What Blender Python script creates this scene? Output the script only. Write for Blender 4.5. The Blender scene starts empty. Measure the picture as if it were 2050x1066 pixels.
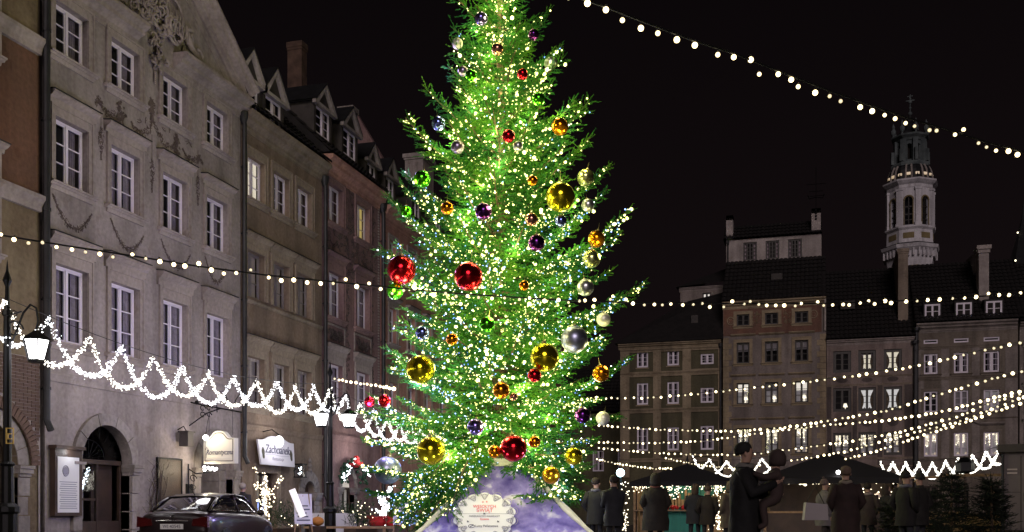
import bpy, math, random
import numpy as np
from mathutils import Vector, Matrix, Euler
random.seed(7); np.random.seed(7)
R = math.radians; PI = math.pi
S = bpy.context.scene; COL = S.collection
# ---------------------------------------------------------------- camera, sky, sun, exposure
CAM_H = 1.0; FPX = 2072.0; YAW = math.atan(609/2072.0); SN, CS = math.sin(YAW), math.cos(YAW)
cd = bpy.data.cameras.new('camera'); cam = bpy.data.objects.new('camera', cd); COL.objects.link(cam)
cam.location = (0, 0, CAM_H); cam.rotation_euler = (R(90), 0, YAW)
cd.sensor_width = 36; cd.lens = 36*FPX/2050; cd.shift_y = (1025-533)/2050.0
cd.clip_start = 0.1; cd.clip_end = 1500
S.camera = cam
W = bpy.data.worlds.new("World"); S.world = W; W.use_nodes = True
wn = W.node_tree.nodes; wl = W.node_tree.links
bg = wn['Background']; bg.inputs['Strength'].default_value = 1.0
tc = wn.new('ShaderNodeTexCoord'); sep = wn.new('ShaderNodeSeparateXYZ'); cr = wn.new('ShaderNodeValToRGB')
wl.new(tc.outputs['Generated'], sep.inputs[0]); wl.new(sep.outputs['Z'], cr.inputs[0]); wl.new(cr.outputs[0], bg.inputs['Color'])
cr.color_ramp.elements[0].position = 0.0; cr.color_ramp.elements[0].color = (0.0078, 0.0050, 0.0054, 1)
cr.color_ramp.elements[1].position = 0.6; cr.color_ramp.elements[1].color = (0.0016, 0.0012, 0.0016, 1)
sl = bpy.data.lights.new('night_glow', 'SUN'); sun = bpy.data.objects.new('night_glow', sl); COL.objects.link(sun)
sl.energy = 0.72; sl.angle = R(22); sl.color = (1.0, 0.84, 0.85)
sun.rotation_euler = Vector((-0.25, 0.91, -0.33)).to_track_quat('-Z', 'Y').to_euler()
S.view_settings.view_transform = 'Standard'; S.view_settings.look = 'None'
S.view_settings.gamma = 1; S.view_settings.use_curve_mapping = False; S.view_settings.exposure = 0
cy = S.cycles
cy.use_denoising = True; cy.max_bounces = 5; cy.diffuse_bounces = 2; cy.glossy_bounces = 3
cy.transparent_max_bounces = 12; cy.transmission_bounces = 3; cy.sample_clamp_indirect = 1.5; cy.sample_clamp_direct = 12
cy.caustics_reflective = False; cy.caustics_refractive = False; cy.use_light_tree = True
# ---------------------------------------------------------------- measured pixels -> metres
DW, TB = 18.3, 78.0                       # left row facade plane X=-DW, back row facade plane Y=TB
def dep_l(u, xp=-DW): return -xp/(SN-(u-1025)/FPX*CS)
def LY(u, xp=-DW):
    d = dep_l(u, xp); return d*(CS+SN*(u-1025)/FPX)
def LZ(u, v, xp=-DW): return CAM_H+(1025-v)/FPX*dep_l(u, xp)
def dep_b(u, yp=TB): return yp/(CS+SN*(u-1025)/FPX)
def BX(u, yp=TB):
    d = dep_b(u, yp); return d*((u-1025)/FPX*CS-SN)
def BZ(u, v, yp=TB): return CAM_H+(1025-v)/FPX*dep_b(u, yp)
def PT(u, v, d):
    x = (u-1025)/FPX*d
    return Vector((x*CS-d*SN, x*SN+d*CS, CAM_H+(1025-v)/FPX*d))
# ---------------------------------------------------------------- mesh helpers
class MB:
    def __init__(s): s.v = []; s.f = []
    def add(s, vs, fs):
        n = len(s.v); s.v += [tuple(p) for p in vs]; s.f += [tuple(i+n for i in f) for f in fs]; return s
    def box(s, x0, x1, y0, y1, z0, z1):
        if x1 < x0: x0, x1 = x1, x0
        if y1 < y0: y0, y1 = y1, y0
        if z1 < z0: z0, z1 = z1, z0
        return s.add([(x0,y0,z0),(x1,y0,z0),(x1,y1,z0),(x0,y1,z0),(x0,y0,z1),(x1,y0,z1),(x1,y1,z1),(x0,y1,z1)],
              [(0,3,2,1),(4,5,6,7),(0,1,5,4),(1,2,6,5),(2,3,7,6),(3,0,4,7)])
    def tf(s, M, start=0):
        for i in range(start, len(s.v)): s.v[i] = tuple(M @ Vector(s.v[i]))
        return s
    def prism_x(s, prof, x0, x1):        # closed (y,z) profile extruded along x
        n = len(prof); vs = [(x0,y,z) for y,z in prof]+[(x1,y,z) for y,z in prof]
        fs = [tuple(range(n))[::-1], tuple(range(n,2*n))]+[(i,(i+1)%n,(i+1)%n+n,i+n) for i in range(n)]
        return s.add(vs, fs)
    def prism_y(s, prof, y0, y1):        # closed (x,z) profile extruded along y
        n = len(prof); vs = [(x,y0,z) for x,z in prof]+[(x,y1,z) for x,z in prof]
        fs = [tuple(range(n)), tuple(range(n,2*n))[::-1]]+[(i,i+n,(i+1)%n+n,(i+1)%n) for i in range(n)]
        return s.add(vs, fs)
    def prism_z(s, prof, z0, z1):
        n = len(prof); vs = [(x,y,z0) for x,y in prof]+[(x,y,z1) for x,y in prof]
        fs = [tuple(range(n))[::-1], tuple(range(n,2*n))]+[(i,(i+1)%n,(i+1)%n+n,i+n) for i in range(n)]
        return s.add(vs, fs)
    def tube(s, pts, r, n=6, cap=True):
        pts = [Vector(p) for p in pts]; m = len(pts)
        if not isinstance(r, (list, tuple)): r = [r]*m
        up = Vector((0,0,1)); vs = []; prev = None
        for i, p in enumerate(pts):
            t = (pts[min(i+1,m-1)]-pts[max(i-1,0)])
            if t.length < 1e-9: t = Vector((0,0,1))
            t.normalize()
            a = prev if prev is not None else (Vector((1,0,0)) if abs(t.z) > .9 else up)
            a = a - t*a.dot(t)
            if a.length < 1e-4: a = t.orthogonal()
            a.normalize(); b = t.cross(a); prev = a
            for k in range(n):
                w = 2*PI*k/n; vs.append(p+(a*math.cos(w)+b*math.sin(w))*r[i])
        fs = [(i*n+k, i*n+(k+1)%n, (i+1)*n+(k+1)%n, (i+1)*n+k) for i in range(m-1) for k in range(n)]
        if cap: fs += [tuple(range(n))[::-1], tuple(range((m-1)*n, m*n))]
        return s.add(vs, fs)
    def lathe(s, prof, n=12, c=(0,0,0), sx=1, sy=1, a0=0):   # (r,z) profile
        vs = []; m = len(prof)
        for r, z in prof:
            for k in range(n):
                w = 2*PI*k/n+a0; vs.append((c[0]+r*sx*math.cos(w), c[1]+r*sy*math.sin(w), c[2]+z))
        fs = [(i*n+k, i*n+(k+1)%n, (i+1)*n+(k+1)%n, (i+1)*n+k) for i in range(m-1) for k in range(n)]
        fs += [tuple(range(n))[::-1], tuple(range((m-1)*n, m*n))]
        return s.add(vs, fs)
    def ball(s, c, r, nu=10, nv=7, sc=(1,1,1)):
        return s.lathe([(max(1e-4, r*math.sin(PI*i/nv)), -r*math.cos(PI*i/nv)) for i in range(nv+1)], nu, (0,0,0)) .tf(
            Matrix.Translation(c) @ Matrix.Diagonal((*sc,1)), len(s.v)-nu*(nv+1))
    def mesh(s, name, smooth=False):
        me = bpy.data.meshes.new(name); me.from_pydata(s.v, [], s.f); me.validate()
        if smooth: me.polygons.foreach_set('use_smooth', [True]*len(me.polygons))
        me.update(); return me
def obj(name, mb, mat, parent=None, loc=(0,0,0), rot=(0,0,0), smooth=False):
    me = mb.mesh(name, smooth) if isinstance(mb, MB) else mb
    if mat is not None and not me.materials: me.materials.append(mat)
    o = bpy.data.objects.new(name, me); COL.objects.link(o); o.parent = parent
    o.location = loc; o.rotation_euler = rot; return o
def tag(o, label, cat, group=None):
    o['label'] = label; o['category'] = cat
    if group: o['group'] = group
    return o
def thing(name, label, cat, loc=(0,0,0), rz=0, group=None):
    o = bpy.data.objects.new(name, None); COL.objects.link(o); o.location = loc; o.rotation_euler = (0,0,rz)
    o.empty_display_size = .2
    return tag(o, label, cat, group)
def struct(name, mb, mat, smooth=False):
    o = obj(name, mb, mat, smooth=smooth); o['kind'] = 'structure'; return o
def stuff(o): o['kind'] = 'stuff'; return o
def bignp(name, verts, faces, mat, parent=None, smooth=False):   # numpy triangles/quads -> one mesh
    me = bpy.data.meshes.new(name); nv = len(verts); nf, k = faces.shape
    me.vertices.add(nv); me.vertices.foreach_set('co', verts.astype(np.float32).ravel())
    me.loops.add(nf*k); me.loops.foreach_set('vertex_index', faces.astype(np.int32).ravel())
    me.polygons.add(nf); me.polygons.foreach_set('loop_start', np.arange(0, nf*k, k, dtype=np.int32))
    me.update(calc_edges=True); me.validate()
    if smooth: me.polygons.foreach_set('use_smooth', np.ones(nf, dtype=bool))
    return obj(name, me, mat, parent)
# ---------------------------------------------------------------- materials
def newmat(name):
    m = bpy.data.materials.new(name); m.use_nodes = True
    nt = m.node_tree; return m, nt.nodes, nt.links, nt.nodes['Principled BSDF']
def solid(name, c, rough=.6, metal=0, bump=0, bscale=40, var=0.0, spec=.5, coat=0, vscale=3.0):
    m, N, K, b = newmat(name)
    b.inputs['Base Color'].default_value = (*c, 1); b.inputs['Roughness'].default_value = rough
    b.inputs['Metallic'].default_value = metal; b.inputs['Specular IOR Level'].default_value = spec
    b.inputs['Coat Weight'].default_value = coat
    if bump or var:
        t = N.new('ShaderNodeTexCoord')
        if var:
            n2 = N.new('ShaderNodeTexNoise'); n2.inputs['Scale'].default_value = vscale; n2.inputs['Detail'].default_value = 6
            K.new(t.outputs['Object'], n2.inputs['Vector'])
            r = N.new('ShaderNodeValToRGB'); K.new(n2.outputs['Fac'], r.inputs[0])
            r.color_ramp.elements[0].position = .3; r.color_ramp.elements[1].position = .7
            r.color_ramp.elements[0].color = (*[x*(1-var) for x in c], 1); r.color_ramp.elements[1].color = (*[min(1, x*(1+var)) for x in c], 1)
            K.new(r.outputs[0], b.inputs['Base Color'])
        if bump:
            n1 = N.new('ShaderNodeTexNoise'); n1.inputs['Scale'].default_value = bscale; n1.inputs['Detail'].default_value = 5
            K.new(t.outputs['Object'], n1.inputs['Vector'])
            bp = N.new('ShaderNodeBump'); bp.inputs['Strength'].default_value = bump; bp.inputs['Distance'].default_value = .02
            K.new(n1.outputs['Fac'], bp.inputs['Height']); K.new(bp.outputs[0], b.inputs['Normal'])
    return m
def plaster(name, c, c2=None, streak=.30):
    """lime plaster: mottled tone, weathered patches of a second tone, vertical rain streaks, fine grain"""
    m, N, K, b = newmat(name); c2 = c2 or tuple(x*.68 for x in c)
    t = N.new('ShaderNodeTexCoord'); b.inputs['Roughness'].default_value = .92; b.inputs['Specular IOR Level'].default_value = .2
    def noise(sc, det, mp=None):
        n = N.new('ShaderNodeTexNoise'); n.inputs['Scale'].default_value = sc; n.inputs['Detail'].default_value = det
        if mp:
            q = N.new('ShaderNodeMapping'); q.inputs['Scale'].default_value = mp; K.new(t.outputs['Object'], q.inputs[0]); K.new(q.outputs[0], n.inputs['Vector'])
        else: K.new(t.outputs['Object'], n.inputs['Vector'])
        return n
    a = noise(.55, 8); r = N.new('ShaderNodeValToRGB'); K.new(a.outputs['Fac'], r.inputs[0])
    r.color_ramp.elements[0].position = .38; r.color_ramp.elements[0].color = (*c2, 1)
    r.color_ramp.elements[1].position = .62; r.color_ramp.elements[1].color = (*c, 1)
    s = noise(1.0, 6, (1.7, 1.7, .16)); r2 = N.new('ShaderNodeValToRGB'); K.new(s.outputs['Fac'], r2.inputs[0])
    r2.color_ramp.elements[0].position = .33; r2.color_ramp.elements[0].color = (1-streak, 1-streak, 1-streak, 1)
    r2.color_ramp.elements[1].position = .55; r2.color_ramp.elements[1].color = (1, 1, 1, 1)
    f = noise(9, 9); r3 = N.new('ShaderNodeValToRGB'); K.new(f.outputs['Fac'], r3.inputs[0])
    r3.color_ramp.elements[0].position = .3; r3.color_ramp.elements[0].color = (.80, .79, .78, 1)
    r3.color_ramp.elements[1].position = .68; r3.color_ramp.elements[1].color = (1.08, 1.08, 1.08, 1)
    def mul(x, y):
        q = N.new('ShaderNodeMixRGB'); q.blend_type = 'MULTIPLY'; q.inputs[0].default_value = 1; K.new(x, q.inputs[1]); K.new(y, q.inputs[2]); return q.outputs[0]
    st = noise(2.3, 10, (1, 1, .7)); r4 = N.new('ShaderNodeValToRGB'); K.new(st.outputs['Fac'], r4.inputs[0])
    r4.color_ramp.elements[0].position = .60; r4.color_ramp.elements[0].color = (1, 1, 1, 1); r4.color_ramp.elements[1].position = .66; r4.color_ramp.elements[1].color = (.84, .81, .79, 1)
    K.new(mul(mul(mul(r.outputs[0], r2.outputs[0]), r3.outputs[0]), r4.outputs[0]), b.inputs['Base Color'])
    bp = N.new('ShaderNodeBump'); bp.inputs['Strength'].default_value = .35; bp.inputs['Distance'].default_value = .015
    g = noise(28, 6); K.new(g.outputs['Fac'], bp.inputs['Height']); K.new(bp.outputs[0], b.inputs['Normal'])
    return m
def emis(name, c, s, sample=False):
    m, N, K, b = newmat(name); b.inputs['Base Color'].default_value = (.8,.8,.8,1)
    b.inputs['Emission Color'].default_value = (*c, 1); b.inputs['Emission Strength'].default_value = s
    m.cycles.emission_sampling = 'AUTO' if sample else 'NONE'; return m
def glass(name, tint=(.9,.92,.95), rough=.03, fres=.05):
    m, N, K, b = newmat(name); N.remove(b); out = N['Material Output']
    tr = N.new('ShaderNodeBsdfTransparent'); tr.inputs[0].default_value = (*tint, 1)
    gl = N.new('ShaderNodeBsdfGlossy'); gl.inputs['Roughness'].default_value = rough
    fr = N.new('ShaderNodeFresnel'); fr.inputs[0].default_value = 1.5
    t = N.new('ShaderNodeTexCoord'); n = N.new('ShaderNodeTexNoise'); n.inputs['Scale'].default_value = 2.2; K.new(t.outputs['Object'], n.inputs['Vector'])
    bp = N.new('ShaderNodeBump'); bp.inputs['Strength'].default_value = .06; bp.inputs['Distance'].default_value = .05; K.new(n.outputs['Fac'], bp.inputs['Height']); K.new(bp.outputs[0], gl.inputs['Normal'])
    ad = N.new('ShaderNodeMath'); ad.operation = 'ADD'; ad.inputs[1].default_value = fres; K.new(fr.outputs[0], ad.inputs[0])
    ge = N.new('ShaderNodeNewGeometry'); iv = N.new('ShaderNodeMath'); iv.operation = 'SUBTRACT'; iv.inputs[0].default_value = 1; K.new(ge.outputs['Backfacing'], iv.inputs[1])
    ml = N.new('ShaderNodeMath'); ml.operation = 'MULTIPLY'; ml.use_clamp = True; K.new(ad.outputs[0], ml.inputs[0]); K.new(iv.outputs[0], ml.inputs[1])
    mx = N.new('ShaderNodeMixShader'); K.new(ml.outputs[0], mx.inputs[0]); K.new(tr.outputs[0], mx.inputs[1]); K.new(gl.outputs[0], mx.inputs[2]); K.new(mx.outputs[0], out.inputs[0])
    return m
M = dict(
 h1=plaster('plaster_grey', (.385,.335,.325), (.30,.26,.25)), h0=plaster('plaster_ochre', (.235,.185,.12), (.17,.125,.08)),
 h0r=plaster('plaster_rust', (.185,.095,.062), (.14,.08,.055)), h2=plaster('plaster_olive', (.31,.235,.175), (.23,.175,.135)),
 h3=plaster('plaster_mauve', (.33,.215,.205), (.22,.14,.15), .35), h4=plaster('plaster_pink', (.58,.33,.26), (.46,.26,.22)),
 h5=plaster('plaster_red', (.34,.15,.13), (.26,.12,.11)), b1=plaster('plaster_dark_olive', (.14,.125,.075), (.10,.092,.06)),
 b1t=plaster('plaster_tan', (.38,.31,.215)), b2=plaster('plaster_taupe', (.30,.255,.235)), b2t=plaster('stone_tan', (.40,.32,.215)),
 b2r=plaster('plaster_terracotta', (.22,.115,.08), (.17,.10,.08)), b3=plaster('plaster_rose', (.31,.245,.225)), b3t=plaster('plaster_beige', (.335,.27,.215)),
 b3d=plaster('sgraffito_dark', (.135,.11,.105)), b4=plaster('plaster_stone_brown', (.255,.215,.18)), b4t=plaster('plaster_grey_brown', (.33,.285,.265)),
 trim=plaster('trim_grey', (.40,.345,.325), (.30,.255,.24)), trim2=plaster('trim_olive', (.34,.28,.215), (.25,.205,.16)), trimw=plaster('trim_pale', (.47,.42,.39)),
 decor=plaster('sgraffito_brown', (.175,.135,.12), (.135,.105,.10)), stone=plaster('sandstone', (.36,.32,.30), (.26,.23,.215)),
 tower=plaster('tower_white', (.78,.76,.80), (.66,.64,.68)), towery=plaster('tower_ochre', (.34,.27,.14)), white_wall=plaster('white_wall', (.50,.44,.42)),
 frame=solid('window_frame_white', (.80,.74,.84), .5, bump=.1), frame_d=solid('window_frame_dark', (.03,.024,.02), .5),
 roof=solid('roof_tile_dark', (.010,.008,.008), .8, bump=.5, bscale=12, var=.5), sheet=solid('sheet_metal_dark', (.014,.014,.016), .6, .1, var=.4),
 pipe=solid('drainpipe_metal', (.035,.035,.038), .5, .5, var=.3), iron=solid('wrought_iron', (.012,.012,.013), .45, .7),
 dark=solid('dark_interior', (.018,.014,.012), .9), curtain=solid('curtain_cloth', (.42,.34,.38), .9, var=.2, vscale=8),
 brick=solid('brick_brown', (.115,.07,.052), .9, bump=.6, bscale=30, var=.45, vscale=2.3), mortar=solid('mortar', (.30,.26,.245), .95, bump=.4, var=.25),
 wood=solid('wood_dark', (.05,.028,.018), .55, bump=.3, var=.3), timber=solid('timber_pale', (.30,.19,.10), .7, bump=.3, var=.3, vscale=6),
 shutter=solid('shutter_grey', (.24,.21,.22), .6, var=.15), slate=solid('shutter_dark', (.05,.042,.038), .7, var=.3),
 pane=glass('window_glass'), lit=emis('lit_window_warm', (1.0,.86,.60), .75), litw=emis('lit_window_white', (1.0,.93,.84), .62),
 lity=emis('lit_window_yellow', (1.0,.72,.16), .45), lamp=emis('lantern_glow', (1.0,.98,.98), 9.0), blind=solid('roller_blind', (.42,.36,.34), .9),
 bulb=emis('globe_bulb_glow', (1.0,.90,.62), 5.5), bulbw=emis('led_cool_white', (.93,.96,1.0), 3.6), bulbw2=emis('led_warm_white', (1.0,.95,.82), 3.6), socket=solid('black_plastic', (.008,.008,.008), .5),
 fairy=emis('fairy_warm', (1.0,.95,.32), 4.0), patina=plaster('patina_lead', (.17,.20,.20), (.10,.12,.125)), fairyb=emis('fairy_blue', (.12,.30,1.0), 3.0), fairyw=emis('fairy_white', (.85,.95,1.0), 8.0), fairyg=emis('fairy_pale_gold', (1.0,.86,.58), 4.0),
 rubber=solid('rubber', (.01,.01,.01), .8), white=solid('white_paint', (.72,.70,.70), .5), cloth_r=solid('red_cloth', (.45,.012,.015), .8),
)
def globe_mat(k=3.2):
    m, N, K, b = newmat('globe_bulb_glass_lit'); lw = N.new('ShaderNodeLayerWeight'); lw.inputs[0].default_value = .35
    r = N.new('ShaderNodeValToRGB'); K.new(lw.outputs['Facing'], r.inputs[0]); e = r.color_ramp.elements
    e[0].position = .10; e[0].color = (1,.92,.66,1); e[1].position = .85; e[1].color = (.20,.13,.045,1); x = e.new(.45); x.color = (.95,.72,.34,1)
    K.new(r.outputs[0], b.inputs['Emission Color']); b.inputs['Emission Strength'].default_value = k; b.inputs['Base Color'].default_value = (.5,.45,.35,1); b.inputs['Roughness'].default_value = .1
    m.cycles.emission_sampling = 'NONE'; return m
M['bulb'] = globe_mat(); M['bulb_hot'] = globe_mat(5.5); M['bulb_dim'] = globe_mat(1.1)
M['cobble'] = None
# ---------------------------------------------------------------- facade pieces (local frame: x along facade, -y towards the square, z up)
def wall_open(mb, x0, x1, z0, z1, ops, rev=.2, y=0.0):
    """front wall sheet at y with rectangular or arched (a=True) openings cut out and reveals rev deep"""
    xs = sorted({x0, x1, *[o[0] for o in ops], *[o[1] for o in ops]}); zs = sorted({z0, z1, *[o[2] for o in ops], *[o[3] for o in ops]})
    xs = [x for x in xs if x0 <= x <= x1]; zs = [z for z in zs if z0 <= z <= z1]
    for i in range(len(xs)-1):
        for j in range(len(zs)-1):
            cx, cz = (xs[i]+xs[i+1])/2, (zs[j]+zs[j+1])/2
            if any(o[0] < cx < o[1] and o[2] < cz < o[3] for o in ops): continue
            mb.add([(xs[i],y,zs[j]),(xs[i+1],y,zs[j]),(xs[i+1],y,zs[j+1]),(xs[i],y,zs[j+1])], [(0,1,2,3)])
    for o in ops:
        a, b, c, d = o[:4]
        if len(o) > 4 and o[4]:
            r = (b-a)/2; cx = (a+b)/2; sp = d-r; n = 14
            arc = [(cx-r*math.cos(PI*k/n), sp+r*math.sin(PI*k/n)) for k in range(n+1)]
            for k in range(n):
                (p, q), (s, t) = arc[k], arc[k+1]
                mb.add([(p,y,q),(s,y,t),(s,y,d),(p,y,d)], [(0,1,2,3)])
                mb.add([(p,y,q),(s,y,t),(s,y+rev,t),(p,y+rev,q)], [(3,2,1,0)])
            mb.add([(a,y,c),(a,y,sp),(a,y+rev,sp),(a,y+rev,c),(b,y,c),(b,y,sp),(b,y+rev,sp),(b,y+rev,c)], [(0,1,2,3),(7,6,5,4)])
        else:
            mb.add([(a,y,c),(b,y,c),(b,y,d),(a,y,d),(a,y+rev,c),(b,y+rev,c),(b,y+rev,d),(a,y+rev,d)], [(0,4,5,1),(1,5,6,2),(2,6,7,3),(3,7,4,0)])
    return mb
def body_box(mb, W_, dpt, H_):
    mb.add([(0,0,0),(0,dpt,0),(0,dpt,H_),(0,0,H_)], [(0,3,2,1)][::1]); mb.add([(W_,0,0),(W_,dpt,0),(W_,dpt,H_),(W_,0,H_)], [(0,1,2,3)])
    mb.add([(0,dpt,0),(W_,dpt,0),(W_,dpt,H_),(0,dpt,H_)], [(0,3,2,1)]); mb.add([(0,0,H_),(W_,0,H_),(W_,dpt,H_),(0,dpt,H_)], [(0,1,2,3)])
    return mb
_cache = {}
def cached(key, fn):
    if key not in _cache: _cache[key] = fn()
    return _cache[key]
def window(house, x0, x1, z0, z1, rec=.2, cols=2, rows=3, fm='frame', fw=.06, mull=.09, bar=.03, inside='curtain', panes=True, name='window', y=0, mat_override=None):
    w, h = round(x1-x0, 3), round(z1-z0, 3)
    def mk():
        mb = MB(); g = []
        mb.box(0,fw,0,.07,0,h); mb.box(w-fw,w,0,.07,0,h); mb.box(fw,w-fw,0,.07,0,fw); mb.box(fw,w-fw,0,.07,h-fw,h)
        cw = (w-2*fw)/cols; xs = []
        for c in range(cols):
            a = fw+c*cw+(mull/2 if c else 0); b = fw+(c+1)*cw-(mull/2 if c < cols-1 else 0)
            if c < cols-1: mb.box(b, b+mull, -.012, .058, fw, h-fw)
            s = .035; sash = (a, b)
            mb.box(a,a+s,.012,.05,fw,h-fw); mb.box(b-s,b,.012,.05,fw,h-fw); mb.box(a+s,b-s,.012,.05,fw,fw+s*1.5); mb.box(a+s,b-s,.012,.05,h-fw-s,h-fw)
            zz0, zz1 = fw+s*1.5, h-fw-s; rh = (zz1-zz0)/rows
            for r in range(rows):
                if r: mb.box(a+s, b-s, .016, .046, zz0+r*rh-bar/2, zz0+r*rh+bar/2)
                g.append((a+s, b-s, zz0+r*rh+(bar/2 if r else 0), zz0+(r+1)*rh-(bar/2 if r < rows-1 else 0)))
        me = mb.mesh(name); me.materials.append(M[fm]); return me, g
    me, g = cached(('w',w,h,cols,rows,fm,fw,mull,bar,name), mk)
    o = obj(name, me, None, house, (x0, y+rec, z0))
    if panes:
        for (a, b, c, d) in g:
            k = ('p', round(b-a,3), round(d-c,3))
            pm = cached(k, lambda: _pane(b-a, d-c))
            obj('pane', pm, None, o, (a, .03, c))
    if inside == 'curtain':
        def cu():
            q = MB()
            for (a, b) in ((.08, w*.30), (w*.72, w-.08)):
                n = 10; pts = [(a+(b-a)*i/n, .16+.02*math.sin(i*2.1)) for i in range(n+1)]
                for i in range(n): q.add([(pts[i][0],pts[i][1],.05),(pts[i+1][0],pts[i+1][1],.05),(pts[i+1][0],pts[i+1][1],h-.05),(pts[i][0],pts[i][1],h-.05)], [(0,1,2,3)])
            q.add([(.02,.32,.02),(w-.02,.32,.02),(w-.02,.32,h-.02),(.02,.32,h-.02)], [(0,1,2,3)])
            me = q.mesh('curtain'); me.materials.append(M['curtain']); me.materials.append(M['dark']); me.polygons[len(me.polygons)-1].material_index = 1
            return me
        obj('curtain', cached(('c',w,h), cu), None, o)
    elif inside == 'right':
        def cu2():
            q = MB(); 
            for (a, b) in ((w*.27, w*.46), (w*.74, w*.97)):
                n = 8; pts = [(a+(b-a)*i/n, .13+.018*math.sin(i*2.4)) for i in range(n+1)]
                for i in range(n): q.add([(pts[i][0],pts[i][1],.03),(pts[i+1][0],pts[i+1][1],.03),(pts[i+1][0],pts[i+1][1],h-.03),(pts[i][0],pts[i][1],h-.03)], [(0,1,2,3)])
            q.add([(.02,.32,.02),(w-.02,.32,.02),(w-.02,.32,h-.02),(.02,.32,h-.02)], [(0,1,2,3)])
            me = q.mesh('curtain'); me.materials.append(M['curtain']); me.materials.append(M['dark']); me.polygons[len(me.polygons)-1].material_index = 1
            return me
        obj('curtain', cached(('c2',w,h), cu2), None, o)
    elif inside:
        def bl():
            q = MB(); q.add([(.03,.14,.03),(w-.03,.14,.03),(w-.03,.14,h-.03),(.03,.14,h-.03)], [(0,1,2,3)]); me = q.mesh('blind'); me.materials.append(M[inside]); return me
        obj('blind', cached(('b',w,h,inside), bl), None, o)
    return o
def _pane(w, h):
    me = MB().box(0,w,0,.006,0,h).mesh('pane'); me.materials.append(M['pane']); return me
def surround(o, w, h, rec, bw=.16, proud=.05, mat='trim', sill=True, hood=0, head=.0, ears=0):
    """moulded architrave, sill and optional hood as children of a window (window-local coordinates, wall plane at y=-rec)"""
    def mk():
        mb = MB(); y0, y1 = -rec-proud, -rec+.02; e = ears
        mb.box(-bw, -.01, y0, y1, -.0, h+bw+head); mb.box(w+.01, w+bw, y0, y1, -.0, h+bw+head); mb.box(-.01, w+.01, y0, y1, h+.0, h+bw+head)
        t = .045                                              # raised outer fillet
        mb.box(-bw-.012, -bw+t, y0-.025, y0+.01, -.0, h+bw+head+.012); mb.box(w+bw-t, w+bw+.012, y0-.025, y0+.01, -.0, h+bw+head+.012)
        mb.box(-bw+t, w+bw-t, y0-.025, y0+.01, h+bw+head-t, h+bw+head+.012)
        if e: mb.box(-bw-e, -bw-.02, y0+.005, y1, h-.1, h+bw+head); mb.box(w+bw+.02, w+bw+e, y0+.005, y1, h-.1, h+bw+head)
        me = mb.mesh('surround'); me.materials.append(M[mat]); return me
    obj('surround', cached(('s',round(w,2),round(h,2),rec,bw,proud,mat,head,ears), mk), None, o)
    if sill:
        def sk():
            y = -rec; mb = MB().prism_x([(y+.15,-.10),(y-.10,-.10),(y-.13,-.055),(y-.18,-.05),(y-.19,-.012),(y+.15,-.004)], -bw-.08, w+bw+.08)
            mb.prism_x([(y+.01,-.20),(y-.05,-.20),(y-.08,-.102),(y+.01,-.102)], -bw-.02, w+bw+.02)
            me = mb.mesh('sill'); me.materials.append(M[mat]); return me
        obj('sill', cached(('sl',round(w,2),rec,bw,mat), sk), None, o)
    if hood:
        def hk():
            y = -rec; zt = h+bw+head+.013
            mb = MB().prism_x([(y+.01,zt),(y-.07,zt),(y-.09,zt+hood*.45),(y-.17,zt+hood*.6),(y-.22,zt+hood*.8),(y-.24,zt+hood*.82),(y-.24,zt+hood),(y+.01,zt+hood+.03)], -bw-.1, w+bw+.1)
            me = mb.mesh('hood'); me.materials.append(M[mat]); return me
        obj('hood', cached(('h',round(w,2),round(h,2),rec,bw,mat,hood,head), hk), None, o)
        lead = MB().prism_x([(-rec+.0,h+bw+head+hood+.046),(-rec-.26,h+bw+head+hood+.016),(-rec-.26,h+bw+head+hood+.04),(-rec+.0,h+bw+head+hood+.07)], -bw-.12, w+bw+.12)
        obj('flashing', cached(('fl',round(w,2),round(h,2),rec,bw,hood,head), lambda: _m(lead, 'flashing', 'sheet')), None, o)
def _m(mb, n, mat):
    me = mb.mesh(n); me.materials.append(M[mat]); return me
def cornice(house, x0, x1, z, h=.6, out=.45, mat='trim', name='cornice', y=0):
    p = [(.02,0),(-.06,0),(-.08,.12),(-.16,.16),(-.18,.30),(-.36,.42),(-.62,.50),(-.66,.66),(-.86,.74),(-1.0,.80),(-1.0,.96),(.02,1.0)]
    return obj(name, MB().prism_x([(y+a*out if a < 0 else y+a, z+b*h) for a, b in p], x0, x1), M[mat], house)
def band(house, x0, x1, z0, z1, out=.06, mat='trim', name='string_course', y=0):
    h = z1-z0
    return obj(name, MB().prism_x([(y+.01,z0),(y-out*.6,z0),(y-out*.7,z0+h*.3),(y-out,z0+h*.55),(y-out*1.3,z0+h*.7),(y-out*1.3,z1-h*.08),(y+.01,z1)], x0, x1), M[mat], house)
def tiles(mb, x0, x1, ya, za, yb, zb, step=.24, courses=0):
    """roof slope from (ya,za) up to (yb,zb) with half-round tile rolls along the slope"""
    n = max(2, int((x1-x0)/step)); vs = []; fs = []; seq = []
    for i in range(n):
        a = x0+(x1-x0)*i/n; w = (x1-x0)/n
        seq += [(a, 0), (a+w*.2, .05), (a+w*.5, .075), (a+w*.8, .05)]
    seq.append((x1, 0)); L_ = math.hypot(yb-ya, zb-za); ny, nz = -(zb-za)/L_, (yb-ya)/L_
    m = max(1, courses or int(L_/.4))
    k = len(seq)
    for j in range(m):                      # overlapping courses, each lifted at its lower edge
        t0, t1 = j/m, (j+1)/m
        for t, l in ((t0, .05), (t1+.15/m*0, 0.0)):
            for x, hh in seq: vs.append((x, ya+(yb-ya)*t+ny*(hh+l), za+(zb-za)*t+nz*(hh+l)))
        b = 2*j*k
        fs += [(b+i, b+i+1, b+k+i+1, b+k+i) for i in range(k-1)]
    mb.add(vs, fs); return mb
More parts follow.
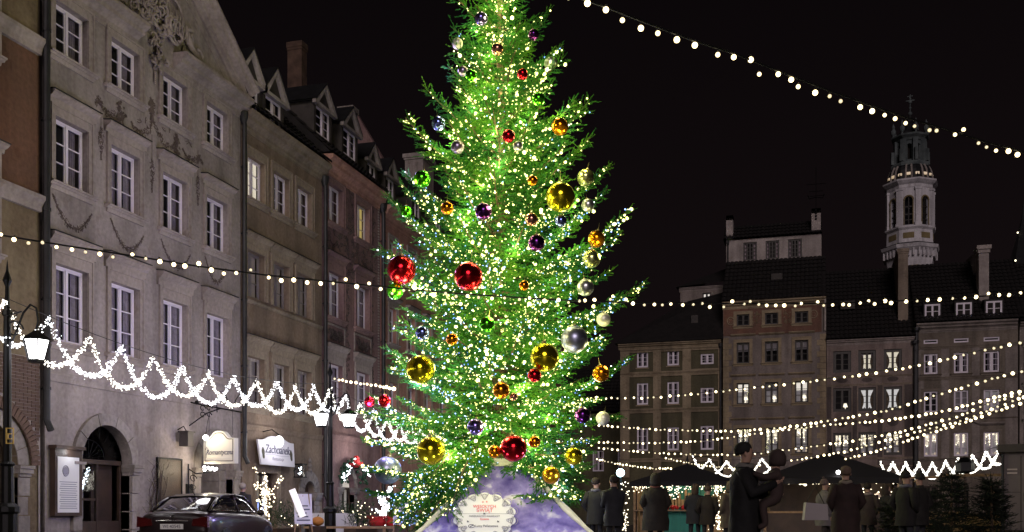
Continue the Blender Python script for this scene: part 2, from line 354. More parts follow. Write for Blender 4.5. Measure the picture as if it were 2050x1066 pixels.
def roof(house, x0, x1, y0, z0, y1, z1, yb=None, zb=None, name='roof'):
    mb = MB(); tiles(mb, x0, x1, y0, z0, y1, z1, .3, 14)
    yb = yb if yb is not None else 2*y1-y0; zb = zb if zb is not None else z0
    mb.add([(x0,y1,z1),(x1,y1,z1),(x1,yb,zb),(x0,yb,zb)], [(0,1,2,3)])
    mb.add([(x0,y0,z0),(x0,y1,z1),(x0,yb,zb),(x1,y0,z0),(x1,y1,z1),(x1,yb,zb)], [(0,2,1),(3,4,5)])
    return obj(name, mb, M['roof'], house)
def drainpipe(house, x, z0, z1, r=.075, y=-.12, mat='pipe'):
    mb = MB().tube([(x,y+.1,z1),(x,y,z1-.35),(x,y,z0+.25),(x,y-.12,z0)], r, 10)
    for k in range(int((z1-z0)/2.2)): mb.lathe([(r*1.25,0),(r*1.25,.07)], 10, (x,y,z0+1+k*2.2)); mb.box(x-.02,x+.02,y,.0,z0+1.01+k*2.2,z0+1.05+k*2.2)
    mb.lathe([(r*1.05,0),(r*2.0,.18),(r*2.2,.34),(r*2.2,.38)], 10, (x,y+.04,z1-.34))
    return obj('drainpipe', mb, M[mat], house)
def dormer(house, xc, w, zb, ht, hp, y0, depth, fm='frame', wm='trim', rows=2, cols=2, wall='slate', inside='curtain', cheek='roof'):
    """dormer: front wall w wide from zb to zb+ht, pediment hp high, at y0 running depth into the roof"""
    d = MB(); x0, x1 = xc-w/2, xc+w/2; fwd = .16
    ww, wz0, wz1 = w-2*fwd, zb+.12, zb+ht-.08
    wall_open(d, x0, x1, zb-.3, zb+ht, [(x0+fwd, x1-fwd, wz0, wz1)], .12, y0)
    d.add([(x0,y0,zb-.3),(x0,y0+depth,zb-.3),(x0,y0+depth,zb+ht),(x0,y0,zb+ht)], [(0,3,2,1)]); d.add([(x1,y0,zb-.3),(x1,y0+depth,zb-.3),(x1,y0+depth,zb+ht),(x1,y0,zb+ht)], [(0,1,2,3)])
    d.add([(x0,y0,zb+ht),(x1,y0,zb+ht),(xc,y0,zb+ht+hp)], [(0,1,2)])
    o = obj('dormer', d, M[wall], house)
    r = MB(); e = .16; f = .18
    a, b, c = (x0-e, zb+ht-.04), (x1+e, zb+ht-.04), (xc, zb+ht+hp+.05)
    for (p, q) in ((a, c), (c, b)):
        r.add([(p[0],y0-f,p[1]),(q[0],y0-f,q[1]),(q[0],y0+depth,q[1]),(p[0],y0+depth,p[1]),(p[0],y0-f,p[1]+.07),(q[0],y0-f,q[1]+.07),(q[0],y0+depth,q[1]+.07),(p[0],y0+depth,p[1]+.07)],
              [(0,1,2,3),(7,6,5,4),(0,4,5,1)])
    obj('dormer_roof', r, M['sheet'], o)
    t = MB(); k = .15
    t.prism_y([(a[0],a[1]-.10),(b[0],b[1]-.10),(b[0],b[1]+.02),(a[0],a[1]+.02)], y0-f+.01, y0-.005)
    for sgn, p in ((1, a), (-1, b)):
        t.prism_y([(p[0],p[1]+.02),(p[0]+sgn*.28,p[1]+.02),(xc,c[1]-k),(xc,c[1]-.005)][::sgn], y0-f+.012, y0-.006)
    obj('pediment', t, M[wm], o)
    wd = window(o, x0+fwd, x1-fwd, wz0, wz1, .05, cols, rows, fm, .05, .07, .025, inside, panes=False, name='dormer_window', y=y0)
    return o
def chimney(house, x0, x1, y0, y1, z0, z1, mat='white_wall', cap=.12, name='chimney'):
    mb = MB().box(x0,x1,y0,y1,z0,z1); mb.prism_z([(x0-cap,y0-cap),(x1+cap,y0-cap),(x1+cap,y1+cap),(x0-cap,y1+cap)], z1-.24, z1)
    mb.box(x0-cap/2,x1+cap/2,y0-cap/2,y1+cap/2,z1-.36,z1-.242)
    return obj(name, mb, M[mat], house)
def text(name, body, mat, parent, loc, rot, size, ext=.004, shear=0, align='CENTER', sx=1):
    c = bpy.data.curves.new(name, 'FONT'); c.body = body; c.size = size; c.extrude = ext; c.align_x = align; c.shear = shear
    c.materials.append(mat); t = bpy.data.objects.new('tmp', c); COL.objects.link(t)
    dg = bpy.context.evaluated_depsgraph_get(); me = bpy.data.meshes.new_from_object(t.evaluated_get(dg)); bpy.data.objects.remove(t)
    o = obj(name, me, mat if not me.materials else None, parent, loc, rot); o.scale = (sx,1,1); return o
def leafcurve(mb, pts, wid, n, rng, y, thick=.012, leaf=.09):
    """carved/painted festoon: overlapping small leaf lozenges along a polyline in the wall plane"""
    pts = [Vector(p) for p in pts]; seg = [(pts[i+1]-pts[i]).length for i in range(len(pts)-1)]; tot = sum(seg)
    for k in range(n):
        s = (k+.5)/n; d = s*tot; i = 0
        while i < len(seg)-1 and d > seg[i]: d -= seg[i]; i += 1
        p = pts[i].lerp(pts[i+1], d/seg[i]); w = wid(s) if callable(wid) else wid
        for j in range(3):
            q = p+Vector((rng.uniform(-w,w), rng.uniform(-w,w))); a = rng.uniform(0,PI); l = leaf*rng.uniform(.5,1.2); b = l*.42
            ca, sa = math.cos(a), math.sin(a); yy = y-thick*rng.uniform(.4,1)
            mb.add([(q.x-ca*l*.5,y,q.y-sa*l*.5),(q.x+sa*b*.5,yy,q.y-ca*b*.5),(q.x+ca*l*.5,y,q.y+sa*l*.5),(q.x-sa*b*.5,yy,q.y+ca*b*.5)], [(0,1,2,3)])
def plight(name, loc, e, col=(1,.9,.8), r=.1, parent=None):
    l = bpy.data.lights.new(name, 'POINT'); l.energy = e; l.color = col; l.shadow_soft_size = r
    o = bpy.data.objects.new(name, l); COL.objects.link(o); o.location = loc; o.parent = parent; return o
LE = 195.0; GE = 30.0
# ================================================================ GROUND
def ground_mat():
    m, N, K, b = newmat('cobblestones'); t = N.new('ShaderNodeTexCoord')
    v = N.new('ShaderNodeTexVoronoi'); v.inputs['Scale'].default_value = 8; K.new(t.outputs['Object'], v.inputs['Vector'])
    v2 = N.new('ShaderNodeTexVoronoi'); v2.feature = 'DISTANCE_TO_EDGE'; v2.inputs['Scale'].default_value = 8; K.new(t.outputs['Object'], v2.inputs['Vector'])
    r = N.new('ShaderNodeValToRGB'); K.new(v.outputs['Color'], r.inputs[0]); r.color_ramp.elements[0].color = (.05,.045,.042,1); r.color_ramp.elements[1].color = (.12,.11,.10,1)
    r2 = N.new('ShaderNodeValToRGB'); K.new(v2.outputs[0], r2.inputs[0]); r2.color_ramp.elements[1].position = .12; r2.color_ramp.elements[0].color = (.25,.25,.25,1)
    q = N.new('ShaderNodeMixRGB'); q.blend_type = 'MULTIPLY'; q.inputs[0].default_value = 1; K.new(r.outputs[0], q.inputs[1]); K.new(r2.outputs[0], q.inputs[2]); K.new(q.outputs[0], b.inputs['Base Color'])
    bp = N.new('ShaderNodeBump'); bp.inputs['Strength'].default_value = .7; bp.inputs['Distance'].default_value = .03; K.new(v2.outputs[0], bp.inputs['Height']); K.new(bp.outputs[0], b.inputs['Normal'])
    b.inputs['Roughness'].default_value = .45; return m
M['cobble'] = ground_mat()
struct('ground', MB().add([(-400,-120,0),(400,-120,0),(400,600,0),(-400,600,0)], [(0,1,2,3)]), M['cobble'])
M['slab'] = solid('granite_slab', (.13,.12,.115), .6, bump=.3, var=.25)
pv = MB()
for i in range(100):
    y = 8+i*.7
    if y > 77: break
    for j in range(3): pv.box(-DW+.05+j*.8, -DW+.83+j*.8, y, y+.68, .0, .13)
pv.box(-DW+2.45, -DW+2.6, 8, 77, 0, .135)
struct('pavement', pv, M['slab'])
# ================================================================ LEFT ROW
def lhouse(y0, y1, label, name='house'):
    return thing(name, label, 'house', (-DW, y0, 0), R(90)), y0
# ---- house 0: ochre and rust plaster over a brick ground floor with a stone arch
Y0 = 12.0; W0 = 21.12-Y0
h0 = thing('town_house', 'ochre and rust plastered house with brown brick ground floor at the left edge', 'house', (-DW, Y0, 0), R(90))
def u0(u): return LY(u)-Y0
acx, asp = 19.42-Y0, 2.12
mb = wall_open(MB(), 0, W0, 0, 20, [(acx-.97, acx+.97, 0, asp+.97, True), (6.4, 7.63, 11.6, 13.6), (6.4,7.63,7.0,9.2), (3.0,4.2,11.6,13.6),(3.0,4.2,7.0,9.2)], .35)
body_box(mb, W0, 10, 20); obj('wall', mb, M['h0'], h0)
zA, zB = LZ(40, 78)-.15, LZ(40, 395)-.15
rp = wall_open(MB(), .01, W0-.02, zB+.35, zA-.02, [(6.4, 7.63, 11.6, 13.6), (3.0,4.2,11.6,13.6)], .03, -.008); obj('rust_plaster_field', rp, M['h0r'], h0)
band(h0, 0, W0-.03, zA, zA+.42, .16); band(h0, 0, W0-.03, zB-.05, zB+.36, .16)
cornice(h0, 0, W0-.03, 19.4, .6, .4)
for x in (3.0, 6.4):
    for z0_, z1_ in ((11.6,13.6),(7.0,9.2)):
        o = window(h0, x, x+(1.23 if x > 5 else 1.2), z0_, z1_, .2); surround(o, 1.23 if x > 5 else 1.2, z1_-z0_, .2, hood=.2)
roof(h0, -.3, W0-.02, -.4, 20.05, 4.5, 25)
drainpipe(h0, W0+.06, 3.0, 19.6, .085, -.16)
# bricks, each one its own part
bz1 = 4.75; BL, BH, BJ = .25, .068, .012
field = MB()   # mortar bed, with the arch cut out
nA = 24; Ro = 1.62
arcp = [(acx-Ro*math.cos(PI*k/nA), asp+Ro*math.sin(PI*k/nA)) for k in range(nA+1)]
for k in range(nA):
    (p, q), (s, t) = arcp[k], arcp[k+1]; field.add([(p,-.03,q),(s,-.03,t),(s,-.03,bz1),(p,-.03,bz1)], [(0,1,2,3)])
x_l = acx-Ro-.55
field.add([(x_l,-.03,0),(acx-Ro,-.03,0),(acx-Ro,-.03,bz1),(x_l,-.03,bz1),(acx+Ro,-.03,0),(W0-.02,-.03,0),(W0-.02,-.03,bz1),(acx+Ro,-.03,bz1),(W0-.02,0,0),(W0-.02,0,bz1)], [(0,1,2,3),(4,5,6,7),(5,8,9,6)])
field.add([(x_l,-.03,bz1),(W0-.02,-.03,bz1),(W0-.02,0,bz1),(x_l,0,bz1)], [(0,1,2,3)])
obj('mortar_bed', field, M['mortar'], h0)
rng = random.Random(3); cand = []
bzones = [(acx+1.62+.0, W0-.03), (x_l, acx-1.62)]
z = .02; row = 0
while z < bz1-.07:
    x = x_l-(row%2)*.13
    while x < W0-.05:
        l = BL if (row+int(x*7))%3 else BL*.48
        a, b = max(x, x_l), min(x+l, W0-.04)
        cx, cz = (a+b)/2, z+BH/2
        inside = (abs(cx-acx) < Ro+.02 and cz < asp) or (cz >= asp and math.hypot(cx-acx, cz-asp) < Ro+.06)
        if b-a > .06 and not inside: cand.append((a, b, z))
        x += l+BJ
    z += BH+BJ; row += 1
cand.sort(key=lambda c: -c[0]); brest = MB()
bm_cache = {}
for i, (a, b, z) in enumerate(cand):
    if i < 300:
        w = round(b-a, 2)
        if w not in bm_cache:
            bm_cache[w] = MB().box(-w/2, w/2, -.012, .02, 0, BH).mesh('brick'); bm_cache[w].materials.append(M['brick'])
        o = bpy.data.objects.new('brick', bm_cache[w]); COL.objects.link(o); o.parent = h0
        o.location = ((a+b)/2, -.034-rng.random()*.006, z); o.rotation_euler = (0, rng.uniform(-.012,.012), 0)
    else: brest.box(a, b, -.044, -.02, z, z+BH)
if brest.v: stuff(obj('brickwork', brest, M['brick'], h0))
ring = obj('brick_arch', MB().box(acx+1.36, acx+1.60, -.05, .0, 0, .02), M['mortar'], h0)
for k in range(38):                                           # voussoir bricks
    a = PI*(k+.5)/38; q = MB().box(-.14, .14, -.045, .0, -.052, .052)
    if k == 0: vm = q.mesh('voussoir_brick'); vm.materials.append(M['brick'])
    o = bpy.data.objects.new('voussoir_brick', vm); COL.objects.link(o); o.parent = ring
    o.location = (acx+1.48*math.cos(a), -.05-(k%2)*.006, asp+1.48*math.sin(a)); o.rotation_euler = (0, -a, 0)
def stone_arch(house, cx, sp, ri, ro, zb, nst, nj, proud=.09, dep=.3, mat='stone', name='stone_portal', groove=.012, impost=True, y=0):
    """arched stone surround: voussoirs, imposts and jamb blocks are separate stones"""
    root = obj(name, MB().box(cx-ro-.03, cx+ro+.03, y-.02, y-.001, zb, zb+.10), M[mat], house)
    for k in range(nst):
        a0, a1 = PI*k/nst+groove/ro, PI*(k+1)/nst-groove/ro; q = MB(); n = 4
        pts = [(ri*math.cos(a0+(a1-a0)*i/n), ri*math.sin(a0+(a1-a0)*i/n)) for i in range(n+1)]+[(ro*math.cos(a1-(a1-a0)*i/n), ro*math.sin(a1-(a1-a0)*i/n)) for i in range(n+1)]
        q.prism_y(pts, y-proud, y+dep); pr = [(x*1.0, z) for x, z in pts]
        obj('voussoir', q, M[mat], root, (cx, 0, sp))
    for sx in (-1, 1):
        if impost:
            e = .07; a, b = sorted((cx+sx*(ri-.02), cx+sx*(ro+e)))
            obj('impost', MB().box(a, b, y-proud-.07, y+dep, sp-.20, sp-.085).box(a+.03, b-.03, y-proud-.03, y+dep, sp-.28, sp-.202).box(a-.02, b+.02, y-proud-.10, y+dep, sp-.083, sp-.01), M[mat], root)
        hh = (sp-.29-zb)/nj
        for j in range(nj):
            e = .02 if j % 2 else -.03; a, b = sorted((cx+sx*ri, cx+sx*(ro+e)))
            obj('jamb_stone', MB().box(a, b, y-proud+(.0 if j%2 else .018), y+dep, zb+j*hh+groove, zb+(j+1)*hh-groove), M[mat], root)
    return root
stone_arch(h0, acx, asp, .97, 1.33, .0, 9, 4, .02, .35)
obj('door', MB().box(acx-.96, acx+.96, .36, .42, 0, 3.08), M['wood'], h0)
# ---- house 1: grey plaster, pediment, painted festoons
Y1 = 21.3; W1 = 30.36-Y1
h1 = thing('town_house', 'tall grey plastered house with carved triangular pediment and painted festoons', 'house', (-DW, Y1, 0), R(90))
c1 = [21.64-Y1, 23.77-Y1, 26.08-Y1, 28.34-Y1]; ww = 1.21
rows1 = [(12.50,13.84),(9.27,10.93),(5.28,7.24)]
ops = [(x, x+ww, a, b) for x in c1 for a, b in rows1]
pcx, psp = 23.56-Y1, 2.30; p2x, p2s = 28.93-Y1, 2.36
ops += [(pcx-1.02, pcx+1.02, 0, psp+1.02, True), (p2x-.95, p2x+.95, 0, p2s+.95, True)]
H1 = 14.8
mb = wall_open(MB(), 0, W1, 0, H1, ops, .24); body_box(mb, W1, 10, H1); obj('wall', mb, M['h1'], h1)
ins = ['curtain','curtain','curtain','curtain','curtain','right','curtain','curtain','right','right','right','right']
for r, (a, b) in enumerate(rows1):
    for c, x in enumerate(c1):
        o = window(h1, x, x+ww, a, b, .15, inside=ins[r*4+c])
        surround(o, ww, b-a, .15, .17 if r else .2, .05, sill=True, hood=(0, .26, .38)[r], head=(.05, .10, .16)[r])
band(h1, 0, W1, 4.26, 4.52, .07, 'h1')
# pediment
pw = W1; cz = 14.28; ph = 16.72
mb = MB().add([(0,-.02,cz+.5),(W1,-.02,cz+.5),(W1/2,-.02,cz+.5+ph-14.0+.6),(0,6,cz+.5),(W1,6,cz+.5),(W1/2,6,cz+.5+ph-14.0+.6)], [(0,1,2),(3,5,4),(0,2,5,3),(1,4,5,2)])
obj('gable', mb, M['h1'], h1)
gapx = (3.55, 5.3)                                             # the cornice breaks round the cartouche
for a, b in ((-.05, gapx[0]), (gapx[1], W1+.05)): cornice(h1, a, b, 14.0, .62, .5, 'trim', 'cornice')
apex = cz+.5+ph-14.0+.6
for s in (-1, 1):
    L_ = math.hypot(W1/2+.2, apex-cz-.45); ang = math.atan2(apex-cz-.45, W1/2+.2)
    q = MB(); prof = [(.02,-.32),(-.10,-.32),(-.13,-.24),(-.22,-.22),(-.25,-.12),(-.42,-.05),(-.45,.06),(-.55,.10),(-.55,.18),(.02,.20)]
    q.prism_x(prof, 0, L_)
    Mt = Matrix.Translation((W1/2, 0, apex+.1)) @ Matrix.Rotation(ang if s > 0 else PI-ang, 4, 'Y')
    if s < 0: Mt = Matrix.Translation((W1/2, 0, apex+.1)) @ Matrix.Scale(-1, 4, (1,0,0)) @ Matrix.Rotation(ang, 4, 'Y')
    obj('raking_cornice', q.tf(Mt), M['trim'], h1)
    q2 = MB().prism_x([(.0,-.62),(-.05,-.62),(-.07,-.5),(.0,-.48)], .3, L_-.5).tf(Mt); obj('raking_moulding', q2, M['trim'], h1)
rr = MB()
for s in (0, 1):
    x0_, x1_ = (0, W1/2) if s == 0 else (W1, W1/2)
    rr.add([(x0_,-.3,cz+.55),(x1_,-.3,apex+.32),(x1_,9.8,apex+.32),(x0_,9.8,cz+.55)], [(0,1,2,3)])
obj('roof', rr, M['roof'], h1)
# carved cartouche, lion-like scrollwork
rng = random.Random(11); q = MB(); ccx = 4.45
for (cx, cz_, w, h) in ((3.75, 15.55, .42, .62), (5.15, 15.45, .42, .62)):
    q.lathe([(.01,-.16),(.7,-.12),(1.0,-.02),(1.0,.0)], 18, (0,0,0)).tf(Matrix.Translation((cx,0,cz_)) @ Matrix.Diagonal((w,1,h,1)) @ Matrix.Rotation(PI/2, 4, 'X') , len(q.v)-18*4)
    for k in range(3): q.tube([(cx+w*1.05*math.cos(t), -.16, cz_+h*1.05*math.sin(t)) for t in [2*PI*i/20 for i in range(21)]], .05-.01*k, 5)
    for k in range(5):
        q.tube([(cx-w*.7+k*w*.35, -.20, cz_-h*.6), (cx-w*.5+k*w*.35, -.2, cz_+h*.6)], .014, 4); q.tube([(cx-w*.7+k*w*.35, -.20, cz_+h*.6), (cx-w*.5+k*w*.35, -.2, cz_-h*.6)], .014, 4)
def scroll(q, cx, cz_, r, turns, a0, rad, y=-.14, dirn=1):
    pts = []
    for i in range(int(14*turns)+1):
        t = i/14; a = a0+dirn*2*PI*t; rr_ = r*(1-t/turns*.85); pts.append((cx+rr_*math.cos(a), y-.04*math.sin(i*.5), cz_+rr_*math.sin(a)))
    q.tube(pts, [rad*(1-.5*i/len(pts)) for i in range(len(pts))], 6)
for i in range(46):
    t = rng.random(); s = rng.choice((-1, 1))
    cx = ccx+s*(.15+rng.random()*1.3); zz = 14.9+rng.random()*1.2*(1-abs(cx-ccx)/1.9)
    scroll(q, cx, zz, rng.uniform(.10,.26), rng.uniform(.6,1.5), rng.uniform(0,6.3), rng.uniform(.025,.055), -rng.uniform(.06,.22), rng.choice((-1,1)))
for i in range(40): scroll(q, ccx+rng.gauss(0,.5), 14.7+rng.random()*.9, rng.uniform(.10,.22), rng.uniform(.5,1.1), rng.uniform(0,6.3), rng.uniform(.03,.06), -rng.uniform(.08,.2), rng.choice((-1,1)))
for s in (-1, 1):                                             # side volutes reaching down the pediment
    scroll(q, ccx+s*1.55, 15.3, .28, 1.6, 1, .07, -.12, s); scroll(q, ccx+s*2.0, 14.95, .2, 1.5, 2, .06, -.12, -s)
    q.tube([(ccx+s*1.3,-.12,15.6),(ccx+s*1.55,-.15,15.05),(ccx+s*1.9,-.14,14.95),(ccx+s*2.4,-.12,14.72),(ccx+s*2.55,-.1,14.74)], [.08,.10,.09,.07,.03], 6)
for i in range(26): scroll(q, ccx-.1+rng.gauss(0,.22)*(1-.6*i/26), 14.6-i*.036, rng.uniform(.08,.16)*(1-.4*i/26), rng.uniform(.5,1.0), rng.uniform(0,6.3), rng.uniform(.03,.05), -rng.uniform(.06,.18), rng.choice((-1,1)))
for i in range(7): q.ball((ccx-.1, -.08, 13.62-i*.055), .045-.003*i, 6, 4)
obj('cartouche', q, M['trim'], h1, smooth=True)
def ldx(u): return LY(u)-Y1
# painted festoons (each small leaf cut into thin relief)
q = MB(); rng = random.Random(5)
def lp(u, v): return (LY(u)-Y1, LZ(u, v))
tops = [(193,200),(235,240),(302,215),(345,290),(398,320)]
segs = [[(197,205),(207,220),(225,237),(243,238),(252,232)], [(262,245),(272,262),(285,270),(298,260),(305,240)], [(305,240),(318,270),(330,290),(343,296),(352,290)], [(365,298),(375,318),(388,322),(400,312)]]
for s in segs: leafcurve(q, [lp(*p) for p in s], lambda t: .02+.085*math.sin(PI*t), 46, rng, -.002, .014, .10)
figs = [(238,238,.26,.85),(302,225,.16,.7),(352,300,.24,.8)]
for (u, v, w, h) in figs:
    for k in range(75):
        t = rng.random(); px, pz = lp(u, v); x = px+rng.gauss(0, w*.36)*(1-.35*abs(2*t-1)); zz = pz-h*.5+h*t
        leafcurve(q, [(x, zz), (x+.05, zz+.09)], .02, 1, rng, -.002, .016, .13)
for (u, v) in ((197,203),(303,208),(399,322)): leafcurve(q, [lp(u-5,v+5),lp(u,v-6),lp(u+6,v+6)], .06, 26, rng, -.002, .014, .09)
for (u, va, vb) in ((202,255,320),(304,320,385),(396,352,412)):
    px, z1_ = lp(u, va); _, z0_ = lp(u, vb); _, zt = lp(u, va-50)
    q.tube([(px,-.004,z1_),(px,-.004,zt)], .009, 4, False)
    leafcurve(q, [(px,z1_),(px,z0_)], lambda t: .11*math.sin(PI*min(1,t*1.1)+.2), 40, rng, -.002, .014, .09)
for (u, v) in ((212,225),(225,222),(277,240),(292,243),(328,258),(340,262),(372,282),(382,290)):
    px, pz = lp(u, v); scroll(q, px, pz, .10, 1.3, rng.random()*6, .010, -.006)
obj('painted_frieze', q, M['decor'], h1)
for (a, b, c, d, e) in ((105,388,150,440,183),(221,437,252,486,287),(322,478,350,524,381),(410,513,430,552,452)):
    q = MB(); xa, xb = LY(a)-Y1, LY(e)-Y1; za = LZ(a, b); zm = za-.62
    pts = [(xa+(xb-xa)*t, za-.62*(1-(2*t-1)**2)-.12*t) for t in [i/10 for i in range(11)]]
    leafcurve(q, pts, lambda t: .012+.07*math.sin(PI*t), 60, rng, -.002, .016, .085)
    q.tube([(p[0],-.004,p[1]) for p in pts], .014, 5, False); obj('painted_festoon', q, M['decor'], h1)
drainpipe(h1, W1+.03, 2.6, 14.2, .075, -.14)
# portal 1
stone_arch(h1, pcx, psp, 1.02, 1.33, .0, 5, 4, .10, .24)
d = obj('door', MB().box(pcx-1.0, pcx-.93, .26,.34,0,psp).box(pcx+.93, pcx+1.0, .26,.34,0,psp).box(pcx-.99, pcx+.99, .24,.36,psp-.02,psp+.10).box(pcx-.02, pcx+.06,.26,.34,.0,psp-.02)
   .box(pcx-.93,pcx+.93,.27,.33,0,.75).box(pcx+.06,pcx+.93,.5,.55,.75,psp-.02).box(pcx-.93,pcx-.02,.28,.32,1.30,1.36), M['wood'], h1)
obj('glass_leaf', MB().box(pcx-.93,pcx-.02,.30,.306,.75,psp-.02), M['pane'], d)
obj('interior_panel', MB().box(pcx-.9,pcx-.1,.62,.64,.8,1.75), M['blind'], d)
q = MB().tube([(pcx+.62*math.cos(PI*i/14)-.3, .29, psp+.12+.5*math.sin(PI*i/14)) for i in range(15)], .016, 5)
for i in range(9): a = PI*(i+.5)/9; q.tube([(pcx-.3,.29,psp+.12),(pcx-.3+.6*math.cos(a),.29,psp+.12+.5*math.sin(a))], .009, 4); scroll(q, pcx-.3+.45*math.cos(a), psp+.12+.36*math.sin(a), .08, 1.4, a, .008, .29)
for i in range(8): a = PI*(i+.5)/8; q.tube([(pcx+.62*math.cos(a),.29,psp+.12+.55*math.sin(a)),(pcx+1.0*math.cos(a),.29,psp+.02+1.0*math.sin(a))], .009, 4); scroll(q, pcx+.8*math.cos(a), psp+.1+.78*math.sin(a), .09, 1.4, a, .008, .29)
obj('fanlight_grille', q, M['iron'], d)
obj('fanlight_glass', MB().prism_y([(pcx+.99*math.cos(PI*i/16), psp+.1+.9*math.sin(PI*i/16)) for i in range(17)], .33, .336), M['pane'], d)
q = MB(); rng = random.Random(8)
for (cx, cz_, dx) in ((pcx-.86, 1.85, .05), (pcx+.0-.25, 1.88, -.28)):
    for i in range(60): t = rng.random(); q.ball((cx+dx*t+rng.gauss(0,.05*(1-t)+.012), .33, cz_+.3-.62*t+rng.gauss(0,.02)), rng.uniform(.008,.013), 4, 3)
obj('hanging_lights', q, M['fairyw'], d)
obj('step', MB().box(pcx-1.3,pcx+1.3,-.5,.2,.13,.26), M['stone'], h1)
# portal 2: lit stone reveal behind the hanging sign
stone_arch(h1, p2x, p2s, .95, 1.28, .0, 5, 4, .06, .9)
q = MB()
for j, (a, b) in enumerate(((.1,.72),(.74,1.36),(1.38,1.99),(2.0,2.35),(2.37,2.9))): q.box(p2x+.55, p2x+.95, .25, .95, a, b)
q.box(p2x+.45,p2x+.97,.22,.96,1.36,1.44)
obj('reveal_stones', q, M['stone'], h1)
obj('inner_door', MB().box(p2x-.95,p2x+.55,.92,.98,0,3.2), M['wood'], h1)
# wall things
q = MB().box(25.83-Y1, 26.93-Y1, -.05, .0, .9, 2.5)
nb = obj('notice_board', MB().box(0,1.1,-.06,-.01,0,1.68), M['wood'], None); nb.parent = None
nb.location = (-DW, 25.83, .85); nb.rotation_euler = (0,0,R(90)); tag(nb, 'dark wooden notice board on the grey wall beside bare vines', 'board')
obj('frame', MB().box(-.05,0,-.08,0,-.05,1.73).box(1.1,1.15,-.08,0,-.05,1.73).box(0,1.1,-.08,0,1.68,1.73).box(0,1.1,-.08,0,-.05,0), M['iron'], nb)
pl_ = obj('wall_plaque', MB().box(0,.34,-.03,0,0,.46), M['iron']); pl_.location = (-DW+.001, 27.25, 1.38); pl_.rotation_euler = (0,0,R(90)); tag(pl_, 'small dark square plaque low on the grey wall', 'plaque')
rng = random.Random(21)
vine = MB()
for i in range(16):
    p = Vector((.05, 25.55+rng.uniform(0,.3), .1)); pts = [p.copy()]
    for k in range(9): p = p+Vector((rng.uniform(-.01,.012), rng.gauss(.02,.10), rng.uniform(.18,.36))); pts.append(p.copy())
    pts = [Vector((max(.03,a.x), a.y, a.z)) for a in pts[:rng.randint(6,10)]]
    vine.tube(pts, [.018*(1-j/len(pts))+.004 for j in range(len(pts))], 4)
    for a in pts[3:]: vine.tube([a, a+Vector((.02,rng.uniform(-.5,.5),rng.uniform(0,.35)))], .004, 3)
v = obj('climbing_vine', vine, M['wood'], None, (-DW, 0, 0)); tag(v, 'bare leafless vine climbing the grey wall beside the notice board', 'plant')
# ---- house 2: olive brown, dormers
Y2 = 30.45; W2 = 36.25-Y2
h2 = thing('town_house', 'olive brown house with three bays of windows, heavy cornice and one lit upper window', 'house', (-DW, Y2, 0), R(90))
c2 = [(30.76-Y2,31.90-Y2),(32.50-Y2,33.64-Y2),(34.23-Y2,35.37-Y2)]; rows2 = [(11.55,13.0),(8.25,9.82),(4.55,6.25)]
ops = [(a, b, z0_, z1_) for a, b in c2 for z0_, z1_ in rows2]
s2 = 31.75-Y2; ax2 = 35.15-Y2
ops += [(31.35-Y2, 32.75-Y2, .3, 2.35), (ax2-.42, ax2+.42, 0, 2.15, True)]
mb = wall_open(MB(), 0, W2, 0, 14.2, ops, .26); body_box(mb, W2, 10, 14.2); obj('wall', mb, M['h2'], h2)
for r, (z0_, z1_) in enumerate(rows2):
    for c, (a, b) in enumerate(c2):
        if r == 0: o = window(h2, a, b, z0_, z1_, .16, inside='lit' if c == 0 else 'curtain')
        elif r == 1: o = window(h2, a, b, z0_, z1_, .2, 2, 3, 'shutter', inside='blind', panes=False)
        else: o = window(h2, a, b, z0_, z1_, .2, 2, 3, 'trimw', inside='blind' if c < 2 else 'right', panes=True)
        surround(o, b-a, z1_-z0_, .2 if r else .16, .17, .05, 'trim2', sill=(r != 1), hood=(0,.30,.34)[r], head=(.12,.06,.14)[r])
band(h2, 0, W2, 8.02, 8.16, .05, 'trim2', 'sill_course'); band(h2, 0, W2, 3.75, 3.96, .07, 'h2')
cornice(h2, -.02, W2+.05, 13.72, .66, .42, 'trim2')
roof(h2, -.1, W2+.1, -.35, 14.42, 5.0, 19.6, 10, 14.2)
for xc, z_ in ((30.95-Y2, 14.42), (32.55-Y2, 14.42)): dormer(h2, xc, 1.45, z_, 1.15, .95, .0, 2.5, wall='slate', wm='trimw')
drainpipe(h2, W2+.03, 1.4, 13.9, .08, -.14)
# doorway, sign lamp
M['litd'] = emis('lit_window_dim', (1.0,.78,.50), .22)
o = window(h2, 31.35-Y2, 32.75-Y2, .3, 2.35, .2, 2, 2, 'wood', inside='litd', name='shop_window'); surround(o, 1.4, 2.05, .2, .16, .06, 'trim2', sill=False, head=.12)
stone_arch(h2, ax2, 1.73, .42, .80, .0, 11, 7, .07, .26)
obj('door', MB().box(ax2-.42, ax2+.42, .24, .3, 0, 2.1), M['wood'], h2)
obj('keystone_finial', MB().lathe([(.10,0),(.06,.12),(.11,.2),(.05,.3),(.09,.36),(.02,.5)], 8, (ax2,-.05,2.52)), M['stone'], h2)
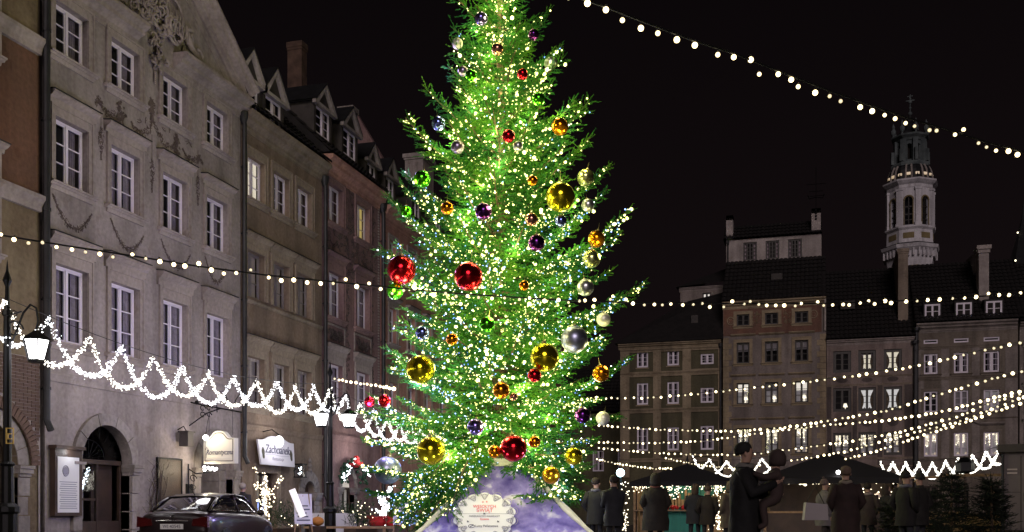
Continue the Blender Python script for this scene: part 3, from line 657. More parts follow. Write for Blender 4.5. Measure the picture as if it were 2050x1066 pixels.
# ---- house 3: mauve with sgraffito
Y3 = 36.4; W3 = 41.78-Y3
h3 = thing('town_house', 'mauve sgraffito house with two bays, patterned corner strip and one yellow lit window', 'house', (-DW, Y3, 0), R(90))
c3 = [(36.76-Y3,38.05-Y3),(39.34-Y3,40.62-Y3)]; rows3 = [(12.36,13.9),(8.66,10.46),(5.1,6.85)]
ops = [(a, b, z0_, z1_) for a, b in c3 for z0_, z1_ in rows3]
x3a = 38.55-Y3; ops += [(x3a-.62, x3a+.62, 0.0, 2.62, True)]
mb = wall_open(MB(), 0, W3, 0, 14.7, ops, .26); body_box(mb, W3, 11, 14.7); obj('wall', mb, M['h3'], h3)
for r, (z0_, z1_) in enumerate(rows3):
    for c, (a, b) in enumerate(c3):
        o = window(h3, a, b, z0_, z1_, .18, inside='lity' if (r == 0 and c == 1) else ('right' if r else 'curtain'))
        surround(o, b-a, z1_-z0_, .18, .17, .05, 'h3' if r < 2 else 'trim', sill=True, hood=(0,.22,.36)[r], head=(.06,.3,.18)[r])
cornice(h3, -.02, W3+.05, 14.15, .72, .42, 'h4')
rng = random.Random(17)
for (a, b) in c3:                                                # relief panels between the storeys
    q = MB().box(a-.22,b+.22,-.035,.0,7.55,7.62).box(a-.22,b+.22,-.035,.0,8.33,8.40).box(a-.22,a-.15,-.035,.0,7.62,8.33).box(b+.15,b+.22,-.035,.0,7.62,8.33)
    po = obj('relief_panel', q, M['trim'], h3); q = MB()
    for k in range(40): leafcurve(q, [(a+rng.random()*(b-a), 7.75+rng.random()*.45)]*1+[(a+rng.random()*(b-a), 7.75+rng.random()*.45)], .05, 1, rng, -.003, .02, .2)
    for k in range(8): scroll(q, a+(b-a)*(k+.5)/8, 7.98+.08*(-1)**k, .15, 1.6, k, .02, -.02)
    obj('carved_foliage', q, M['b3d'], po)
q = MB()
for k in range(330):                                          # sgraffito scroll work over the upper wall
    x = rng.uniform(.05, W3-.55); z_ = rng.uniform(10.3, 14.1)
    if any(a-.22 < x < b+.22 and z0_-.15 < z_ < z1_+.25 for a, b, z0_, z1_ in [o_[:4] for o_ in ops]): continue
    scroll(q, x, z_, rng.uniform(.08,.2), rng.uniform(.7,1.3), rng.uniform(0,6), .014, -.004, rng.choice((-1,1)))
for xx in (2.05, 4.45):
    for k in range(70): scroll(q, xx+rng.uniform(-.16,.16), 4.4+k*.105, rng.uniform(.05,.1), 1.2, rng.uniform(0,6), .016, -.004, rng.choice((-1,1)))
obj('sgraffito', q, M['b3d'], h3)
q = MB()
for k in range(84): q.box(W3-.22, W3-.10, -.03, .0, 4.3+k*.12, 4.36+k*.12)
obj('checker_strip', q, M['trimw'], h3)
band(h3, 0, W3, 3.85, 4.1, .08, 'h3')
roof(h3, -.1, W3+.1, -.35, 14.9, 5.2, 20.2, 11, 14.7)
for xc in (37.25-Y3, 39.7-Y3): dormer(h3, xc, 1.55, 15.72, 1.3, .85, .45, 2.6, rows=3, wall='slate', wm='trimw')
drainpipe(h3, W3+.05, .8, 14.4, .09, -.15)
chimney(h3, 5.2, 5.7, 3.7, 4.4, 18, 22.0, 'brick', .04)
o = window(h3, x3a-.62, x3a+.62, .35, 2.0, .2, 2, 2, 'wood', inside='litd', name='shop_window')
obj('fanlight', MB().prism_y([(x3a+.6*math.cos(PI*i/12), 2.0+.6*math.sin(PI*i/12)) for i in range(13)], .22, .23), M['lit_dim'] if 'lit_dim' in M else M['litd'], h3)
stone_arch(h3, x3a, 2.0, .62, .85, .0, 7, 5, .06, .22)
# ---- house 4 and 5, behind the fir
Y4 = 42.0; W4 = 54.5-Y4
h4 = thing('town_house', 'salmon pink house half hidden behind the left of the decorated fir', 'house', (-DW, Y4, 0), R(90))
c4 = [(42.8,43.6),(45.0,45.86),(47.15,48.0),(49.3,50.15),(51.6,52.45)]; c4 = [(a-Y4,b-Y4) for a, b in c4]; rows4 = [(11.9,13.2),(8.55,10.15),(5.05,6.8)]
ops = [(a, b, z0_, z1_) for a, b in c4 for z0_, z1_ in rows4]+[(a, b, .5, 2.6) for a, b in c4]
mb = wall_open(MB(), 0, W4, 0, 14.4, ops, .2); body_box(mb, W4, 12, 14.4); obj('wall', mb, M['h4'], h4)
for r, (z0_, z1_) in enumerate(rows4):
    for c, (a, b) in enumerate(c4):
        o = window(h4, a, b, z0_, z1_, .15, inside='curtain'); surround(o, b-a, z1_-z0_, .15, .16, .05, 'trim2' if r == 2 else 'trim', sill=True, hood=(0,.2,.34)[r], head=(.05,.06,.16)[r])
for (a, b) in c4: window(h4, a, b, .5, 2.6, .15, 2, 2, 'wood', inside='litd', name='shop_window')
cornice(h4, 0, W4, 13.75, .75, .45, 'h4'); band(h4, 0, W4, 3.85, 4.1, .08, 'h4')
roof(h4, -.1, W4+.1, -.4, 14.5, 5.5, 19.6, 12, 14.4)
for xc in (42.5-Y4+.1, 44.7-Y4, 48.0-Y4, 51-Y4): dormer(h4, xc, 1.25, 15.45, 1.15, .8, .75, 2.6, rows=2, wall='slate', wm='trimw')
q = MB().prism_x([(2.2,17),(5.4,22.4),(9,17)], 9.0, 9.4); obj('party_gable', q, M['h3'], h4)
cornice(h4, 8.2, 9.0, 18.6, .5, .2, 'trim', 'gable_moulding', y=3.4)
chimney(h4, 1.2, 1.65, 2.0, 2.6, 17.4, 19.5, 'white_wall', .1)
Y5 = 54.6; W5 = 76.0-Y5
h5 = thing('town_house', 'red plastered house at the far end of the left row behind the fir', 'house', (-DW, Y5, 0), R(90))
c5 = [(1.2+2.6*i, 2.2+2.6*i) for i in range(8)]
ops = [(a, b, z0_, z0_+1.7) for a, b in c5 for z0_ in (4.9,8.3,11.6)]
mb = wall_open(MB(), 0, W5, 0, 14.8, ops, .2); body_box(mb, W5, 12, 14.8); obj('wall', mb, M['h5'], h5)
for z0_ in (4.9,8.3,11.6):
    for (a, b) in c5: o = window(h5, a, b, z0_, z0_+1.7, .15, inside='blind', panes=False); surround(o, 1.0, 1.7, .15, .14, .04)
cornice(h5, 0, W5, 14.3, .7, .4, 'h4'); roof(h5, -.1, W5, -.4, 15, 5.5, 21, 12, 14.8); chimney(h5, 5.2, 7.0, 5.0, 6.2, 19.5, 23.2, 'white_wall', .12)
# ================================================================ BACK ROW
def bhouse(x0, label, name='town_house'): return thing(name, label, 'house', (x0, TB, 0), 0)
def litfill(o, w, h, kind, rng):
    """things seen in a lit window: lamp, hanging stars or cafe lights"""
    q = MB()
    if kind == 'lamp':
        q.lathe([(.13,0),(.13,.02),(.03,.03),(.03,.22),(.18,.24),(.10,.5),(.0,.5)], 10, (w*.68,.16,.10)); obj('table_lamp', q, M['lampshade'], o)
    elif kind == 'stars':
        for k in range(int(13*w)):
            x = .1+(w-.2)*rng.random(); z = h*.93-rng.random()**.7*h*.5; r = rng.uniform(.025,.055)
            q.add([(x+(r if i%2==0 else r*.5)*math.cos(PI*i/5+.3), .10, z+(r if i%2==0 else r*.5)*math.sin(PI*i/5+.3)) for i in range(10)]+[(x,.085,z)], [(i,(i+1)%10,10) for i in range(10)])
            q.tube([(x,.1,z),(x,.1,h-.05)], .004, 3)
        obj('hanging_stars', q, M['starl'], o)
        q = MB(); 
        for k in range(int(9*w)): x = .12+(w-.24)*rng.random(); q.box(x-.05,x+.05,.2,.24,h*.83+rng.random()*.05,h*.93)
        q.box(.07,w-.07,.22,.24,h*.86,h-.09); obj('lit_pelmet', q, M['litd2'], o)
        q = MB(); 
        for k in range(3): x = w*(.25+.28*k)+rng.uniform(-.05,.05); q.lathe([(.10,0),(.12,.08),(.05,.26),(.0,.32)], 8, (x,.2,.08))
        obj('window_figures', q, M['litd3'], o)
M['drape'] = solid('drape_cloth', (.22,.15,.09), .9, var=.3, vscale=10)
def drapes(o, w, h):
    q = MB(); n = 8
    for s in (0, 1):
        for i in range(n):
            t0, t1 = i/n, (i+1)/n; f = lambda t: .10+(.34*math.sin(PI*min(1,t*.75+.02))**1.3)*(1-t*.55)
            a0, a1 = f(t0)*w, f(t1)*w; z0, z1 = h-.1-(h-.2)*t0, h-.1-(h-.2)*t1
            pts = [(.08,.12,z0),(a0,.12,z0),(a1,.12,z1),(.08,.12,z1)]
            if s: pts = [(w-x,y,z) for x,y,z in pts]
            q.add(pts, [(0,1,2,3)])
    for k in range(5): q.ball((w*(.2+.15*k), .11, .22), .05, 6, 4, (1,.4,1.3))
    obj('drapes', q, M['drape'], o)
M['lampshade'] = emis('lampshade', (1.0,.86,.62), 1.6); M['starl'] = emis('star_light', (1.0,.84,.56), 4.0)
M['litd2'] = emis('window_pelmet_glow', (1.0,.88,.70), .9); M['litd3'] = emis('window_figures_glow', (1.0,.72,.42), .45)
M['litdim'] = emis('cafe_interior_glow', (1.0,.62,.36), .030)
rng = random.Random(31)
# side street house set back at the corner
b0 = thing('corner_house', 'dark low house set back behind the fir on the back row corner', 'house', (-24, TB+10, 0), 0)
mb = wall_open(MB(), 0, 10, 0, 9.5, [(7.6,8.6,4.5,6.3),(5.4,6.4,4.5,6.3)], .2); body_box(mb, 10, 8, 9.5); obj('wall', mb, M['b1'], b0)
for a in (5.4, 7.6): window(b0, a, a+1, 4.5, 6.3, .15, panes=False)
roof(b0, -.2, 10.2, -.4, 9.6, 4, 14, 8, 9.5)
# B1 dark olive with tan pilasters
XB1 = -14.3; b1 = bhouse(XB1, 'dark olive house with tan pilasters and low hipped roof right of the fir'); W1b = 7.55
wcs = [(-13.05,-12.2),(-10.75,-9.88),(-8.27,-7.3)]
rws = [((11.93,13.11),(12.0,13.15),(11.99,12.77)), ((9.11,10.74),(9.11,10.76),(9.12,10.24)), ((5.62,7.33),(5.62,7.35),(5.62,7.40))]
ops = [(wcs[c][0]-XB1, wcs[c][1]-XB1, rws[r][c][0], rws[r][c][1]) for r in range(3) for c in range(3)]+[(1.0,2.4,0,2.9),(3.4,4.8,0,2.9),(5.4,6.8,0,2.9)]
mb = wall_open(MB(), 0, W1b, 0, 13.7, ops, .2); body_box(mb, W1b, 9, 13.7); obj('wall', mb, M['b1'], b1)
for r in range(3):
    for c in range(3):
        a, b = wcs[c][0]-XB1, wcs[c][1]-XB1; z0_, z1_ = rws[r][c]
        o = window(b1, a, b, z0_, z1_, .1, inside='curtain' if (r+c)%2 else 'right', fw=.08, panes=True)
        obj('sill', MB().box(-.08 if c < 2 else -.7, b-a+.08 if c < 2 else b-a+.6, -.2, 0, -.12 if c < 2 else -.45, -.03 if c < 2 else -.33), M['b1t'], o)
for a, b in ((-14.3,-13.6),(-11.8,-11.2),(-9.6,-8.97),(-6.98,-6.75)): obj('pilaster', MB().box(a-XB1, b-XB1, -.14, .0, 3.6, 13.3), M['b1t'], b1)
for z0_, z1_ in ((11.2,11.6),(8.45,8.82),(4.75,5.05),(13.05,13.32)): band(b1, 0, W1b, z0_, z1_, .16 if z0_ < 13 else .17, 'b1t')
cornice(b1, -.15, W1b, 13.32, .42, .35, 'b1t')
for a in (1.0,3.4,5.4): window(b1, a, a+1.4, 0.4, 2.9, .15, 2, 2, 'wood', inside='dark', name='shop_window', panes=False)
rf = MB().add([(-.4,-.45,13.76),(7.7,-.45,13.76),(7.7,9,13.76),(-.4,9,13.76),(4.6,4.2,17.6),(7.7,4.2,18.2)], [(0,1,5,4),(0,4,3),(3,4,5,2),(1,2,5)]); obj('roof', rf, M['roof'], b1)
obj('skylight', MB().box(5.2,5.7,1.2,1.5,15.3,15.9), M['slate'], b1)
drainpipe(b1, W1b-.03, .3, 13.4, .08, -.25)
# the lean building behind B1 with a small lit window
zs0 = 17.2
bb = thing('rear_building', 'dark rear building with a small bright square window above the olive house', 'house', (-10.4, TB+5, 0), 0)
mb = wall_open(MB(), 0, 4.2, 15.5, 18.9, [(1.75,2.4,17.45,18.35)], .15); body_box(mb, 4.2, 5, 18.9); obj('wall', mb, M['b2'], bb)
window(bb, 1.75, 2.4, 17.45, 18.35, .1, 2, 2, 'frame_d', inside='litw', panes=False)
obj('roof', MB().add([(-.3,-.4,18.85),(4.3,-.4,19.15),(4.3,4,21.4),(3.1,4,21.0)], [(0,1,2,3)]).add([(-.3,-.4,18.85),(3.1,4,21.0),(-.3,5,18.85)], [(0,1,2)]), M['roof'], bb)
cornice(bb, -.1, 4.2, 18.55, .3, .2, 'trim')
# B2 taupe with terracotta attic
XB2 = -6.62; W2b = .68-XB2; b2 = bhouse(XB2, 'taupe house with terracotta painted attic storey and quoined corners')
cc = [(-5.63,-4.72),(-3.6,-2.66),(-1.48,-.55)]; cc = [(a-XB2, b-XB2) for a, b in cc]
rr2 = [(14.7,15.55),(11.93,13.47),(8.93,10.49),(5.25,7.16)]
ops = [(a, b, z0_, z1_) for a, b in cc for z0_, z1_ in rr2]+[(a-.1, b+.1, 0, 2.8) for a, b in cc]
mb = wall_open(MB(), 0, W2b, 0, 16.2, ops, .2); body_box(mb, W2b, 9, 16.2); obj('wall', mb, M['b2'], b2)
mb = wall_open(MB(), .02, W2b-.3, 14.0, 16.0, [(a, b, z0_, z1_) for a, b in cc for z0_, z1_ in rr2[:1]], .02, -.012); obj('painted_attic', mb, M['b2r'], b2)
obj('painted_band', MB().box(.02, W2b-.3, -.03, -.013, 14.0, 14.30), M['b2r'], b2)
for r, (z0_, z1_) in enumerate(rr2):
    for c, (a, b) in enumerate(cc):
        ins = 'dark' if r == 0 else ('halfblind' if r == 1 else ('litdim' if r == 2 else 'litdim'))
        o = window(b2, a, b, z0_, z1_, .12, 2, 2 if r in (0,) else 3, 'frame_d', .06, .07, .03, None if ins == 'halfblind' else ins, panes=True)
        surround(o, b-a, z1_-z0_, .12, .22, .05, 'b2t', sill=True)
        w, h = b-a, z1_-z0_
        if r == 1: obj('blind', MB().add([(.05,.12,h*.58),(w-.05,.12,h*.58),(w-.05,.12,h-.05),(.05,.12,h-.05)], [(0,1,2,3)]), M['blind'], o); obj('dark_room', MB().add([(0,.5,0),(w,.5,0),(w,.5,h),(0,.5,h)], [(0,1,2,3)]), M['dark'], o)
        if r == 2:
            litfill(o, w, h, 'lamp', rng); obj('blind', MB().add([(.05,.115,h*.60),(w-.05,.115,h*.60),(w-.05,.115,h-.05),(.05,.115,h-.05)], [(0,1,2,3)]), M['litd2'] if c != 1 else M['blind'], o)
        if r == 3: litfill(o, w, h, 'stars', rng)
for r, z_ in ((1,13.95),(2,10.97),(3,7.75)):
    for a, b in cc: obj('window_hood', MB().prism_x([(.0,z_),(-.05,z_),(-.16,z_+.10),(-.16,z_+.16),(.0,z_+.18)], a-.45, b+.45), M['b2t'], b2)
q = MB(); k = 0
for z_ in [i*.42 for i in range(int(13.9/.42))]:
    l = .62 if k % 2 else .42; k += 1
    for (a, b) in ((.0, l), (W2b-l, W2b)): obj('quoin', MB().box(a+(.0 if a == 0 else 0), b, -.045, .0, z_+.012, z_+.408), M['b2t'], b2)
for (x, z_) in ((.55,15.1),(W2b-.85,15.3)):
    q = MB().tube([(x+.24*math.cos(t), -.03, z_+.28*math.sin(t)) for t in [2*PI*i/18 for i in range(19)]], .035, 5)
    for t in range(6): q.ball((x+.13*math.cos(t*1.05), -.03, z_+.13*math.sin(t*1.05)), .035, 5, 4)
    obj('medallion', q, M['b2t'], b2)
q = MB()
for xx in (2.45, 4.6):
    for k in range(26): scroll(q, xx+rng.uniform(-.25,.25), 14.75+rng.random()*.9, rng.uniform(.05,.13), 1.2, rng.uniform(0,6), .014, -.02)
stuff(obj('painted_figures', q, M['b2t'], b2))
cornice(b2, -.05, W2b, 15.95, .55, .38, 'b2t')
obj('verge_wall', MB().box(W2b-.12, W2b, -.25, .0, 14.05, 16.4), M['trimw'], b2)
for a, b in cc: window(b2, a-.1, b+.1, .4, 2.8, .15, 2, 2, 'wood', inside='dark', name='shop_window', panes=False)
rf = MB(); tiles(rf, -.1, W2b+.0, -.35, 16.5, 4.0, 20.4, .3, 10); rf.add([(-.1,4,20.4),(W2b,4,20.4),(W2b,9,20.4),(-.1,9,20.4),(-.1,-.35,16.5),(W2b,-.35,16.5),(-.1,9,16.2),(W2b,9,16.2)], [(0,1,2,3),(4,0,3,6),(1,5,7,2)]); obj('roof', rf, M['roof'], b2)
obj('roof_hatch', MB().box(3.4,4.2,1.5,1.9,18.3,18.75), M['slate'], b2)
# raised attic lantern block above B2
XU = -6.72; up = thing('attic_block', 'white walled attic block with three dark windows and two chimneys', 'house', (XU, TB+4, 0), 0); WU = 7.1
uc = [(-5.3,-4.28),(-3.62,-2.6),(-1.95,-.92)]; uc = [(a-XU-.12, b-XU-.12) for a, b in uc]
mb = wall_open(MB(), 0, WU, 20.2, 22.1, [(a, b, 20.45, 21.85) for a, b in uc], .15); body_box(mb, WU, 4, 22.1); obj('wall', mb, M['white_wall'], up)
for a, b in uc: window(up, a, b, 20.45, 21.85, .08, 4, 4, 'frame_d', .07, .05, .05, 'curtain', panes=False)
rf = MB(); tiles(rf, -.2, WU+.05, -.3, 22.12, 1.8, 23.6, .3, 4); rf.add([(-.2,1.8,23.6),(WU+.05,1.8,23.6),(WU+.05,4,22.1),(-.2,4,22.1),(-.2,-.3,22.1),(WU+.05,-.3,22.1)], [(0,1,2,3),(4,0,3),(5,2,1)]); obj('roof', rf, M['roof'], up)
chimney(up, -.02, .5, .2, 1.2, 22.0, 24.1, 'white_wall', .0); chimney(up, 6.38, 7.05, -.05, .8, 22.4, 24.05, 'white_wall', .0)
drainpipe(up, .15, 20.2, 22.0, .05, -.2)
wv = MB().tube([(6.7,.3,24.0),(6.7,.3,27.3)], .025, 5)
for z_, l in ((25.1,.6),(25.45,.5),(26.0,.7)): wv.tube([(6.7-l,.3,z_),(6.7+l,.3,z_)], .02, 4)
for k in (-1,1): wv.tube([(6.7,.3,25.0),(6.7+k*.5,.3,24.9),(6.7+k*.6,.3,25.2)], .03, 4)
for k in range(4): wv.ball((6.7,-.1,23.9-k*.22), .09, 6, 4)
wvo = obj('weather_vane', wv, M['iron'], None, (XU, TB+4, 0)); tag(wvo, 'thin iron weather vane on the right chimney of the attic block', 'weather vane')
# B3 rose with sgraffito panels
XB3 = .72; W3b = 6.68-XB3; b3 = bhouse(XB3, 'rose grey house with dark painted panels and bright lit windows in the back row')
cc3 = [(1.17,2.40),(2.89,4.08),(4.60,5.82)]; cc3 = [(a-XB3, b-XB3) for a, b in cc3]
rr3 = [(11.0,12.54),(8.19,9.88),(5.03,6.68)]
ops = [(a, b, z0_, z1_) for a, b in cc3 for z0_, z1_ in rr3]+[(a, b, 0, 2.8) for a, b in cc3]
mb = wall_open(MB(), 0, W3b, 0, 13.2, ops, .2); body_box(mb, W3b, 9, 13.2); obj('wall', mb, M['b3'], b3)
il = [['dark','curtain','lit'],['dark','litw','litw'],['litdim']*3]
for r, (z0_, z1_) in enumerate(rr3):
    for c, (a, b) in enumerate(cc3):
        o = window(b3, a, b, z0_, z1_, .1, 2, 3, 'frame_d', .15 if r else .17, .09, .035, il[r][c], panes=True); w, h = b-a, z1_-z0_
        if r == 2: litfill(o, w, h, 'stars', rng)
        if il[r][c] in ('lit','litw') or (r, c) == (0, 1): drapes(o, w, h)
        if r == 1 and c == 0: litfill(o, w, h, 'lamp', rng)
        if r == 0 and c == 1: obj('lit_panel', MB().box(w*.3,w*.72,.18,.19,.15,h*.8), M['lit'], o)
for z_, h in ((10.62,.12),(10.0,.16),(7.55,.14),(4.75,.14),(4.2,.1)): band(b3, 0, W3b, z_, z_+h, .06, 'b3t')
for a, b in ((0.03,.33),(1.78,2.08),(3.46,3.80),(5.25,5.85)):
    obj('painted_pilaster', MB().box(a, b, -.02, .0, 3.2, 10.0), M['b3d'], b3)
    obj('pilaster_edge', MB().box(a-.05, a, -.035, .0, 3.2, 10.6).box(b, b+.05, -.035, .0, 3.2, 10.6), M['b3t'], b3)
q = MB()
for (a, b) in cc3:
    for z_ in (7.35, 10.42):
        cx = (a+b)/2; h_ = .28 if z_ < 9 else .17; r_ = .38
        q.prism_y([(cx+r_*math.cos(t), z_-.0+h_*math.sin(t)) for t in [2*PI*i/16 for i in range(16)]], -.025, .0)
obj('painted_medallions', q, M['b3d'], b3)
for (a, b) in cc3:
    obj('panel', MB().box(a-.05, b+.05, -.015, .0, 3.35, 4.15), M['b3t'], b3)
cornice(b3, 0, W3b, 12.95, .4, .25, 'trim'); drainpipe(b3, W3b+.0, .3, 13, .12, -.2)
for a, b in cc3: window(b3, a, b, .4, 2.8, .15, 2, 2, 'wood', inside='dark', name='shop_window', panes=False)
rf = MB(); tiles(rf, -.05, W3b+.1, -.3, 13.36, 6.0, 19.6, .3, 18); rf.add([(-.05,6,19.6),(W3b+.1,6,19.6),(W3b+.1,12,13),(-.05,12,13),(-.05,-.3,13.3),(W3b+.1,-.3,13.3)], [(0,1,2,3),(4,0,3),(5,2,1)]); obj('roof', rf, M['roof'], b3)
chimney(b3, 4.92, 5.58, 1.0, 6.5, 14.5, 19.85, 'b3t', .08)
obj('skylight', MB().box(1.0,2.0,1.9,2.2,15.9,16.5), M['slate'], b3)
# B4 stone brown
XB4 = 6.75; W4b = 13.3-XB4; b4 = bhouse(XB4, 'brown stone house with small roof dormer windows right of the rose house')
cc4 = [(7.25,8.18),(9.22,10.17),(11.13,12.14)]; cc4 = [(a-XB4, b-XB4) for a, b in cc4]
rr4 = [(10.66,12.1),(7.96,9.47),(4.88,6.53)]
ops = [(a, b, z0_, z1_) for a, b in cc4 for z0_, z1_ in rr4]+[(a, b, 12.80, 13.09) for a, b in cc4]+[(a, b, 0, 2.8) for a, b in cc4]
mb = wall_open(MB(), 0, W4b, 0, 14.0, ops, .2); body_box(mb, W4b, 9, 14.0); obj('wall', mb, M['b4'], b4)
il = [['right','right','right'],['dark','blind','litdim'],['litdim']*3]
for r, (z0_, z1_) in enumerate(rr4):
    for c, (a, b) in enumerate(cc4):
        o = window(b4, a, b, z0_, z1_, .1, 2, 3, 'frame', .08, .16 if r == 0 else .08, .03, il[r][c], panes=True); w, h = b-a, z1_-z0_
        surround(o, w, h, .1, .16, .04, 'b4', sill=(r < 2))
        if r == 2: litfill(o, w, h, 'stars', rng)
        if (r, c) == (1, 2): obj('lit_panel', MB().box(w*.12,w*.45,.18,.19,h*.45,h*.85), M['litw'], o)
for a, b in cc4: window(b4, a, b, 12.80, 13.09, .05, 1, 1, 'frame', .05, .05, .03, 'dark', panes=False, name='attic_window')
for a in (0.02, 1.65, 3.62, 5.75): obj('lesene', MB().box(a, a+.5 if a < 5 else W4b-.02, -.03, .0, 4.7, 12.4), M['b4t'], b4)
for z_, h in ((12.4,.22),(10.2,.16),(10.35,.1),(7.45,.1),(4.6,.18)): band(b4, 0, W4b, z_, z_+h, .08, 'b4')
for c, (a, b) in enumerate(cc4):
    if c != 1: obj('window_hood', MB().prism_x([(.0,6.98),(-.05,6.98),(-.2,7.1),(-.2,7.2),(.0,7.22)], a-.3, b+.3), M['b4t'], b4)
q = MB().prism_y([(1.9,7.1),(3.0,7.75),(4.15,7.1),(4.0,7.1),(3.0,7.62),(2.1,7.1)], -.2, .0); 
for k in range(12): scroll(q, 3.0+rng.uniform(-.6,.6), 7.2+rng.random()*.25, .1, 1.2, k, .03, -.08)
obj('carved_pediment', q, M['b4t'], b4)
cornice(b4, 0, W4b-.05, 13.55, .68, .42, 'b4t')
for a, b in cc4: window(b4, a, b, .4, 2.8, .15, 2, 2, 'wood', inside='dark', name='shop_window', panes=False)
rf = MB(); tiles(rf, -.05, W4b+.6, -.3, 14.25, 6.0, 19.7, .3, 16); rf.add([(-.05,6,19.7),(W4b+.6,6,19.7),(W4b+.6,12,13),(-.05,12,13),(-.05,-.3,14.2),(W4b+.6,-.3,14.2)], [(0,1,2,3),(4,0,3),(5,2,1)]); obj('roof', rf, M['roof'], b4)
for (a, b) in ((7.34,8.35),(9.38,10.4),(11.3,12.33)):
    a -= XB4; b -= XB4
    d = obj('dormer', MB().box(a-.1, b+.1, .22, 3.6, 14.45, 15.75), M['roof'], b4); window(d, a, b, 14.56, 15.6, -.02, 2, 2, 'frame', .08, .06, .04, 'blind' if a > 2.5 and a < 4 else None, panes=False, y=.2, name='dormer_window')
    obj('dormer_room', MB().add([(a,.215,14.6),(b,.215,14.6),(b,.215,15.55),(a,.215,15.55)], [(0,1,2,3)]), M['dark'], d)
drainpipe(b4, .02, .3, 13.9, .12, -.22)
q = MB().box(4.3,4.95,1.6,3.0,15.6,19.8).prism_x([(3.0,19.78),(8.2,20.3),(8.2,18.4),(3.0,18.3)], 4.3, 4.95)
q.prism_z([(4.15,1.4),(5.1,1.4),(5.1,3.2),(4.15,3.2)], 19.55, 19.82).prism_z([(4.22,1.5),(5.02,1.5),(5.02,3.1),(4.22,3.1)], 19.3, 19.54)
obj('chimney', q, M['white_wall'], b4)
# B5 right edge
XB5 = 13.4; b5 = bhouse(XB5, 'grey brown house cut off by the right frame edge')
cc5 = [(.45,1.45),(2.8,3.8),(5.2,6.2)]; rr5 = [(10.6,12.1),(7.9,9.4),(5.0,6.9)]
ops = [(a, b, z0_, z1_) for a, b in cc5 for z0_, z1_ in rr5]
mb = wall_open(MB(), 0, 8, 0, 14, ops, .2); body_box(mb, 8, 9, 14); obj('wall', mb, M['b4t'], b5)
for r, (z0_, z1_) in enumerate(rr5):
    for a, b in cc5:
        o = window(b5, a, b, z0_, z1_, .1, 2, 3, 'frame', inside='litdim' if r == 2 else 'curtain', panes=False); surround(o, 1.0, z1_-z0_, .1, .18, .05, 'trimw', hood=.2)
        if r == 2: litfill(o, 1.0, z1_-z0_, 'stars', rng)
cornice(b5, 0, 8, 13.5, .5, .4, 'b4t'); roof(b5, 0, 8, -.35, 14, 6, 19.3, 12, 14)
# ---------------------------------------------------------------- church tower
TD = 130.0
def tp(u, v): return PT(u, v, TD)
cT = tp(1822, 560); tw = thing('church_tower', 'pale octagonal church tower with arched belfry windows and dark lead dome', 'tower', (cT.x, cT.y, 0), -YAW+R(8))
s = TD/FPX
def tz(v): return CAM_H+(1025-v)*s
def oct(r, z0_, z1_, r1=None, n=8): return [(r, z0_), (r1 if r1 else r, z1_)]
A0 = R(22.5)
def ring8(name, prof, mat): return obj(name, MB().lathe([(r*s, tz(v)-0) for r, v in prof], 8, (0,0,0), a0=A0), M[mat], tw)
ring8('shaft', [(44,1025),(44,540)], 'towery')
ring8('corbel_gallery', [(44,540),(46,530),(48,512),(56,506),(58,500),(50,497)], 'tower')
for k in range(32):
    a = 2*PI*k/32+A0/2; f = math.cos(PI/8)/math.cos(((a-A0)%(PI/4))-PI/8); rr_ = 52*s*f
    o = obj('corbel', cached('corb', lambda: _m(MB().box(-.11,.11,-.25,.25,-.9,0), 'corbel', 'tower')), None, tw, (rr_*.96*math.cos(a), rr_*.96*math.sin(a), tz(508)), (0,0,a-PI/2))
ring8('gallery_roof', [(55,499),(48,495)], 'sheet')
ring8('pedestal', [(47,497),(46,470),(50,466),(50,463),(45,462)], 'tower')
ring8('belfry_core', [(30,463),(30,388)], 'dark')
for k in range(8):
    a = A0+k*PI/4; an = a+PI/8; ra = 45*s*math.cos(PI/8); fw_ = 2*45*s*math.sin(PI/8)
    z0_, z1_ = tz(463), tz(388); hh = z1_-z0_; ow = fw_*.44
    f = wall_open(MB(), -fw_/2, fw_/2, 0, hh, [(-ow/2, ow/2, .15, hh*.78, True)], .35)
    fo = obj('belfry_face', f, M['tower'], tw, (ra*math.cos(an), ra*math.sin(an), z0_), (0,0,an+PI/2))
    q = MB().tube([(ow*.5*1.12*math.cos(PI*i/10), -.05, hh*.78-ow/2+ow*.5*1.12*math.sin(PI*i/10)) for i in range(11)], .10, 5).box(-ow*.62,-ow*.5,-.08,.0,.15,hh*.78-ow/2).box(ow*.5,ow*.62,-.08,.0,.15,hh*.78-ow/2)
    obj('arch_moulding', q, M['towery'], fo)
    q = MB().box(-.05,.05,.15,.2,.1,hh*.78).box(-ow/2,ow/2,.15,.2,hh*.3,hh*.33).box(-ow/2,ow/2,.15,.2,hh*.5,hh*.53).box(-ow/2,ow/2,.15,.2,hh*.16,hh*.18)
    obj('window_bars', q, M['frame_d'], fo)
    obj('window_glass', MB().box(-ow/2,ow/2,.25,.27,.1,hh*.78), M['pane'], fo)
    obj('pilaster', MB().box(-.34,.34,-.16,.16,0,hh).box(-.42,.42,-.22,.2,0,.35).box(-.42,.42,-.22,.2,hh-.3,hh), M['tower'], tw, (44.5*s*math.cos(a), 44.5*s*math.sin(a), z0_), (0,0,a+PI/2))
    obj('ochre_panel', MB().box(-fw_*.3,fw_*.3,-.05,.0,.0,.7), M['towery'], tw, ((46.5*s*math.cos(PI/8))*math.cos(an), (46.5*s*math.cos(PI/8))*math.sin(an), tz(487)), (0,0,an+PI/2))
ring8('entablature', [(44,390),(46,386),(46,381),(50,378),(54,374),(54,371),(44,370)], 'tower')
ring8('dome', [(44,371),(43,364),(41,350),(37,342),(32,338)], 'sheet')
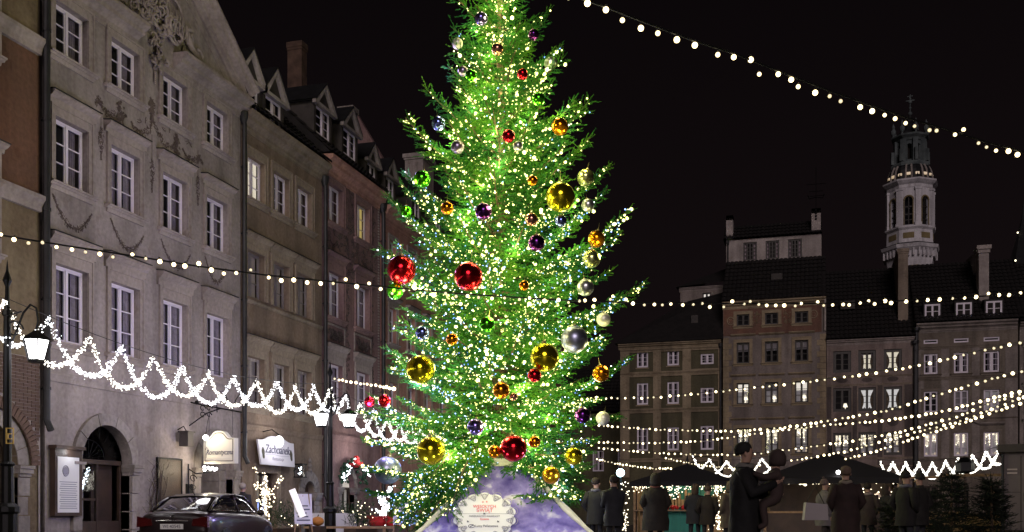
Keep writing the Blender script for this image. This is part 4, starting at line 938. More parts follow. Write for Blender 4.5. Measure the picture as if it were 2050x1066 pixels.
for k in range(24):
    a = 2*PI*k/24+A0; pts = [((r*s+.02)*math.cos(a), (r*s+.02)*math.sin(a), tz(v)) for r, v in ((43,370),(42,362),(39.5,350),(36,342),(31,337))]
    obj('dome_rib', MB().tube(pts, .11, 5), M['trimw'] if k % 3 else M['sheet'], tw)
for k in range(16):
    a = 2*PI*k/16; obj('dome_light', cached('dl', lambda: _m(MB().box(-.22,.22,-.1,.1,0,.28), 'dome_light', 'litd3')), None, tw, (42.2*s*.985*math.cos(a), 42.2*s*.985*math.sin(a), tz(362)), (0,0,a+PI/2))
ring8('lantern_base', [(37,340),(38,336),(36,332),(26,331)], 'patina')
ring8('lantern_core', [(13,332),(13,286)], 'dark')
for k in range(8):
    a = A0+k*PI/4
    obj('lantern_pier', MB().box(-.3,.3,-.35,.35,0,tz(286)-tz(331)).box(-.2,.2,-.75,-.35,0,.9*(tz(286)-tz(331))*.6), M['patina'], tw, (26*s*math.cos(a), 26*s*math.sin(a), tz(331)), (0,0,a+PI/2))
    an = a+PI/8; fw_ = 2*26*s*math.sin(PI/8); hh = tz(286)-tz(331)
    obj('lantern_arch', wall_open(MB(), -fw_/2, fw_/2, 0, hh, [(-fw_*.27,fw_*.27,.3,hh*.8,True)], .2), M['patina'], tw, (26*s*math.cos(PI/8)*math.cos(an), 26*s*math.cos(PI/8)*math.sin(an), tz(331)), (0,0,an+PI/2))
ring8('lantern_cornice', [(28,288),(31,284),(37,280),(38,277),(30,276)], 'patina')
ring8('cupola', [(28,277),(24,270),(14,262),(9,254),(6,250),(9,246),(7,240),(3,236),(2,232)], 'sheet')
for k in range(8):
    a = A0+k*PI/4; obj('urn', MB().lathe([(.18,0),(.10,.2),(.30,.5),(.32,.8),(.12,1.1),(.2,1.3),(.02,1.8)], 8), M['patina'], tw, (33*s*math.cos(a), 33*s*math.sin(a), tz(277)))
q = MB().tube([(0,0,tz(236)),(0,0,tz(190))], .07, 6)
for v, r in ((228,.25),(217,.16),(205,.22),(198,.14)): q.ball((0,0,tz(v)), r, 8, 6)
q.box(-.5,.5,-.04,.04,tz(203),tz(201)).box(-.32,.32,-.04,.04,tz(194),tz(192.5)); obj('spire_cross', q, M['patina'], tw)
# dark steeple at the right edge
cS = PT(2049, 500, 118); st = thing('steeple', 'dark steeple with small lights rising behind the roofs at the right edge', 'tower', (cS.x, cS.y, 0)); ss = 118/FPX
def sz(v): return CAM_H+(1025-v)*ss
obj('spire', MB().lathe([(1.4,0),(1.4,sz(520)),(.7,sz(470)),(.25,sz(440)),(.05,sz(405))], 8), M['sheet'], st)
obj('steeple_lights', MB().ball((-.7,-.6,sz(468)), .09, 6, 4).ball((-1.0,-1.0,sz(525)), .1, 6, 4), M['fairyg'], st)
# ================================================================ THE FIR
TC = PT(1000, 1025, 26.0); TX, TY = TC.x, TC.y; PXM = FPX/26.0
rd = Vector((CS, SN, 0)); cdv = Vector((SN, -CS, 0))           # picture-right and towards-the-viewer directions, level
def tzv(v): return CAM_H+(1025-v)/PXM
def foliage_mat():
    m, N, K, b = newmat('fir_needles'); N.remove(b); out = N['Material Output']; t = N.new('ShaderNodeTexCoord')
    n = N.new('ShaderNodeTexNoise'); n.inputs['Scale'].default_value = 1.7; n.inputs['Detail'].default_value = 4; K.new(t.outputs['Object'], n.inputs['Vector'])
    r = N.new('ShaderNodeValToRGB'); K.new(n.outputs['Fac'], r.inputs[0]); e = r.color_ramp.elements
    e[0].position = .32; e[0].color = (.020,.11,.042,1); e[1].position = .68; e[1].color = (.12,.29,.030,1); x = e.new(.5); x.color = (.05,.19,.030,1)
    d = N.new('ShaderNodeBsdfDiffuse'); tl = N.new('ShaderNodeBsdfTranslucent'); mx = N.new('ShaderNodeMixShader'); mx.inputs[0].default_value = .32
    K.new(r.outputs[0], d.inputs[0]); K.new(r.outputs[0], tl.inputs[0]); K.new(d.outputs[0], mx.inputs[1]); K.new(tl.outputs[0], mx.inputs[2])
    K.new(mx.outputs[0], out.inputs[0]); return m
M['needle'] = foliage_mat()
def spray_template(n=20, L=.20, nl=.046, nw=.017, seed=1):
    r = np.random.RandomState(seed); V = []
    for i in range(n):
        t = (i+.5)/n; a = r.uniform(0, 2*PI); th = R(38+14*r.rand()); l = nl*(1-.35*t)*r.uniform(.8, 1.2)
        base = np.array([t*L, 0, 0]); side = np.array([0, math.cos(a), math.sin(a)])
        tip = base+np.array([math.cos(th), 0, 0])*l+side*math.sin(th)*l
        w = np.cross(tip-base, side); w = w/np.linalg.norm(w)*nw*.5
        V += [base-w, base+w, tip]
    V += [np.array([0,0,.006]), np.array([0,0,-.006]), np.array([L,0,0])]
    return np.array(V)
SPR = [spray_template(seed=i) for i in range(6)]
def frames(D, roll):
    """rotation matrices taking +x to each direction in D"""
    D = D/np.linalg.norm(D, axis=1, keepdims=True); up = np.tile([0,0,1.0], (len(D),1))
    y = np.cross(up, D); ny = np.linalg.norm(y, axis=1, keepdims=True); y = np.where(ny < 1e-3, [0,1,0], y/np.maximum(ny,1e-6)); z = np.cross(D, y)
    c, s = np.cos(roll)[:,None], np.sin(roll)[:,None]
    return np.stack([D, y*c+z*s, z*c-y*s], axis=2)
def make_bough(rs, base, dirv, L, rise, droop, step=.105, fat=1.0):
    """positions and directions of needle sprays on one bough; returns spray pos, dir, axis polyline"""
    dirv = np.array(dirv, float); side = np.array([-dirv[1], dirv[0], 0]); P = []; D = []; ax = []
    def pt(s): return base+dirv*L*s+np.array([0,0,1])*(rise*s**1.5-droop*math.sin(PI*min(1,s*1.0)))
    for i in range(13): ax.append(pt(i/12))
    n = max(4, int(L/step)); 
    for i in range(n):
        s = .14+.86*(i+rs.rand()*.5)/n; p = pt(s); t = pt(min(1,s+.03))-pt(s-.03); t /= np.linalg.norm(t)
        P.append(p); D.append(t+rs.normal(0,.12,3))
        sg = 1 if i % 2 else -1
        for sgn in ((sg, -sg) if rs.rand() < .85 else (sg,)):
            ls = min(.72, .34*(1-s)*L+.27)*rs.uniform(.65,1.15)*fat; a = R(rs.uniform(42,62)); d2 = t*math.cos(a)+side*sgn*math.sin(a)+np.array([0,0,rs.uniform(-.28,.10)])
            m = max(1, int(ls/.12))
            for k in range(m):
                q = p+d2*ls*(k+.3)/m-np.array([0,0,.10])*((k/m)**2)*ls
                P.append(q); D.append(d2+rs.normal(0,.15,3))
                if k < m-1:
                    s3 = 1 if k % 2 else -1; P.append(q); D.append(d2*.75+(np.cross(d2,[0,0,1]))*s3*.7+rs.normal(0,.15,3))
        if rs.rand() < .35: P.append(p); D.append(t*.6+np.array([0,0,rs.choice([-1,.6])])+rs.normal(0,.2,3))
    return P, D, ax
def conifer_mesh(name, P, D, mat, parent, rs, scale=1.0):
    P = np.array(P); D = np.array(D); n = len(P); Rm = frames(D, rs.uniform(0, 2*PI, n)); sc = rs.uniform(.8, 1.25, n)*scale
    idx = rs.randint(0, 6, n); VV = []
    for k in range(6):
        m = idx == k
        if not m.any(): continue
        v = np.einsum('nij,kj->nki', Rm[m], SPR[k])*sc[m][:,None,None]+P[m][:,None,:]; VV.append(v.reshape(-1, 3))
    V = np.concatenate(VV); F = np.arange(len(V)).reshape(-1, 3)
    return bignp(name, V, F, mat, parent)
rs = np.random.RandomState(4)
fir = thing('christmas_tree', 'giant lit Christmas fir with coloured baubles rising from a printed canvas base', 'tree', (TX, TY, 0))
def env(v):                                                   # silhouette half width in metres at picture height v
    a = [(-250,2),(-120,42),(0,72),(100,98),(190,125),(300,178),(400,205),(520,225),(600,238),(700,245),(800,250),(900,250),(1000,215),(1050,180),(1100,120)]
    for (p, q), (r_, t_) in zip(a, a[1:]):
        if p <= v <= r_: return (q+(t_-q)*(v-p)/(r_-p))/PXM
    return 1.0
boughs = []
left = [(912,12),(905,62),(904,108),(897,145),(850,190),(868,240),(815,268),(800,328),(795,362),(768,395),(800,440),(785,480),(768,520),(790,560),(802,612),(800,650),(765,690),(800,735),(725,785),(735,835),(725,880),(742,940),(740,985),(800,1030),(842,1052)]
right = [(1095,18),(1092,50),(1130,82),(1130,130),(1108,170),(1155,210),(1181,230),(1186,282),(1230,315),(1190,350),(1220,387),(1180,420),(1262,432),(1250,466),(1190,500),(1225,545),(1292,580),(1240,608),(1180,640),(1215,690),(1262,724),(1200,760),(1246,830),(1200,800),(1195,882),(1170,930),(1165,985),(1130,1012)]
for (u, v), sg in [(p, -1) for p in left]+[(p, 1) for p in right]:
    L_ = abs(u-1000)/PXM; ph = rs.uniform(-.28, .45)
    up = .46 if v < 520 else (.20 if v < 800 else -.10)
    dz = L_*up; dv = rd*sg*math.cos(ph)+cdv*math.sin(ph); L_ = L_/math.cos(ph)
    boughs.append((tzv(v)-dz, dv, L_*.97, dz, .10*L_, 1.08))
z = 1.55; k = 0
while z < 16.6:
    v = 1025-(z-CAM_H)*PXM; e = env(v); nb_ = 6 if z < 13 else 5
    for i in range(nb_):
        ph = 2*PI*(i/nb_)+k*.9+rs.uniform(-.25,.25); L_ = e*(rs.uniform(.46,.80) if v < 560 else rs.uniform(.60,.90))
        front = math.sin(ph); lat = math.cos(ph)*L_
        if front > .25 and abs(lat) < 1.25 and z < 2.75: continue           # the canvas base shows here
        if front > 0 and abs(lat) < .55 and z < 3.1: L_ *= .55
        if z < 2.6: L_ = min(L_, 2.6)
        up = .40 if z > 7.5 else (.14 if z > 3.5 else -.10)
        boughs.append((z-L_*up*.6, rd*math.cos(ph)+cdv*math.sin(ph), L_, L_*up, .09*L_, 1.0))
    z += .30 if z > 2.4 else .33; k += 1
for k in range(44):                                            # low drooping boughs either side of the canvas
    sd = -1 if k < 30 else 1; ph = rs.uniform(-.3, 1.12 if k < 30 else .9); L_ = rs.uniform(1.9, 2.9)*(1 if sd < 0 else .78)
    zb_ = rs.uniform(2.15, 3.0); boughs.append((zb_, rd*sd*math.cos(ph)+cdv*math.sin(ph), L_, (rs.uniform(.62,1.5) if sd < 0 else rs.uniform(1.1,1.8))-zb_, -.10*L_, 1.1))
P = []; D = []; BI = []; trunk = MB(); outer = []; limbs = MB()
for (zb, dv, L_, rise, droop, fat) in boughs:
    p, d, ax = make_bough(rs, np.array([0,0,zb]), dv, L_, rise, droop, fat=fat); P += p; D += d; BI += [rs.lognormal(0,.5)]*len(p)
    limbs.tube([tuple(a) for a in ax[::2]], [.035*(1-.8*i/6)*min(1,L_/2)+.006 for i in range(7)], 5)
conifer_mesh('crown', P, D, M['needle'], fir, rs)
trunk.tube([(0,0,0),(0,0,3),(0.03,0,9),(0,0,17)], [.26,.22,.13,.02], 12)
M['bark'] = solid('fir_bark', (.10,.065,.04), .9, bump=.6, bscale=14, var=.4); obj('trunk', trunk, M['bark'], fir); stuff(obj('limbs', limbs, M['bark'], fir))
Pn = np.array(P); BI = np.array(BI)
def ico(r):
    t = (1+5**.5)/2; v = np.array([(-1,t,0),(1,t,0),(-1,-t,0),(1,-t,0),(0,-1,t),(0,1,t),(0,-1,-t),(0,1,-t),(t,0,-1),(t,0,1),(-t,0,-1),(-t,0,1)], float); v /= np.linalg.norm(v[0])
    f = np.array([(0,11,5),(0,5,1),(0,1,7),(0,7,10),(0,10,11),(1,5,9),(5,11,4),(11,10,2),(10,7,6),(7,1,8),(3,9,4),(3,4,2),(3,2,6),(3,6,8),(3,8,9),(4,9,5),(2,4,11),(6,2,10),(8,6,7),(9,8,1)])
    return v*r, f
def bulbs(name, pts, rad, mat, parent=None):
    v, f = ico(1.0); pts = np.array(pts); rad = np.array(rad); n = len(pts)
    V = (v[None]*rad[:,None,None]+pts[:,None,:]).reshape(-1,3); F = (f[None]+12*np.arange(n)[:,None,None]).reshape(-1,3)
    return bignp(name, V, F, mat, parent)
rad2 = np.linalg.norm(Pn[:,:2], axis=1); c3n = np.array([cdv.x, cdv.y]); fr = Pn[:,:2] @ c3n; rt = Pn[:,:2] @ np.array([rd.x, rd.y])
def pick(n, w):
    w = w/w.sum(); return rs.choice(len(Pn), n, replace=False, p=w)
w = (.25+rad2)*(fr > -.9)*np.where(Pn[:,2] < 17, 1, 0)*np.where(Pn[:,2] > 8, 1.5, 1.0)*BI*(1+.45*np.exp(-(rt/.55)**2))
i1 = pick(7600, w); jit = rs.normal(0,.025,(7600,3))
r1 = np.where(rs.rand(7600) < .13, rs.uniform(.034,.054,7600), rs.uniform(.012,.024,7600))
fl = thing('fairy_lights', 'dense warm white and yellow fairy lights wound over the whole fir', 'fairy lights', (TX, TY, 0))
stuff(bulbs('warm_bulbs', Pn[i1]+jit, r1, M['fairy'], fl)); 
wb = BI[::-1]*(.1+rad2**1.6)*(fr > -.9)*np.where(Pn[:,2] < 8.5, 1.6, .45)*np.where(rt < 0, 1.3, .9)
i2 = pick(2300, wb); stuff(bulbs('blue_bulbs', Pn[i2]+rs.normal(0,.03,(2300,3)), rs.uniform(.012,.026,2300), M['fairyb'], fl))
i3 = pick(900, wb); stuff(bulbs('white_bulbs', Pn[i3]+rs.normal(0,.03,(900,3)), rs.uniform(.010,.020,900), M['fairyw'], fl))
# the light those bulbs give: one lamp for each cluster of the string, sitting among the needles
for j in range(64):
    zz = 2.2+14.2*((j+.5)/64)**1.25; v = 1025-(zz-CAM_H)*PXM; e = env(v)
    ph = j*2.4; rr_ = e*(.26+.58*((j*7)%5)/4); p = rd*math.cos(ph)*rr_+cdv*math.sin(ph)*rr_
    if (p.dot(cdv)) < -.9: p = -p
    plight('string_or_fill_light', (TX+p.x, TY+p.y, zz), 46.0*(.45+e/3.0), (1.0,.93,.40), .14)
for j in range(16):                                            # strings in front of the outer needles
    zz = 2.9+12.5*(j/15.0); v = 1025-(zz-CAM_H)*PXM; e = env(v); ph = PI*.5+1.15*math.sin(j*2.1)
    p = rd*math.cos(ph)*e*1.02+cdv*math.sin(ph)*e*1.02
    plight('string_or_fill_light', (TX+p.x, TY+p.y, zz), 14.0*(.5+e/3.0), (1.0,.93,.32), .12)
for j in range(8):
    p = rd*(-2.4 if j < 5 else 1.6)+cdv*((.4,-1.1,.9)[j%3]); plight('blue_string_light', (TX+p.x*(.8+.1*(j%3)), TY+p.y, 1.6+.85*(j%5)), (150 if j < 5 else 30), (.32,.36,1.0), .15)
for sx_, fz in ((-1.9,2.9),(1.7,2.9),(-.9,3.6),(.9,3.5)):
    p = rd*sx_+cdv*fz; plight('string_or_fill_light', (TX+p.x, TY+p.y, 1.75 if fz < 3 else 1.2), 24, (.82,.84,1.0), .1)  # cool fill lamps added clear of the boughs to brighten the canvas base
for j, (zz, f_) in enumerate(((12.0,1.0),(9.8,1.0),(7.6,1.0),(5.6,1.0),(3.6,1.0),(2.2,.9),(6.6,.8))):
    v = 1025-(zz-CAM_H)*PXM; p = -rd*env(v)*1.04*f_-cdv*(.6 if j % 2 else -.3); plight('blue_string_light', (TX+p.x, TY+p.y, zz), 95 if zz < 8 else 32, (.52,.36,1.0), .15)
# ---------------------------------------------------------------- baubles
def bauble_mat(name, c, rough=.16, metal=.95): return solid('bauble_'+name, c, rough, metal, bump=.04, bscale=60)
BC = dict(red=bauble_mat('red', (.55,.010,.02)), yellow=bauble_mat('yellow', (.80,.68,.02)), green=bauble_mat('green', (.10,.62,.02)), orange=bauble_mat('orange', (.95,.34,.01)),
  gold=bauble_mat('gold', (.80,.42,.02), .22), purple=bauble_mat('purple', (.10,.02,.16)), violet=bauble_mat('violet', (.24,.20,.55)), silver=bauble_mat('silver', (.70,.74,.74), .28),
  silverblue=bauble_mat('silver_blue', (.42,.45,.62), .34), blue=bauble_mat('blue', (.20,.26,.66)), copper=bauble_mat('copper', (.62,.30,.22)), white=bauble_mat('white', (.80,.80,.72), .4, .5),
  olive=bauble_mat('silver_yellow', (.66,.70,.30), .22), lav=bauble_mat('lavender', (.42,.36,.52), .3))
bl = [(963,38,13,'violet','small violet bauble near the visible top of the fir, left side'),(1068,70,11,'purple','small dark purple bauble near the top right of the fir'),
(916,88,11,'white','pale clear bauble at the upper left edge of the fir'),(996,99,12,'copper','copper brown bauble in the middle near the top of the fir'),
(1102,127,13,'silver','silver bauble on a bough tip at the upper right of the fir'),(1046,149,11,'red','small red orange bauble high on the fir, right of centre'),
(927,143,10,'lav','small mauve bauble touching a green one at upper left'),(943,152,12,'green','green bauble touching a small mauve one at upper left'),
(1078,199,13,'green','green bauble at upper right above the orange bauble'),(878,248,14,'blue','blue bauble under the long upper left bough'),
(1121,254,17,'orange','orange bauble at upper right between two bough tips'),(1018,273,13,'red','small dark red bauble in the middle of the upper fir'),
(916,295,13,'lav','lavender bauble left of centre in the upper fir'),(1037,293,10,'silver','tiny silver bauble just right of the small dark red bauble'),
(845,359,17,'green','bright green bauble at the left edge below the chimney roofline'),(1172,356,17,'olive','yellow silver bauble at the right edge above the big yellow one'),
(1122,395,29,'yellow','largest yellow bauble of the upper fir, right of centre'),(1066,362,10,'orange','small orange bauble left of the big upper yellow bauble'),
(1177,411,13,'silver','plain silver bauble right of the big upper yellow bauble'),(895,417,13,'orange','orange bauble half buried in needles at middle left'),
(813,424,12,'green','small green bauble at the left tip beside the mauve house'),(968,424,17,'purple','dark purple bauble left of the trunk in the upper middle'),
(1064,440,13,'copper','copper bauble beside the small blue one below the big yellow bauble'),(1123,443,12,'blue','small pale blue bauble below the big upper yellow bauble'),
(1074,487,17,'purple','dark purple bauble right of the trunk in the middle'),(1194,479,17,'orange','orange bauble on the long right bough above a silver yellow one'),
(1184,519,18,'olive','silver yellow bauble under the long right bough'),(804,541,29,'red','big red bauble at the left edge above a green one'),
(938,554,29,'red','big red bauble left of the trunk at mid height'),(791,583,17,'green','green bauble hanging under the big left red bauble'),
(1172,576,17,'silver','silver bauble at right just above the crossing light string'),(1049,572,10,'orange','small orange bauble beside the trunk near the crossing light string'),
(1208,640,14,'white','white bauble below the light string at the right edge'),(975,650,16,'green','green bauble near the trunk below the light string'),
(846,667,14,'blue','glassy blue bauble above the lower left yellow bauble'),(1150,680,27,'silverblue','big grey blue frosted bauble at lower right'),
(1090,716,29,'yellow','big yellow bauble at lower right of the trunk'),(842,740,29,'yellow','big yellow bauble at lower left beside the pink house'),
(1203,748,17,'orange','orange bauble alone at the lower right edge'),(1003,782,17,'orange','orange bauble on the trunk line in the lower fir'),
(1166,832,16,'purple','black purple bauble at lower right'),(1207,838,14,'white','white bauble at the lower right edge beside the black purple one'),
(952,855,17,'violet','violet bauble left of the big lowest red bauble'),(863,903,29,'yellow','big yellow bauble lowest on the left of the fir'),
(776,942,28,'silverblue','big grey violet bauble at the lowest left bough'),(1028,898,27,'red','big red bauble hanging just above the canvas base'),
(1148,914,18,'yellow','smaller yellow bauble at the lower right of the fir'),(1103,952,18,'gold','gold bauble lowest on the right beside the canvas base'),
(740,805,11,'red','left one of the small red baubles on the lowest left bough tip'),(770,803,13,'red','right one of the small red baubles on the lowest left bough tip'),
(990,905,13,'orange','small orange bauble left of the lowest big red bauble'),(1070,752,14,'red','red bauble half hidden below the lower right yellow bauble'),
(1070,885,12,'orange','small orange bauble right of the lowest big red bauble'),(905,680,12,'orange','orange bauble buried in needles left of the trunk'),
(855,745,9,'blue','tiny blue bauble in front of the lower left yellow bauble'),(1028,795,8,'copper','tiny copper bauble beside the trunk orange one')]
bm_ball = MB().ball((0,0,0), 1, 32, 20).mesh('ball', True)
for (u, v, r, c, lab) in bl:
    z = tzv(v); e = env(v)*.97; x = (u-1000)/PXM; q = e*e-x*x
    depth = 26.0-(math.sqrt(q)+.1 if q > .04 else .12); 
    p = PT(u, v, depth); rr_ = r/FPX*depth*1.0
    me = cached(('ball', c), lambda: (lambda m: (m.materials.append(BC[c]), m)[1])(bm_ball.copy()))
    o = bpy.data.objects.new('bauble', me); COL.objects.link(o); o.location = p; o.scale = (rr_,)*3; tag(o, lab, 'bauble', 'baubles on the fir')
    o.rotation_euler = (rs.uniform(-.2,.2), rs.uniform(-.2,.2), 0)
    cp = cached('cap', lambda: _m(MB().lathe([(.16,.97),(.16,1.10),(.10,1.12),(.10,1.12)], 10).tube([(.0,0,1.1),(.06,0,1.2),(0,0,1.28),(-.06,0,1.2),(0,0,1.1)], .02, 5).tube([(0,0,1.25),(0,0,1.9)], .012, 4), 'cap', 'cap'))if 'cap' in M else None
    if cp is None:
        M['cap'] = solid('bauble_cap', (.6,.5,.25), .3, .9)
        cp = cached('cap', lambda: _m(MB().lathe([(.16,.97),(.16,1.10),(.10,1.12),(.10,1.12)], 10).tube([(.0,0,1.1),(.06,0,1.2),(0,0,1.28),(-.06,0,1.2),(0,0,1.1)], .02, 5).tube([(0,0,1.25),(0,0,1.9)], .012, 4), 'cap', 'cap'))
    obj('cap', cp, None, o)
# ---------------------------------------------------------------- canvas base
m, N, K, b = newmat('printed_canvas'); t = N.new('ShaderNodeTexCoord')
n1 = N.new('ShaderNodeTexNoise'); n1.inputs['Scale'].default_value = 2.0; n1.inputs['Detail'].default_value = 5; n1.inputs['Distortion'].default_value = .25; K.new(t.outputs['Object'], n1.inputs['Vector'])
r = N.new('ShaderNodeValToRGB'); K.new(n1.outputs['Fac'], r.inputs[0]); e = r.color_ramp.elements
e[0].position = .32; e[0].color = (.045,.025,.28,1); e[1].position = .66; e[1].color = (.62,.60,.80,1); x = e.new(.52); x.color = (.20,.16,.55,1)
K.new(r.outputs[0], b.inputs['Base Color']); b.inputs['Roughness'].default_value = .6
n2 = N.new('ShaderNodeTexNoise'); n2.inputs['Scale'].default_value = 4; K.new(t.outputs['Object'], n2.inputs['Vector']); bp = N.new('ShaderNodeBump'); bp.inputs['Strength'].default_value = .5; bp.inputs['Distance'].default_value = .08; n2.inputs['Detail'].default_value = 9; n2.inputs['Scale'].default_value = 7; K.new(n2.outputs['Fac'], bp.inputs['Height']); K.new(bp.outputs[0], b.inputs['Normal'])
M['canvas'] = m
base = thing('tree_base', 'purple and white printed canvas pyramid under the fir with pale rope edge', 'tree base', (TX+.15, TY, 0), -YAW*0)
c0 = Vector((0,0,0)); top = 2.15; rt_, rb_ = .50, 2.55
Mx = Matrix.Rotation(YAW, 4, 'Z')
def fr4(r0, z0_, r1, z1_, nseg=44):
    from mathutils import noise as mn
    mb = MB(); cs = [(-1,-1),(1,-1),(1,1),(-1,1)]
    for k in range(4):
        a, b_ = cs[k], cs[(k+1)%4]
        vs = []
        for i in range(nseg+1):
            for j in range(nseg+1):
                s, t = i/nseg, j/nseg; rr_ = r0+(r1-r0)*t; sag = -.10*math.sin(PI*t)
                x = (a[0]+(b_[0]-a[0])*s)*(rr_+sag); y = (a[1]+(b_[1]-a[1])*s)*(rr_+sag)
                ed = min(1, 6*min(s, 1-s)); fo = ed*(.05*mn.noise(Vector((x*1.6+k*9, t*3.2, 0)))+.028*mn.noise(Vector((x*5+k*4, t*1.4+x*2, 3)))+.05*abs(mn.noise(Vector(((s-.5)*5/(.4+t), t*.9, k)))))
                nx_, ny_ = ((0,-1),(1,0),(0,1),(-1,0))[k]; vs.append((x+nx_*fo, y+ny_*fo, z0_+(z1_-z0_)*t+fo*.8))
        mb.add(vs, [(i*(nseg+1)+j, (i+1)*(nseg+1)+j, (i+1)*(nseg+1)+j+1, i*(nseg+1)+j+1) for i in range(nseg) for j in range(nseg)])
    return mb
obj('canvas', fr4(rb_, 0, rt_, top).tf(Mx), M['canvas'], base, smooth=True)
M['hem'] = solid('canvas_hem', (.62,.60,.52), .7, bump=.5, bscale=20, var=.2)
for sx, sy in ((1,-1),(-1,-1),(1,1),(-1,1)):
    pts = [(sx*((rb_+(rt_-rb_)*t)-.10*math.sin(PI*t)+.01), sy*((rb_+(rt_-rb_)*t)-.10*math.sin(PI*t)+.01), top*t) for t in [i/10 for i in range(11)]]
    obj('hem', MB().tube(pts, [.075+.02*math.sin(i*1.7) for i in range(11)], 7).tf(Mx), M['hem'], base, smooth=True)
obj('collar', MB().box(-.56,.56,-.56,.56,top-.03,top+.16).box(-.42,-.40,-.57,-.55,top,top+.1).tf(Mx), M['hem'], base)
# lace sign on the sloping front face
slope = math.atan2(top, rb_-rt_)
sgz = 1.0; tt = sgz/top; fy = -((rb_+(rt_-rb_)*tt)-.10*math.sin(PI*tt))-.06
sign = thing('lace_sign', 'round white lace shaped greeting sign standing on the front of the purple canvas base', 'sign', (0,0,0))
pS = PT(970, 1034, 26-2.0); sign.location = pS; sign.rotation_euler = (R(-16), 0, YAW)
q = MB(); n = 96; Rs = .62
def lob(a): return Rs*(1+.10*abs(math.sin(a*7)))
pts = [(lob(2*PI*i/n)*1.08*math.cos(2*PI*i/n), lob(2*PI*i/n)*.84*math.sin(2*PI*i/n)) for i in range(n)]
q.prism_y(pts, -.012, .012); M['signw'] = solid('sign_white', (.80,.80,.82), .5, bump=.05); obj('board', q, M['signw'], sign)
q = MB(); 
for i in range(14):
    a = 2*PI*(i+.5)/14
    for rr_, ss in ((.98,.085),(.86,.055),(.78,.03)):
        cx, cz = lob(a)*1.08*rr_*math.cos(a)*.97, lob(a)*.84*rr_*math.sin(a)*.97
        q.tube([(cx+ss*math.cos(t), -.016, cz+ss*math.sin(t)) for t in [2*PI*j/14 for j in range(15)]], .006, 4)
    for j in range(5): b_ = a+(j-2)*.07; scroll(q, .6*1.08*math.cos(b_), .6*.84*math.sin(b_), .03, 1.2, b_, .004, -.012)
M['lace'] = solid('lace_line_grey', (.30,.29,.36), .7); stuff(obj('lace_pattern', q, M['lace'], sign))
M['inkr'] = solid('ink_red', (.75,.10,.10), .7); M['inkg'] = solid('ink_grey', (.08,.08,.12), .7)
rx = (R(90), 0, 0)
text('lettering', 'WESOŁYCH', M['inkr'], sign, (0,-.016,.20), rx, .10); text('lettering', 'ŚWIĄT', M['inkr'], sign, (0,-.016,.10), rx, .12)
text('lettering', 'MIESZKAŃCOM WARSZAWY', M['inkg'], sign, (0,-.016,-.02), rx, .055); text('lettering', 'życzenia', M['inkr'], sign, (0,-.016,-.09), rx, .06)
text('lettering', 'Lumy Państwowa', M['inkg'], sign, (.05,-.016,-.26), rx, .075)
q = MB()
for (x, z_) in ((-.04,.34),(.05,.345)): q.add([(x+(.03 if i%2==0 else .012)*math.cos(PI*i/4), -.016, z_+(.03 if i%2==0 else .012)*math.sin(PI*i/4)) for i in range(8)], [tuple(range(8))])
obj('red_stars', q, M['inkr'], sign)
q = MB().box(-.6,.6,-.016,-.013,.055,.060).tube([(-.30+.07*math.cos(t),-.015,-.24+.04*math.sin(t)) for t in [2*PI*j/12 for j in range(13)]], .007, 4).tube([(-.34,-.015,-.26),(-.26,-.015,-.22)], .01, 4)
for (x, z_) in ((-.38,-.13),(.32,-.13),(0,.06)): q.add([(x-.03,-.017,z_-.02),(x+.03,-.017,z_-.02),(x+.01,-.017,z_),(x+.03,-.017,z_+.02),(x,-.017,z_+.01),(x-.02,-.017,z_+.03)], [(0,1,2,3,4,5)])
obj('emblem', q, M['inkg'], sign)
# ================================================================ STRING LIGHTS
bulb_me = None
def bulb_mesh():
    me = MB().ball((0,0,0), 1, 14, 9).mesh('bulb', True); me.materials.append(M['bulb']); return me
def socket_mesh(): return _m(MB().lathe([(.42,.85),(.45,1.7),(.30,1.9)], 8), 'socket', 'socket')
BM, SM = bulb_mesh(), socket_mesh()
BH = BM.copy(); BH.materials[0] = M['bulb_hot']; BD = BM.copy(); BD.materials[0] = M['bulb_dim']
brng = random.Random(77)
def light_string(name, label, cable, bulbs_, r, cr=.012, sockets=True, group='festoon light strings over the square'):
    """cable: list of 3-D points; bulbs_: list of (point, direction sign)"""
    o = thing(name, label, 'light string', tuple(cable[0]), 0, group); c0 = Vector(cable[0])
    obj('cable', MB().tube([Vector(p)-c0 for p in cable], cr, 5), M['socket'], o)
    for i, (p, dn) in enumerate(bulbs_):
        u_ = brng.random(); b = bpy.data.objects.new('bulb', BH if u_ < .38 else (BM if u_ < .72 else BD)); COL.objects.link(b); b.parent = o; b.location = Vector(p)-c0; k = r*(1.16 if u_ < .38 else .97 if u_ < .72 else .84)*brng.uniform(.92,1.08); b.scale = (k,k,k)
        b.rotation_euler = (PI if dn < 0 else 0, .2*math.sin(i), 0)
        if sockets: s_ = bpy.data.objects.new('socket', SM); COL.objects.link(s_); s_.parent = b
    return o
A = [(1138,-4),(1176,7),(1213,20),(1246,41),(1283,57),(1317,67),(1355,80),(1391,91),(1437,110),(1469,115),(1503,120),(1520,149),(1558,149),(1584,160),(1598,174),(1632,186),(1661,193),(1683,203),(1722,215),(1746,223),(1771,231),(1792,238),(1813,247),(1831,253),(1861,261),(1875,262),(1912,270),(1929,260),(1959,287),(1975,295),(1994,302),(2019,303),(2037,310),(2064,322)]
def dA(u): return 8.8+(u-1130)/920*3.2
cab = [(1060,-40),(1130,-10),(1213,19),(1300,53),(1391,87),(1469,112),(1560,148),(1661,187),(1746,217),(1813,240),(1900,266),(1975,290),(2037,306),(2100,330)]
